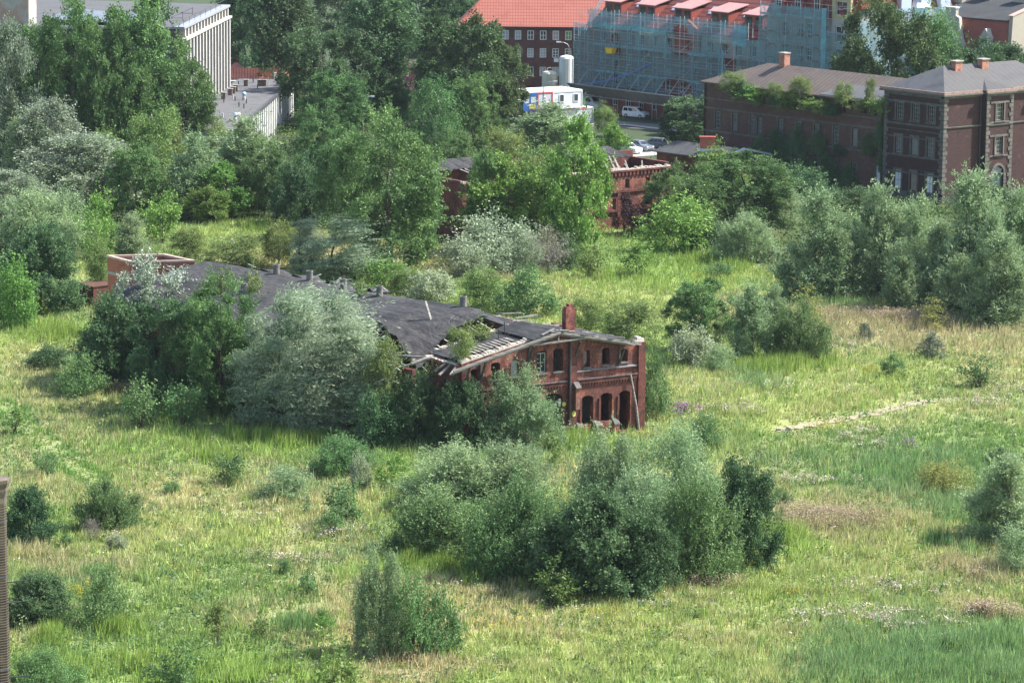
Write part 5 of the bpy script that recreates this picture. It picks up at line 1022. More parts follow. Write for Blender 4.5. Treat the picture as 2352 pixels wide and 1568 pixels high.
pk2 = tl(1392, 788, rz1 + .5); e2_ = tl(1598, 895, 5.9); MB().add([(a2.x, a2.y - .05, rz1 + .02), (e.x, e.y + .02, 5.63), (e2_.x, e2_.y, 5.95), (pk2.x, pk2.y, pk2.z)], [(0, 1, 2, 3)]).build('hip', SALM, th_)
MB().box(-8, e.x - .4, .4, a1.y * 2 - .4, 0, 5.5).build('wall', OLDWHITE, th_); k_ = tl(1415, 950, 5.9); MB().box(k_.x - .25, k_.x + .25, k_.y, k_.y + .5, 5.3, 6.7).build('chimney', OLDWHITE, th_)
pt = at(*C5(930, 832), 7.0); tur = thing('turret_roof_house', "small pyramid turret roof with a dark red finial by the concrete hall", 'turret', (pt[0], pt[1], 0), .5)
MB().lathe((0, 0, 6.0), [(2.6, .2), (.05, 2.0)], 4).build('roof', mat("salmon_plain", [(.54, .21, .15)], 1.0), tur); MB().lathe((0, 0, 0), [(2.2, 0), (2.2, 6.1)], 4).build('wall', OLDWHITE, tur); MB().lathe((0, 0, 7.9), [(.12, 0), (.2, .3), (.28, .6), (.1, .9)], 8).build('finial', mat("dark_red", [(.2, .03, .04)]), tur)

# ------------------------------------------------------------------ gabled town house (top right) and its neighbour
CG = cpx(2140, 0, 5.6)
gp = at(*CG(2060, 2048)); GA = math.radians(-47); gh = thing('gabled_town_house', "town house with red mansard, white curved gable and black flat roof", 'house', (gp[0], gp[1], 0), GA)
RDM = mat("red_mansard", [(.24, .07, .05), (.30, .09, .065)], .8, fine=.15); BEI = mat("beige_render", [(.33, .295, .24), (.37, .335, .28)], .4, fine=.08); CRM = mat("cream_gable", [(.40, .37, .32), (.46, .43, .38)], .6)
gz = hgt(gp, CG(0, 238)[1])
MB().wall(-24, -.5, 0, .5, 0, gz - 5.2).build('wall', CRM, gh)
MB().hexa([(-24, 0, gz - 5.2), (-.6, 0, gz - 5.2), (-.6, 8, gz - 5.2), (-24, 8, gz - 5.2)], [(-24, 1.6, gz - .7), (-.6, 1.6, gz - .7), (-.6, 8, gz - .7), (-24, 8, gz - .7)]).build('mansard', RDM, gh)
MB().slab([(-24, 1.3, gz - .68), (-.6, 1.3, gz - .68), (-.6, 13, gz + 2.6), (-24, 13, gz + 2.6)], .18).build('roof', mat("black_flat_roof", [(.036, .037, .040), (.052, .054, .058)], .4, fine=.15), gh)
MB().hexa([(-.58, -.05, 0), (.1, -.05, 0), (.1, 14, 0), (-.58, 14, 0)], [(-.58, 1.2, gz), (.1, 1.2, gz), (.1, 14, gz + 3.3), (-.58, 14, gz + 3.3)]).build('party_wall', BEI, gh)
MB().hexa([(-.7, 1.0, gz + .002), (.2, 1.0, gz + .002), (.2, 14, gz + 3.302), (-.7, 14, gz + 3.302)], [(-.7, 1.0, gz + .16), (.2, 1.0, gz + .16), (.2, 14, gz + 3.46), (-.7, 14, gz + 3.46)]).build('coping', mat("pinkish_coping", [(.45, .30, .25)]), gh)
IGm = frame(gp, GA).inverted()
def gx_(px_): 
    s = (at(*CG(px_, 600), gz - 4) - gp) @ np.array([math.cos(GA), math.sin(GA), 0]); return float(s)
gc = -11.0
prof = [(-2.9, gz - 6), (-2.9, gz - 4.6), (-2.3, gz - 3.9), (-1.9, gz - 2.2), (-1.7, gz - .7), (-1.0, gz - .4), (-1.0, gz + .7)]
pl = [(gc + x, z) for x, z in prof] + [(gc - x, z) for x, z in prof[::-1]]
b = MB(); n = len(pl); b.add([(x, -.15, z) for x, z in pl] + [(x, .5, z) for x, z in pl], [tuple(range(n)), tuple(range(n, 2 * n))[::-1]] + [(i, (i + 1) % n, (i + 1) % n + n, i + n) for i in range(n)]); b.build('curved_gable', CRM, gh)
MB().box(gc - 1.15, gc + 1.15, -.3, .55, gz + .702, gz + .9).build('gable_cap', WHITE, gh)
for dx in (-1.0, 0, 1.0): MB().box(gc + dx - .22, gc + dx + .22, -.2, -.155, gz - 5.5, gz - 3.6 + (.7 if dx == 0 else 0)).build('niche', mat("niche_grey", [(.38, .37, .36)]), gh)
for x in (-4.2, -17.0, -20.5):
    o = MB().hexa([(x - 1.2, -.1, gz - 6), (x + 1.2, -.1, gz - 6), (x + 1.2, 1.5, gz - 6), (x - 1.2, 1.5, gz - 6)], [(x - 1.1, -.1, gz - 3.2), (x + 1.1, -.1, gz - 3.2), (x + 1.1, 1.5, gz - 3.2), (x - 1.1, 1.5, gz - 3.2)]).hexa([(x - .9, -.1, gz - 3.199), (x + .9, -.1, gz - 3.199), (x + .9, 1.5, gz - 3.199), (x - .9, 1.5, gz - 3.199)], [(x - .05, -.1, gz - 2), (x + .05, -.1, gz - 2), (x + .05, 1.5, gz - 2), (x - .05, 1.5, gz - 2)]).build('dormer', CRM, gh)
    window(o, None, x - .7, x + .7, gz - 5.9, gz - 3.5, -.2, 2, 3, WHITE, t=.12)
for x, y in ((-20, 6), (-16, 7), (-12, 9), (-5, 9)): MB().box(x - 1.2, x + 1.2, y, y + 1.0, gz, gz + 3.6).build('chimney', BEI, gh)
np_ = at(*CG(2230, 1480)); ng = thing('brick_gable_house', "red brick house with a curved gable and grey ledge at the right edge", 'house', (np_[0], np_[1], 0), math.radians(40))
nz_ = hgt(np_, CG(0, 680)[1]); MB().wall(0, 18, 0, .5, 0, nz_, [(2.2, 4.0, nz_ - 4.5, nz_ - 1.8), (7, 9, nz_ - 4.5, nz_ - 1.8)]).box(0, .5, .51, 8, 0, nz_).build('wall', BRN, ng)
MB().box(-.4, 18, -.35, .6, nz_ + .002, nz_ + .35).build('cornice', METAL, ng); MB().wall(1.0, 12, .1, .4, nz_ + .352, lambda x: nz_ + .6 + 4.6 * max(0, 1 - abs(x - 6.5) / 5.5) ** .6, (), [1.4, 2, 2.8, 3.8, 5, 6.5, 8, 9.2, 10.4, 11.2]).build('gable', BRN, ng); MB().bar((.5, .2, nz_ + .35), (.5, .2, nz_ + 2.6), .25).build('pinnacle', DKMETAL, ng)
for a in (2.2, 7): window(ng, None, a + .02, a + 1.76, nz_ - 4.48, nz_ - 1.82, .12, 2, 2, WHITE, t=.12)

# ------------------------------------------------------------------ old factory chimney at the left edge
CL = cpx(0, 1160, 2.8666)
lp = at(2, 1720); lz = hgt(lp, CL(0, 95)[1]); fc = thing('factory_chimney', "old yellow brick factory chimney cut by the left picture edge", 'chimney', (lp[0], lp[1], 0), .2)
sl_ = F / depth(lp); ktop = (62 - (-12 / K * 0)) ; YB = striped("shaded_yellow_brick", [(.030, .025, .019), (.050, .042, .031), (.014, .012, .011), (.04, .034, .025)], 2, .16, (.16, .125, .09), .22, scale=.5)  # yellow brick darkened by soot and by shade put into its colour
xe = lambda px_, z: float(at(px_, 0, 0)[0])
def edge_r(dpx): return (12 + dpx) * K / sl_
MB().lathe((0, 0, -2), [(edge_r(14), 0), (edge_r(8.5), lz + .6)], 8).build('shaft', YB, fc)
MB().lathe((0, 0, lz - 1.55), [(edge_r(9), 0), (edge_r(10), .1), (edge_r(10), .4), (edge_r(14), .8), (edge_r(14), 1.0), (edge_r(19), 1.3), (edge_r(20), 1.5), (edge_r(9), 1.55)], 8).build('cornice', mat("sooty_cornice", [(.07, .06, .05), (.16, .13, .10)], 1.5, fine=.2), fc)
for zf, dpx in ((.84, 10), (.64, 11), (.3, 13)): MB().lathe((0, 0, lz * zf), [(edge_r(dpx), 0), (edge_r(dpx), .12)], 8).build('iron_band', DKMETAL, fc)
for zf, dpx in ((.62, 11), (.545, 11.6), (.27, 13), (.22, 13.3)): z = lz * zf; MB().bar((edge_r(dpx) - .1, -.2, z), (edge_r(dpx) + 1.1, -.35, z + .12), .06).bar((edge_r(dpx) + .9, -.33, z + .1), (edge_r(dpx) + .9, -.33, z + .35), .04).build('iron_bracket', DKMETAL, fc)

# ------------------------------------------------------------------ small things on the ground
dl = at(2158, 1478); lg = thing('log_pile', "grey weathered logs lying in the grass at lower right", 'logs', (dl[0], dl[1], 0), .1)
for k, (a, b2, r) in enumerate((((-1.6, .3, .35), (.9, .5, .6), .17), ((-1.0, -.2, .15), (.6, -.5, .5), .13), ((.2, -.6, .12), (1.9, .1, .55), .11), ((-.4, -.7, .1), (.5, .6, .3), .12))): MB().tube([a, b2], [r, r * .8], 8).build('log', WOOD, lg)
for i, (x, y, s) in enumerate(((2350 * 0 + 1810, 990, .5), (60, 760, .8), (190, 755, .7), (1270, 1010, .8), (1480, 1000, .7), (605, 545, 1.0))):
    p = at(x, y); b = MB(); rq = random.Random(i)
    for k in range(16): a = rq.uniform(0, 6.3); d_ = rq.uniform(0, s * 1.6); q_ = rq.uniform(.08, .28) * s; X, Y = d_ * math.cos(a), d_ * math.sin(a); b.hexa([(X, Y, -.05), (X + q_ * 2, Y, -.05), (X + q_ * 2, Y + q_, -.05), (X, Y + q_ * 1.2, -.05)], [(X, Y + .03, q_), (X + q_ * 1.5, Y, q_ * 1.3), (X + q_ * 1.6, Y + q_, q_), (X + .04, Y + q_, q_ * .9)])
    o = b.build('rubble_heap', MORTAR if i != 5 else DARKWOOD); o.location = (p[0], p[1], 0)
    tag(o, ("pale stones beside the right hand dirt path", "brick rubble left of the ruin in the lime herbs", "rubble at the foot of the rusty lean-to", "broken bricks below the big arch of the ruin", "brick debris at right foot of the ruin", "dark old tyres and boards in the clearing behind the ruin")[i], 'rubble')
# people (tiny in the photo): one skinned body each
def person(label, p, rz, vest, pose=0, s=1.0):
    J = [(0, 0, .95), (0, 0, 1.2), (0, 0, 1.45), (0, 0, 1.56), (0, -.02, 1.68), (.2, 0, 1.42), (.3, -.08, 1.15), (.22, -.3, 1.05), (-.2, 0, 1.42), (-.32, -.05, 1.16), (-.3, -.2, .95), (.1, 0, .9), (.12, -.05, .5), (.12, 0, .06), (-.1, 0, .9), (-.12, -.02, .5), (-.13, .02, .06), (.12, -.14, .04), (-.13, -.12, .04)]
    if pose: J[12] = (.18, -.35, .85); J[13] = (.18, -.3, .42); J[15] = (-.18, -.35, .82); J[16] = (-.18, -.3, .40); J[17] = (.18, -.45, .4); J[18] = (-.18, -.45, .38)
    E = [(0, 1), (1, 2), (2, 3), (3, 4), (2, 5), (5, 6), (6, 7), (2, 8), (8, 9), (9, 10), (0, 11), (11, 12), (12, 13), (0, 14), (14, 15), (15, 16), (13, 17), (16, 18)]
    Rr = [.15, .15, .17, .06, .11, .075, .05, .04, .075, .05, .04, .10, .07, .05, .10, .07, .05, .045, .045]
    me = bpy.data.meshes.new('person'); me.from_pydata(J, E, []); t = thing('person', label, 'person', p, rz)
    o = link('body', me, t); md = o.modifiers.new("skin", 'SKIN'); sv = me.skin_vertices[0].data if me.skin_vertices else None
    if False:
        bpy.context.view_layer.objects.active = o; bpy.ops.object.mode_set(mode='OBJECT')
    for i, r in enumerate(Rr):
        try: me.skin_vertices[0].data[i].radius = (r, r)
        except Exception: pass
    o.modifiers.new("smooth", 'SUBSURF').levels = 1; me.materials.append(mat("work_clothes", [(.05, .06, .09), (.08, .09, .12)], 3.0))
    MB().lathe((0, 0, 1.0), [(.2, 0), (.215, .2), (.23, .4), (.1, .5)], 10).build('vest', mat("hi_vis", [(.55, .75, .06)]), t); MB().lathe((0, -.02, 1.68), [(.12, 0), (.125, .05), (.09, .12), (.02, .15)], 10).build('helmet', WHITE if vest else mat("helmet_blue", [(.1, .2, .5)]), t)
    MB().lathe((0, -.02, 1.55), [(.04, 0), (.095, .06), (.1, .13)], 10).build('face', mat("skin", [(.45, .27, .2)]), t)
w0 = IP.inverted() @ Vector((tl(1265, 830, rz1).x, a2.y, rz1 - .75)); person("worker in yellow vest sitting on the salmon tiled ridge", w0, 0, False, 1)
person("left worker in yellow green vest behind the scaffold net", FS @ Vector((7.4, .45, 9.0)), 2, True); person("right worker in yellow green vest behind the scaffold net", FS @ Vector((11.0, .45, 9.0)), 1, True)
# ------------------------------------------------------------------ trees and shrubs
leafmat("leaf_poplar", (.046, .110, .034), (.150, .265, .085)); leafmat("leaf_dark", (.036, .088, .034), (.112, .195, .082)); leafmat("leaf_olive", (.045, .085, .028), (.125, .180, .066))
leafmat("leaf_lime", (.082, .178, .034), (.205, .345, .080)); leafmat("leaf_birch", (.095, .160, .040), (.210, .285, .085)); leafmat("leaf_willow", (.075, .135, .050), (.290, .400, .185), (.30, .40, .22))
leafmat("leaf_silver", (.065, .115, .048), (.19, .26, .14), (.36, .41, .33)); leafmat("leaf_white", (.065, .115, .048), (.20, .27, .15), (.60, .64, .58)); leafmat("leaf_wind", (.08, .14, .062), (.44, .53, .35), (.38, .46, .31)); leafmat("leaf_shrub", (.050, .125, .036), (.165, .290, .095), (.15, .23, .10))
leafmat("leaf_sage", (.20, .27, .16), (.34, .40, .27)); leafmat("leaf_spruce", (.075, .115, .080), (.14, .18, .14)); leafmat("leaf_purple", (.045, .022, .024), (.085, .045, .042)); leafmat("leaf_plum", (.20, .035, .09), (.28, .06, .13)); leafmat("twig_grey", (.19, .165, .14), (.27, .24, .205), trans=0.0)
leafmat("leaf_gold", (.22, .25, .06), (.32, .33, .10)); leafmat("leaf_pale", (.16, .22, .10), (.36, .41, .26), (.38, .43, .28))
BARK = mat("bark", [(.07, .055, .042), (.13, .105, .08)], 2.0, stretch=(1, 1, .25), fine=.2); BIRCHB = mat("birch_bark", [(.06, .055, .05), (.44, .42, .38), (.54, .52, .48)], 1.6, stretch=(1, 1, .6))
PROF = {'flame': lambda g: np.clip(1 - g, 0, 1) ** .62 * np.clip(.68 + 1.6 * g, 0, 1), 'round': lambda g: np.sqrt(np.clip(1 - (2 * g - .92) ** 2 / 1.18, 0, 1)), 'dome': lambda g: np.sqrt(np.clip(1 - g ** 2, 0, 1)) * (.82 + .18 * np.clip(g * 4, 0, 1)),
        'cone': lambda g: np.clip(1 - g, 0, 1) ** .75 * np.clip(.55 + 3 * g, 0, 1), 'column': lambda g: np.clip(np.minimum(.55 + 2.2 * g, (1 - g) * 2.4), 0, 1) ** .6, 'egg': lambda g: np.clip(np.sin(np.pi * np.clip(g, 0, 1) ** .72), 0, 1) ** .7 * .98 + .02,
        'vase': lambda g: np.clip(.45 + 1.0 * g, 0, 1) * np.sqrt(np.clip(1 - g ** 4, 0, 1))}
#        h, w, crown base, profile, clumps, sprays, leaves/spray, spray length, outward, up, curve(z), leaf width, leaf length, leaf material, bark, jitter
KIND = {
 'poplar':   (16, 11, .10, 'round', 84, 24, 26, 1.5, .8, .6, -.2, .17, .24, 'leaf_poplar', 0, .20),
 'darktree': (15, 11, .08, 'round', 80, 24, 26, 1.45, .8, .45, -.3, .19, .26, 'leaf_dark', 0, .22),
 'chestnut': (15, 12, .06, 'round', 66, 25, 27, 1.5, .9, .25, -.7, .22, .32, 'leaf_olive', 0, .24),
 'lombardy': (18, 6, .05, 'column', 84, 20, 24, 1.7, .35, 1.0, .2, .18, .24, 'leaf_dark', 0, .18),
 'lime':     (11, 7, .08, 'egg', 60, 17, 22, 1.25, .8, .55, -.2, .18, .25, 'leaf_lime', 0, .18),
 'birch':    (10, 5, .12, 'egg', 52, 15, 21, 1.4, .75, .35, -.9, .12, .19, 'leaf_birch', 1, .24),
 'weeping':  (13, 6, .10, 'egg', 55, 16, 24, 2.0, .6, .2, -1.5, .12, .22, 'leaf_poplar', 1, .22),
 'willow':   (9, 5.4, .03, 'flame', 56, 24, 25, 1.25, .42, 1.15, .1, .085, .25, 'leaf_willow', 0, .14),
 'silver':   (11, 8, .05, 'round', 56, 22, 25, 1.35, .75, .6, -.1, .15, .21, 'leaf_silver', 0, .26),
 'white':    (11, 8, .05, 'round', 56, 22, 25, 1.35, .75, .6, -.1, .15, .21, 'leaf_white', 0, .20),
 'wind':     (10, 4.5, .03, 'egg', 30, 26, 26, 1.9, .22, 1.0, .0, .075, .32, 'leaf_wind', 0, .10),
 'shrub':    (4, 4.2, .02, 'dome', 44, 11, 16, 1.0, .5, .85, .1, .11, .17, 'leaf_shrub', 0, .15),
 'darkbush': (5, 5.2, .02, 'dome', 52, 12, 16, 1.1, .7, .55, -.1, .14, .20, 'leaf_dark', 0, .20),
 'bigshrub': (8, 8.5, .02, 'dome', 80, 24, 24, 1.7, .35, 1.5, .2, .12, .19, 'leaf_shrub', 0, .11),
 'bigdark':  (8, 8.5, .02, 'dome', 84, 24, 26, 1.3, .55, .9, -.1, .14, .20, 'leaf_dark', 0, .15),
 'biggrey':  (8, 7.5, .02, 'dome', 78, 24, 25, 1.6, .35, 1.4, .1, .085, .22, 'leaf_willow', 0, .13),
 'limebush': (4.5, 5, .02, 'dome', 46, 11, 16, 1.1, .75, .5, -.2, .14, .20, 'leaf_lime', 0, .19),
 'greybush': (4.5, 4.5, .02, 'dome', 46, 12, 17, 1.1, .5, .9, .1, .085, .20, 'leaf_willow', 0, .15),
 'sagebush': (4, 6, .02, 'dome', 50, 11, 16, 1.0, .6, .6, .0, .12, .17, 'leaf_sage', 0, .18),
 'sapling':  (3, 1.8, .06, 'egg', 15, 7, 12, .75, .6, .8, .1, .12, .18, 'leaf_birch', 0, .10),
 'limesap':  (4.5, 3, .04, 'egg', 26, 9, 13, .95, .6, .8, .0, .14, .20, 'leaf_lime', 0, .14),
 'bushsap':  (3, 2.4, .03, 'vase', 17, 9, 14, .9, .5, .9, .1, .11, .18, 'leaf_shrub', 0, .11),
 'spruce':   (2.6, 1.7, .03, 'cone', 42, 8, 12, .5, 1.0, .05, -.3, .05, .13, 'leaf_spruce', 0, .06),
 'larch':    (4.5, 2.4, .04, 'cone', 30, 8, 13, .85, 1.0, .2, .1, .07, .15, 'leaf_gold', 0, .09),
 'purple':   (4.5, 4.5, .03, 'dome', 40, 10, 15, 1.1, .7, .5, -.2, .13, .18, 'leaf_purple', 0, .20),
 'plum':     (6, 5, .1, 'round', 36, 10, 14, 1.1, .7, .5, -.2, .16, .22, 'leaf_plum', 0, .25),
 'twigs':    (4.5, 3, .0, 'vase', 34, 9, 14, 1.3, .4, 1.0, .0, .035, .30, 'twig_grey', 0, .12),
 'palebush': (4, 4, .02, 'dome', 40, 12, 16, 1.0, .6, .7, .0, .14, .19, 'leaf_pale', 0, .16),
 'droop':    (4.2, 5, .03, 'dome', 46, 12, 20, 1.7, .7, .5, -1.7, .07, .22, 'leaf_gold', 0, .12)}
PROTO = {}
def crown_mesh(kind, var):
    h, w, f0, pf, nc, ns, nl, L, ou, upw, cz, la, lb, lm, bk, jit = KIND[kind]
    r = np.random.default_rng(abs(hash_(kind)) % 9973 + 37 * var)
    g = r.random(nc * 4) ** .85; rad = PROF[pf](g); keep = r.random(nc * 4) < .15 + .85 * rad; g, rad = g[keep][:nc], rad[keep][:nc]; nc = len(g)
    th = r.uniform(0, 2 * math.pi, nc) if nc < 20 else (np.arange(nc) * 2.39996 + r.normal(0, .5, nc))
    lop = 1 + .24 * np.sin(th * 2 + r.uniform(0, 6)) + .18 * np.sin(th * 3 + g * 5 + r.uniform(0, 6))
    rr = rad * lop * (w / 2 - L * .45 * ou) * (1 - .75 * r.random(nc) ** 2.6)
    C0 = np.stack([rr * np.cos(th), rr * np.sin(th), h * (f0 + (1 - f0) * g) - L * upw * .55], 1); C0[:, 2] *= r.uniform(.78, 1.1, nc) if pf == 'dome' else 1; C0[:, 2] = np.maximum(C0[:, 2], .12 * min(h, 3))
    out = np.stack([np.cos(th), np.sin(th), 0 * th], 1) * (.35 + .65 * rad[:, None])
    size = r.uniform(.55, 1.45, nc)
    c = np.repeat(C0, ns, 0); o = np.repeat(out, ns, 0); sz = np.repeat(size, ns); n = len(c)
    d = nrm(o * ou + r.normal(0, .30 if kind == 'wind' else .62, (n, 3)) + np.array([0, 0, upw])); c = c + r.normal(0, .22 * L, (n, 3)) * sz[:, None]
    t = r.random((n, nl, 1)) ** .75; ln = (L * sz * r.uniform(.6, 1.2, n) * np.where((r.random(n) < .12) & (pf in ('dome', 'egg', 'vase', 'flame')), 1.6, 1.0))[:, None, None]
    cv = np.array([0, 0, cz]) + (np.array([1.9, .1, -.9]) if kind == 'wind' else 0)
    pos = c[:, None] + ln * (d[:, None] * t + cv * t * t * .5) + r.normal(0, 1, (n, nl, 3)) * jit * (1.15 - .6 * t)
    tang = nrm(d[:, None] + cv * t)
    b = nrm(tang * .7 + r.normal(0, .28 if kind == 'wind' else .55, (n, nl, 3)) + np.array([0, 0, -.25 if lb < .25 else 0])); nn = nrm(r.normal(0, .75, (n, nl, 3)) + o[:, None] * .45 + np.array([0, 0, .55])); a = nrm(np.cross(b, nn))
    s = r.uniform(.65, 1.3, (n, nl, 1)); pos[..., 2] = np.maximum(pos[..., 2], .06)
    V = np.stack([pos, pos + b * lb * .5 * s + a * la * .5 * s, pos + b * lb * s, pos + b * lb * .5 * s - a * la * .5 * s], 2).reshape(-1, 3)
    Fq = np.arange(len(V)).reshape(-1, 4)
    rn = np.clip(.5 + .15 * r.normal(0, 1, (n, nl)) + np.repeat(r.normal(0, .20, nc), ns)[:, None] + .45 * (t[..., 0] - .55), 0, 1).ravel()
    if kind == 'wind': rn = np.clip(.05 + .95 * t[..., 0] ** 1.3 * (.5 + .5 * r.random((n, nl))), 0, 1).ravel()  # wind willow leaves pale towards spray tips, painting in the plume highlights
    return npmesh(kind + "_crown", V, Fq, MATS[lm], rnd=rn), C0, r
def hash_(s): return sum((i + 1) * 131 * ord(c) for i, c in enumerate(s))
def proto(kind, var):
    if (kind, var) in PROTO: return PROTO[(kind, var)]
    me, C0, r = crown_mesh(kind, var); h, w, f0 = KIND[kind][:3]; b = MB()
    small = h < 6
    if small:
        for k in range(6 if kind not in ('spruce', 'larch') else 1):
            q = C0[r.integers(len(C0))] if kind not in ('spruce', 'larch') else np.array([0, 0, h * .93]); b.tube([(r.uniform(-.15, .15), r.uniform(-.15, .15), -.1), tuple(q * .5 + r.normal(0, .06, 3)), tuple(q)], [.045, .03, .012], 5)
    else:
        R0 = .010 * h + .03; top = h * .82; n = 7; P = [(r.normal(0, .05) * k, r.normal(0, .05) * k, top * k / n - .1) for k in range(n + 1)]; b.tube(P, [R0 * (1.25 - k / n) + .02 for k in range(n + 1)], 7)
        for k in range(16):
            q = C0[r.integers(len(C0))]; j = int(np.clip(q[2] / top * n * .62, 1, n - 1)); p0 = np.array(P[j]); b.tube([tuple(p0), tuple(p0 * .45 + q * .55 + np.array([0, 0, -.05 * h * .3])), tuple(q)], [R0 * .42, R0 * .25, .02], 5)
    m = bpy.data.meshes.new(kind + "_trunk"); m.from_pydata(b.v, [], b.f); m.materials.append(BIRCHB if KIND[kind][14] else BARK); m.update()
    PROTO[(kind, var)] = (me, m); return PROTO[(kind, var)]
NAMES = {'poplar': 'poplar_tree', 'darktree': 'broadleaf_tree', 'chestnut': 'chestnut_tree', 'lombardy': 'columnar_poplar', 'lime': 'young_maple', 'birch': 'birch_tree', 'weeping': 'weeping_birch', 'willow': 'willow_tree', 'silver': 'silver_poplar', 'white': 'white_poplar', 'wind': 'windblown_willow',
         'shrub': 'green_shrub', 'bigshrub': 'poplar_thicket', 'bigdark': 'dark_thicket', 'biggrey': 'willow_thicket', 'darkbush': 'dark_shrub', 'limebush': 'bright_shrub', 'greybush': 'willow_shrub', 'sagebush': 'sage_shrub', 'sapling': 'birch_sapling', 'limesap': 'young_tree', 'bushsap': 'leafy_sapling', 'spruce': 'small_spruce', 'larch': 'young_larch', 'purple': 'purple_shrub', 'plum': 'purple_leaved_tree', 'twigs': 'dead_brush', 'palebush': 'pale_shrub', 'droop': 'drooping_shrub'}
PR = random.Random(17); CNT = {}
def plant(kind, x, yb, yt, w, label, base=None, mul=1.0):
    """x, foot row, top row and crown width in the survey grid"""
    kind = {'shrub': 'bigshrub', 'darkbush': 'bigdark', 'greybush': 'biggrey'}.get(kind, kind) if w >= 125 else kind
    p = at(x, yb) if base is None else np.array(base, float); wm = w * K / (F / depth(p))
    if base is None: p = p + np.array([0, .30 * wm, 0])
    h = max(hgt(p, yt), .5); h0, w0 = KIND[kind][:2]; CNT[kind] = CNT.get(kind, 0) + 1
    cr, tr = proto(kind, CNT[kind] % (3 if h0 < 12 else 2)); cat = 'tree' if (h0 > 5.5 and 'big' not in kind) or kind in ('larch', 'spruce') else ('sapling' if kind in ('sapling', 'limesap', 'bushsap') else 'shrub')
    rz = PR.uniform(0, 6.28) if kind != 'wind' else PR.uniform(-.35, .25)
    z = float(relief(np.array([p[0]]), np.array([p[1]]))[0]) if base is None else p[2]
    t = thing(NAMES[kind], label, cat, (p[0], p[1], z), rz, NAMES[kind].replace('_', ' ') + 's on the wasteland')
    s = (wm / w0 * PR.uniform(.98, 1.08), wm / w0 * PR.uniform(.98, 1.08), h / h0)
    c = link('crown', cr, t); c.scale = s; q = link('trunk' if cat == 'tree' and h0 > 5.5 else 'stem', tr, t); q.scale = s
    if kind in ('birch', 'weeping', 'sapling'): t.rotation_euler = (PR.uniform(-.06, .06), PR.uniform(-.06, .06), rz)
    return t
PL = []
def P(*a): PL.append(a)
# --- top left wood
P('darktree', 560, 165, -60, 130, "dark tree behind the concrete hall, first right of its corner"); P('lombardy', 655, 255, -80, 120, "dark columnar poplar left of the tallest one in the back wood"); P('birch', 600, 150, 72, 45, "small pale tree in the dark gap behind the salmon roofed house")
P('darktree', 738, 300, 45, 165, "broad dark tree right of the salmon roofed house"); P('lombardy', 872, 285, -70, 130, "tallest dense columnar poplar in the middle of the back wood"); P('darktree', 775, 90, -80, 120, "dark treetop between the two columnar poplars"); P('darktree', 965, 130, -70, 150, "far dark tree at top edge right of the tall columnar poplar"); P('darktree', 1035, 130, -40, 140, "far dark tree left of the bright red roof"); P('darktree', 540, 140, -40, 70, "narrow dark tree touching the corner of the concrete hall"); P('darktree', 640, 140, -30, 110, "dark far tree above the yellow vested worker")
P('plum', 948, 215, 140, 62, "purple red leaved tree between the columnar poplar and the chestnut"); P('lombardy', 905, 290, 185, 70, "short leafy poplar shoot at foot of the tallest columnar poplar"); P('poplar', 765, 350, 165, 140, "light green poplar right of the flat annex")
P('chestnut', 1065, 300, 32, 190, "big olive chestnut in front of the red roofed block, left half"); P('chestnut', 1140, 300, 92, 118, "lower right half of the olive chestnut pair"); P('chestnut', 1010, 270, 20, 110, "chestnut lobe behind the big olive chestnut")
P('poplar', 175, 405, -15, 165, "tall green poplar left of centre in front of the concrete hall"); P('poplar', 320, 400, -10, 210, "largest poplar hiding the front of the concrete hall"); P('poplar', 420, 398, 105, 145, "spreading poplar lobe at right before the concrete columns"); P('poplar', 80, 405, 42, 170, "green poplar at top left below the beige penthouse"); P('poplar', 250, 412, 60, 140, "inner poplar between the two tallest ones before the hall")
P('silver', 15, 415, 60, 120, "silvery poplar cut by the left edge, topmost"); P('silver', 108, 440, 232, 160, "silver poplar with white flickering leaves at left of the wood"); P('silver', 175, 490, 315, 260, "wide silver poplar in the left wood above the clearing"); P('olive' if 0 else 'willow', 45, 440, 285, 110, "olive green willow at the left edge between silver poplars"); P('silver', 30, 520, 395, 150, "lower silver poplar at the left edge")
P('birch', 350, 440, 222, 100, "pointed birch in front of the shaded hall trees"); P('birch', 240, 450, 298, 110, "birch left of the pointed one in the wood"); P('poplar', 310, 505, 330, 130, "grey green poplar in the middle of the left wood"); P('willow', 570, 485, 280, 180, "broad grey green willow below the flat annex"); P('willow', 445, 500, 305, 140, "willow left of the broad one below the flat annex"); P('lime', 510, 505, 372, 120, "yellow green maple in the clearing edge"); P('lime', 475, 515, 425, 80, "small yellow green maple left of the bigger one"); P('darkbush', 690, 525, 370, 150, "round dark leafy tree left of the big central poplar"); P('poplar', 605, 500, 330, 120, "green tree between maple and round dark tree"); P('limesap', 370, 560, 442, 80, "bright young tree standing alone at the left clearing"); P('limesap', 228, 595, 452, 75, "bright young tree at left edge of the clearing"); P('limesap', 160, 570, 490, 60, "yellowish young tree left of the bright one"); P('birch', 395, 410, 250, 60, "slim birch top right of the pointed birch"); P('birch', 500, 420, 258, 50, "slim dark young birch before the annex roof"); P('willow', 300, 600, 500, 90, "grey willow at the left clearing edge")
P('greybush', 65, 590, 445, 180, "grey green willow shrub mass at the left edge"); P('greybush', 150, 545, 440, 120, "grey green willow shrub under the wide silver poplar"); P('darkbush', 85, 725, 530, 200, "large dark shrub at the left edge"); P('limebush', 35, 760, 612, 100, "bright green shrub in front of the large dark one at left edge"); P('birch', 228, 695, 545, 60, "thin leaning birch at the brick box end of the ruin")
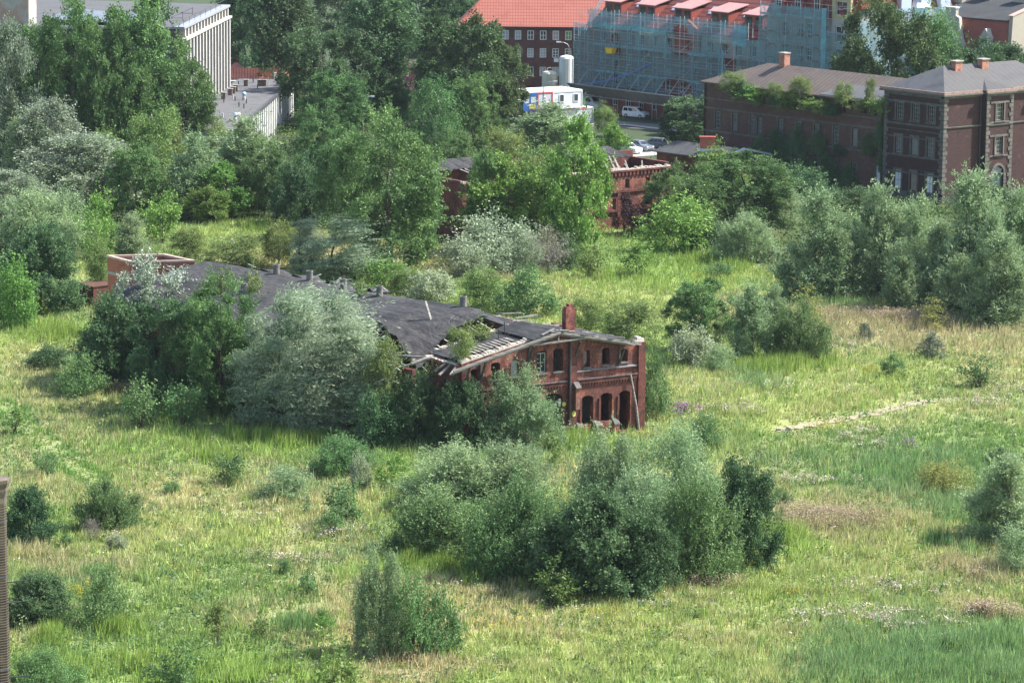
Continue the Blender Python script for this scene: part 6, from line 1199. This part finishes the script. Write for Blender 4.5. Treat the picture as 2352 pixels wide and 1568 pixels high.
# --- middle trees
P('weeping', 1000, 395, 168, 100, "weeping birch with white trunk left of the chestnut foot"); P('poplar', 1085, 365, 168, 120, "pale green poplar in front of the chestnut"); P('poplar', 893, 640, 258, 245, "great central poplar standing behind the ruin roof"); P('poplar', 805, 560, 320, 150, "poplar joined to the left side of the great central one"); P('wind', 765, 655, 500, 110, "silver willow bent by wind behind the far ruin roof"); P('wind', 690, 640, 498, 70, "smaller silvery willow left of the bent one behind the roof"); P('birch', 640, 615, 488, 70, "thin birch behind the far end of the ruin roof"); P('birch', 540, 625, 530, 120, "light birch directly behind the roof ridge at left"); P('birch', 430, 600, 520, 80, "pale birch behind the brick box"); P('poplar', 745, 470, 250, 120, "green poplar between the lone street lamp and the central poplar")
P('willow', 1250, 380, 245, 200, "rounded grey green willow in front of the site containers"); P('lime', 1320, 600, 272, 135, "tall yellow green tree left of the roofless ruin"); P('lime', 1405, 440, 285, 90, "yellowish tree top right of the tall yellow green one"); P('birch', 1390, 315, 228, 50, "young ash before the white vans"); P('lime', 1165, 592, 355, 175, "bright yellow green maple before the hidden ruin wall"); P('poplar', 1118, 588, 345, 105, "dull birch left behind the bright maple"); P('birch', 1160, 390, 282, 80, "young green tree left of the rounded willow"); P('birch', 1230, 575, 335, 120, "dull birch between bright maple and tall yellow green tree"); P('poplar', 1045, 440, 300, 90, "green poplar below the weeping birch")
P('sagebush', 1130, 625, 497, 200, "broad sage grey shrub behind the ruin"); P('sagebush', 1200, 630, 540, 110, "sage shrub right of the broad one"); P('palebush', 1080, 640, 580, 70, "small pale shrub at left foot of the broad sage shrub"); P('twigs', 1258, 630, 525, 70, "bare grey dead brush beside the sage shrubs"); P('purple', 1452, 545, 450, 85, "purple leaved shrub against the roofless ruin wall"); P('darkbush', 1300, 620, 545, 90, "dark shrub at foot of the tall yellow green tree")
P('darktree', 1640, 345, 212, 190, "dense dark tree in front of the wing's left end"); P('darktree', 1560, 335, 245, 80, "dark tree left flank beside the black felt roof"); P('poplar', 1715, 530, 352, 210, "rounded green tree below the long wing"); P('poplar', 1575, 545, 378, 140, "leafy green tree hiding the roofless ruin's right side"); P('limebush', 1560, 582, 462, 150, "bright lime shrub in front of the roofless ruin"); P('greybush', 1712, 605, 485, 125, "grey green shrub at the meadow edge below the rounded tree"); P('limebush', 1650, 460, 348, 140, "green shrub against the black roofed house"); P('willow', 1790, 520, 400, 110, "willow between the rounded tree and the right willows"); P('darkbush', 1625, 580, 500, 90, "dark green shrub between lime shrub and grey green shrub"); P('darkbush', 1850, 470, 380, 120, "dark shrub in the shade of the long wing"); P('darkbush', 1960, 485, 432, 110, "dark shrub below the white boarded windows")
# --- right willows
P('willow', 1885, 695, 455, 160, "leftmost grey willow of the row below the brick house"); P('willow', 2020, 690, 440, 150, "tall willow second from left in the row below the house"); P('willow', 2120, 680, 450, 150, "pointed willow standing before the house corner"); P('willow', 2240, 715, 415, 190, "tallest willow in front of the house door"); P('willow', 2075, 720, 562, 95, "small bright willow in front of the willow row"); P('willow', 2205, 735, 585, 110, "low pale willow before the tallest one"); P('willow', 2305, 755, 550, 140, "wide willow at right edge lower part of the row"); P('willow', 2340, 720, 445, 130, "tall willow at the right picture edge"); P('willow', 1975, 640, 500, 100, "willow crown behind the gap of the row"); P('willow', 2160, 700, 520, 120, "dark inner willow of the row"); P('darkbush', 2300, 470, 430, 110, "dark hedge like shrub left of the house door at right edge")
P('larch', 2145, 760, 685, 60, "yellowish young larch before the willow row"); P('larch', 2025, 722, 680, 28, "tiny larch left of the small bright willow"); P('spruce', 1987, 782, 736, 34, "tiny blue spruce alone in the pink grass"); P('spruce', 2140, 825, 766, 62, "bigger blue grey spruce bush in the right meadow"); P('bushsap', 2252, 890, 816, 68, "round green bush alone at the right meadow"); P('bushsap', 2050, 868, 815, 46, "small green sapling in the right meadow centre")
# --- house roof plants and trees behind the house
P('chestnut', 2045, 358, 8, 210, "big maple behind the brick house left of the white gable"); P('weeping', 2140, 352, 18, 110, "weeping birch in front of the turret"); P('darktree', 2235, 352, 75, 190, "dark tree hiding the gabled town house's lower part"); P('darktree', 2320, 350, 112, 120, "dark tree right of the house chimneys"); P('chestnut', 1965, 358, 95, 110, "lower left lobe of the big maple")
# --- bushes right of and around the ruin
P('poplar', 1610, 815, 640, 140, "dark green young poplar right of the ruin in the meadow"); P('willow', 1730, 825, 660, 105, "pale slender willow beside the dark green young poplar"); P('shrub', 1835, 830, 690, 130, "full green shrub right of the pale slender willow"); P('larch', 1855, 760, 652, 70, "yellow green larch behind the full green shrub"); P('palebush', 1590, 845, 755, 95, "pale grey green shrub at foot of the young poplar"); P('greybush', 1650, 855, 790, 70, "low willow bush between young poplar and pale willow"); P('willow', 1780, 780, 655, 70, "silvery willow top between the two meadow shrubs")
P('birch', 1355, 775, 660, 75, "light birch right behind the ruin chimney"); P('birch', 1440, 800, 672, 110, "birch and poplar growth behind the right gable slope"); P('shrub', 1502, 965, 800, 70, "green shrub hugging the right corner of the ruin"); P('shrub', 1618, 1035, 940, 80, "green shrub near the purple flowers"); P('birch', 1110, 715, 612, 100, "light birch behind the ruin roof, right of the pale bush"); P('shrub', 1210, 730, 605, 120, "green shrub behind the ruin front block roof"); P('palebush', 990, 695, 612, 90, "pale white tipped bush behind the middle of the roof"); P('limesap', 880, 670, 590, 80, "yellow green young tree behind the middle roof vents"); P('birch', 935, 680, 605, 70, "young birch left of the pale white tipped bush"); P('sapling', 1350, 640, 540, 55, "slim sapling right of the dead brush"); P('limesap', 1465, 640, 560, 66, "lime young tree alone above the meadow"); P('birch', 820, 650, 570, 70, "young birch right of the bent silver willow"); P('bushsap', 1660, 640, 600, 60, "low bush at the edge of the bright meadow")
# --- trees in front of the ruin's long side
P('white', 345, 880, 598, 190, "white leaved silver poplar before the brick box"); P('darkbush', 255, 895, 680, 170, "dark leafy shrub below the brick box"); P('darktree', 420, 945, 665, 170, "dark shaded tree between silver poplar and willows"); P('poplar', 505, 965, 640, 180, "dull green poplar left of the windblown willows"); P('wind', 588, 985, 705, 120, 'first from left of the silvery windblown willows before the ruin'); P('wind', 640, 998, 672, 130, 'second from left of the silvery windblown willows before the ruin'); P('wind', 672, 960, 655, 120, 'tallest of the silvery windblown willows, at the back'); P('wind', 705, 1010, 690, 125, 'middle front one of the silvery windblown willows'); P('wind', 745, 985, 668, 120, 'back right one of the silvery windblown willows'); P('wind', 790, 1012, 725, 125, 'rightmost but one of the silvery windblown willows'); P('wind', 835, 1015, 785, 100, 'lowest and rightmost of the silvery windblown willows'); P('birch', 882, 1020, 772, 90, "green birch between windblown willows and the ruin's gable corner"); P('darkbush', 960, 1035, 860, 140, "dark green shrub below the ruin's left gable corner"); P('darkbush', 1062, 1045, 878, 140, "dark green shrub under the left upper windows"); P('greybush', 1185, 1040, 848, 160, "grey green bush hiding the left part of the big arch"); P('darkbush', 880, 1040, 900, 110, "dark low shrub left of the gable corner shrub"); P('darkbush', 560, 960, 820, 130, "dark shrub in the shade under the windblown willows"); P('darkbush', 330, 900, 780, 140, "dark undershrub below the silver poplar")
P('bushsap', 320, 988, 880, 75, "leafy sapling left of two in front of the dark trees"); P('bushsap', 415, 985, 885, 95, "spreading leafy sapling right of two in front of the dark trees"); P('shrub', 182, 915, 812, 95, "green shrub in straw grass left of the ruin"); P('darkbush', 112, 850, 792, 95, "low dark bramble left of the green shrub in straw grass"); P('sapling', 30, 1000, 935, 60, "olive weed bush at the left edge by the track")
# --- foreground shrubs
P('shrub', 785, 1095, 1000, 130, "leafy shrub below the windblown willows"); P('greybush', 650, 1150, 1075, 115, "rounded willow shrub in the middle meadow left"); P('bushsap', 525, 1118, 1035, 65, "small green shrub at the straw meadow"); P('palebush', 826, 1125, 1050, 48, "small silvery shrub beside the yellow green sapling"); P('limesap', 905, 1130, 1045, 75, "yellow green young shrub right of the small silvery one"); P('bushsap', 795, 1205, 1110, 80, "small poplar bush left of the large central thicket"); P('bushsap', 765, 1228, 1165, 62, "low bush touching the small poplar bush"); P('bushsap', 397, 1135, 1105, 38, "tiny bush alone in the straw meadow"); P('sapling', 1270, 1080, 1000, 40, "slender sapling by the herbs before the arch")
P('greybush', 1040, 1180, 1030, 220, "grey green willow shrub at back left of the central thicket"); P('greybush', 1170, 1170, 1015, 180, "grey green willow shrub at back middle of the central thicket"); P('shrub', 1010, 1290, 1125, 210, "green poplar shrub at left front of the central thicket"); P('shrub', 1180, 1335, 1095, 210, "tall green poplar shrub in the middle of the central thicket"); P('darkbush', 1375, 1380, 1140, 230, "dark glossy shrub at the front foot of the central thicket"); P('greybush', 1400, 1240, 992, 175, "grey willow shrub rising at the back of the central thicket"); P('greybush', 1555, 1255, 992, 185, "second grey willow at back right of the thicket"); P('shrub', 1590, 1345, 1095, 190, "mid green shrub at right front of the thicket"); P('darkbush', 1700, 1310, 1060, 165, "rightmost dark shrub of the central thicket"); P('palebush', 1190, 1140, 1060, 70, "silvery tipped shrub inside the central thicket"); P('limesap', 1650, 1325, 1250, 70, "pale young shrub before the dark right part of the thicket"); P('greybush', 1475, 1330, 1070, 170, "grey green willow in the centre of the thicket"); P('shrub', 1290, 1350, 1150, 150, "green shrub between the middle and the dark glossy one"); P('darkbush', 1480, 1370, 1170, 150, "dark shrub between glossy front shrub and right front")
P('greybush', 872, 1515, 1258, 128, "pale green willow shrub at the lower middle foreground"); P('shrub', 940, 1518, 1300, 110, "green poplar shrub right beside the pale foreground willow"); P('shrub', 1010, 1510, 1350, 95, "dark green small shrub right of the foreground willow"); P('sapling', 1272, 1398, 1285, 75, "thin yellow leaved birch sapling before the thicket"); P('sapling', 500, 1492, 1388, 42, "thin pale willow sapling in the lower left meadow"); P('bushsap', 400, 1605, 1478, 95, "leafy sapling at bottom edge left of centre"); P('sapling', 775, 1600, 1462, 85, "olive birch sapling at the bottom edge"); P('sapling', 600, 1470, 1405, 34, "faint sapling right of the thin pale willow"); P('limesap', 740, 1470, 1400, 40, "small lime sapling left of the pale foreground willow"); P('bushsap', 705, 1370, 1320, 40, "tiny dark bush in the middle meadow"); P('bushsap', 650, 1320, 1280, 30, "tiny green tuft bush above the middle meadow")
P('darkbush', 62, 1260, 1128, 125, "dark shrub beside the factory chimney, upper of three"); P('shrub', 240, 1222, 1098, 130, "leafy green shrub right of the upper dark chimney shrub"); P('bushsap', 106, 1095, 1040, 48, "small round bush in straw grass at upper left meadow"); P('darkbush', 75, 1440, 1318, 140, "dark shrub beside the factory chimney, middle of three"); P('shrub', 235, 1445, 1305, 100, "tall dark green shrub right of the middle chimney shrub"); P('shrub', 85, 1615, 1488, 130, "green shrub beside the factory chimney, lowest of three"); P('twigs', 210, 1245, 1190, 28, "thin grey dead weed before the leafy green shrub"); P('bushsap', 152, 1258, 1225, 26, "tiny bluish green shrub in the left meadow"); P('palebush', 270, 1262, 1222, 42, "small silvery weed bush in the left meadow"); P('bushsap', 160, 1575, 1520, 60, "low sapling right of the lowest chimney shrub")
P('willow', 2315, 1255, 1058, 165, "full willow shrub at the right picture edge"); P('droop', 2165, 1135, 1055, 125, "drooping yellowish shrub in the damp hollow at right"); P('darkbush', 2300, 1068, 1030, 60, "dark green bush above the right edge willow"); P('greybush', 2340, 1320, 1210, 90, "low willow bush at right edge below the full one"); P('shrub', 1800, 1160, 1120, 40, "small bush by the reddish weeds right of the thicket"); P('bushsap', 1330, 860, 800, 10, "x")
PL.pop(); P('willow', 1935, 690, 515, 85, 'narrow willow filling the left gap of the willow row'); P('willow', 2092, 690, 470, 95, 'narrow pointed willow behind the small bright one'); P('willow', 2275, 740, 500, 90, 'pointed willow between the tallest one and the right edge'); P('lime', 1270, 560, 345, 110, 'yellowish tree between the dull birch and the tall yellow green one'); P('poplar', 965, 610, 400, 80, 'green tree at right flank of the great central poplar')
for a in PL: plant(*a)
# plants rooted on the ruin and on the wing's eaves
for kind, lx, ly, lz, h, w, lab in (('birch', -18.3, 1.0, 7.4, 3.9, 1.9, "birch sapling growing from the ruin's left gable corner"), ('sapling', -14.0, 4.9, 8.3, 2.0, 1.9, "low birch growing on the ruin's front block roof"), ('sapling', -16.2, 24.5, 7.6, 1.9, 1.4, "thin sapling on the dark hall roof near its middle"), ('sapling', -20, 35, 7.8, 4.0, 1.5, "thin birch on the far hall roof"), ('sapling', -22, 37, 7.8, 4.4, 1.5, "second thin birch on the far hall roof"), ('sapling', -13.2, 27, 8.5, 3.0, 1.3, "spindly birch growing before the roof vents"), ('bushsap', -18.2, 8.6, 4.5, 1.6, 1.2, "bright weed in the dark gap behind the front block")):
    g = frame(RO, RA) @ Vector((lx, ly, lz)); h0, w0 = KIND[kind][:2]; cr, tr = proto(kind, 1); t = thing(NAMES[kind], lab, 'sapling', g, lx, 'plants growing on the ruin')
    for nm, me in (('crown', cr), ('stem', tr)): o = link(nm, me, t); o.scale = (w / w0, w / w0, h / h0)
IHs = frame(ho, HA)
for i, (y, h, w, kind) in enumerate(((39.5, 4.6, 2.4, 'birch'), (36.8, 2.2, 2.6, 'limesap'), (34.5, 2.4, 2.2, 'limesap'), (32.2, 2.2, 2.6, 'birch'), (29.0, 2.4, 2.4, 'limesap'), (26.6, 4.4, 2.0, 'birch'), (24.6, 2.3, 2.6, 'limesap'), (22.3, 2.4, 2.6, 'birch'), (19.4, 5.2, 2.0, 'birch'), (17.2, 1.8, 1.6, 'sapling'), (15.2, 1.8, 1.6, 'sapling'), (13.2, 4.4, 1.6, 'birch'), (11.6, 3.0, 2.4, 'limesap'), (30.6, 1.8, 2.2, 'darkbush'), (20.8, 1.8, 2.2, 'darkbush'), (38.3, 2.0, 2.2, 'darkbush'))):
    rr_ = random.Random(i * 7 + 1); h *= rr_.uniform(.75, 1.25); w *= rr_.uniform(.7, 1.5)
    g = IHs @ Vector((.15 - .3 * (h < 4), y + rr_.uniform(-.6, .6), rr_.uniform(9.6, 11.2) if h < 3.6 else 11.3)); h0, w0 = KIND[kind][:2]; cr, tr = proto(kind, i % 2 + 1)
    wh = ["first", "second", "third", "fourth", "fifth", "sixth", "seventh", "eighth", "ninth", "tenth", "eleventh", "twelfth", "thirteenth"]
    lab = "%s %s on the wing eaves, %s" % ({'birch': 'slim birch', 'limesap': 'leafy bright plant', 'sapling': 'small pale sapling', 'darkbush': 'dark tuft'}[kind], "rising tall" if h > 4 else "hanging over", ("at the far end", "beside the tall far birch", "third from the far end", "a quarter along", "left of the middle tall birch", "near the middle", "right of the middle tall birch", "past the middle", "the tallest with a bent white stem", "small, right of the tallest", "next small one to the right", "over the dark roof patch", "against the house corner", "low in the far half", "low in the near half", "low at the far end")[i])
    t = thing(NAMES[kind], lab, 'sapling', g, i * 1.3, 'plants on the wing eaves')
    for nm, me in (('crown', cr), ('stem', tr)): o = link(nm, me, t); o.scale = (w / w0, w / w0, h / h0)
for i, (y, z, h, w) in enumerate(((14.0, 5.2, 3.0, 2.6), (11.6, 6.5, 4.0, 1.8), (19.5, 4.6, 1.6, 2.0), (23.5, 4.4, 3.4, 3.2), (27.5, 4.2, 3.6, 3.0), (31.5, 3.2, 4.0, 3.2), (11.4, 3.2, 2.6, 1.3), (17.5, .3, 3.4, 3.0), (21.5, .2, 4.4, 3.6), (26, .2, 4.4, 4.0), (30, .2, 5.2, 4.0), (34.5, .2, 5.6, 4.0))):
    g = IHs @ Vector((.25, y, z)); h0, w0 = KIND['darkbush'][:2]; cr, tr = proto('darkbush', i % 3); t = thing('wall_climber', "dark green climber on the shaded wing wall, " + ("under the near pair of windows", "high by the house corner", "below the fifth window", "round the fourth window", "round the third window", "at the second window", "beside the white boards", "at the wall foot near the boards", "at the wall foot mid way", "at the wall foot under the third window", "at the wall foot further left", "at the wall foot far left")[i], 'climber', g, 0, 'climbers on the wing wall')
    for nm, me in (('crown', cr), ('stem', tr)): o = link(nm, me, t); o.scale = (.9 / w0 * 1.2, w / w0, h / h0); t.rotation_euler = (0, 0, HA)
# undergrowth that fills the wood between the trunks
def undergrowth():
    r = np.random.default_rng(5); X = []; 
    for poly, n in ((WF, 5200), (WR, 1500)):
        a = np.array(poly); x = r.uniform(a[:, 0].min(), a[:, 0].max(), n * 4); y = r.uniform(a[:, 1].min(), a[:, 1].max(), n * 4); k = inpoly(x, y, poly) & (np.abs(x) < y * .155 + 8); X.append(np.stack([x[k][:n], y[k][:n]], 1))
    X = np.concatenate(X); lx = [(frame(ho, HA).inverted() @ Vector((a, b, 0))) for a, b in X]; ok = np.array([not (-1 < p.x < 26 and -2 < p.y < 48) for p in lx]); X = X[ok]
    lr = [(r2.matrix_world if 0 else frame(o2, math.radians(38))).inverted() @ Vector((a, b, 0)) for a, b in X]; X = X[np.array([not (-24.5 < p.x < 9.5 and -.5 < p.y < 9) for p in lr])]
    hh = .5 + 2.2 * fbm(X[:, 0], X[:, 1], 7, 333) ** 2; Pp = np.repeat(np.stack([X[:, 0], X[:, 1], hh * .5], 1), 3, 0); Pp[:, 2] *= r.uniform(.3, 1.9, len(Pp))
    V, Fq = leaf_cloud(Pp, r, 9, (.9, .9, .35), .22, .32, .6); pal = np.array([(.07, .13, .035), (.045, .085, .028), (.12, .18, .05), (.10, .14, .07)]); c = pal[(vnoise(Pp[:, 0], Pp[:, 1], 8, 71) * 4).astype(int) % 4]; c = np.repeat(np.repeat(c, 9, 0) * r.uniform(.7, 1.3, (len(Pp) * 9, 1)), 4, 0)
    tag(link("undergrowth", npmesh("undergrowth", V, Fq, vcolmat("undergrowth_leaf", trans=.3), col=c)), "dense leafy undergrowth between the trees", kind='stuff')
undergrowth()
# ------------------------------------------------------------------ thin summer haze
hb_ = MB().box(-900, 900, -60, 1500, -3, 75).build('haze', bpy.data.materials.new("haze"))
tag(hb_, "thin bluish summer haze", kind='stuff')
hm = bpy.data.materials["haze"]; hm.use_nodes = True; hn = hm.node_tree.nodes; hn.remove(hn["Principled BSDF"])
pv = hn.new("ShaderNodeVolumePrincipled"); pv.inputs["Color"].default_value = (.80, .90, 1.0, 1); pv.inputs["Density"].default_value = 0.000035; pv.inputs["Anisotropy"].default_value = 0.2
hm.node_tree.links.new(pv.outputs[0], hn["Material Output"].inputs["Volume"])
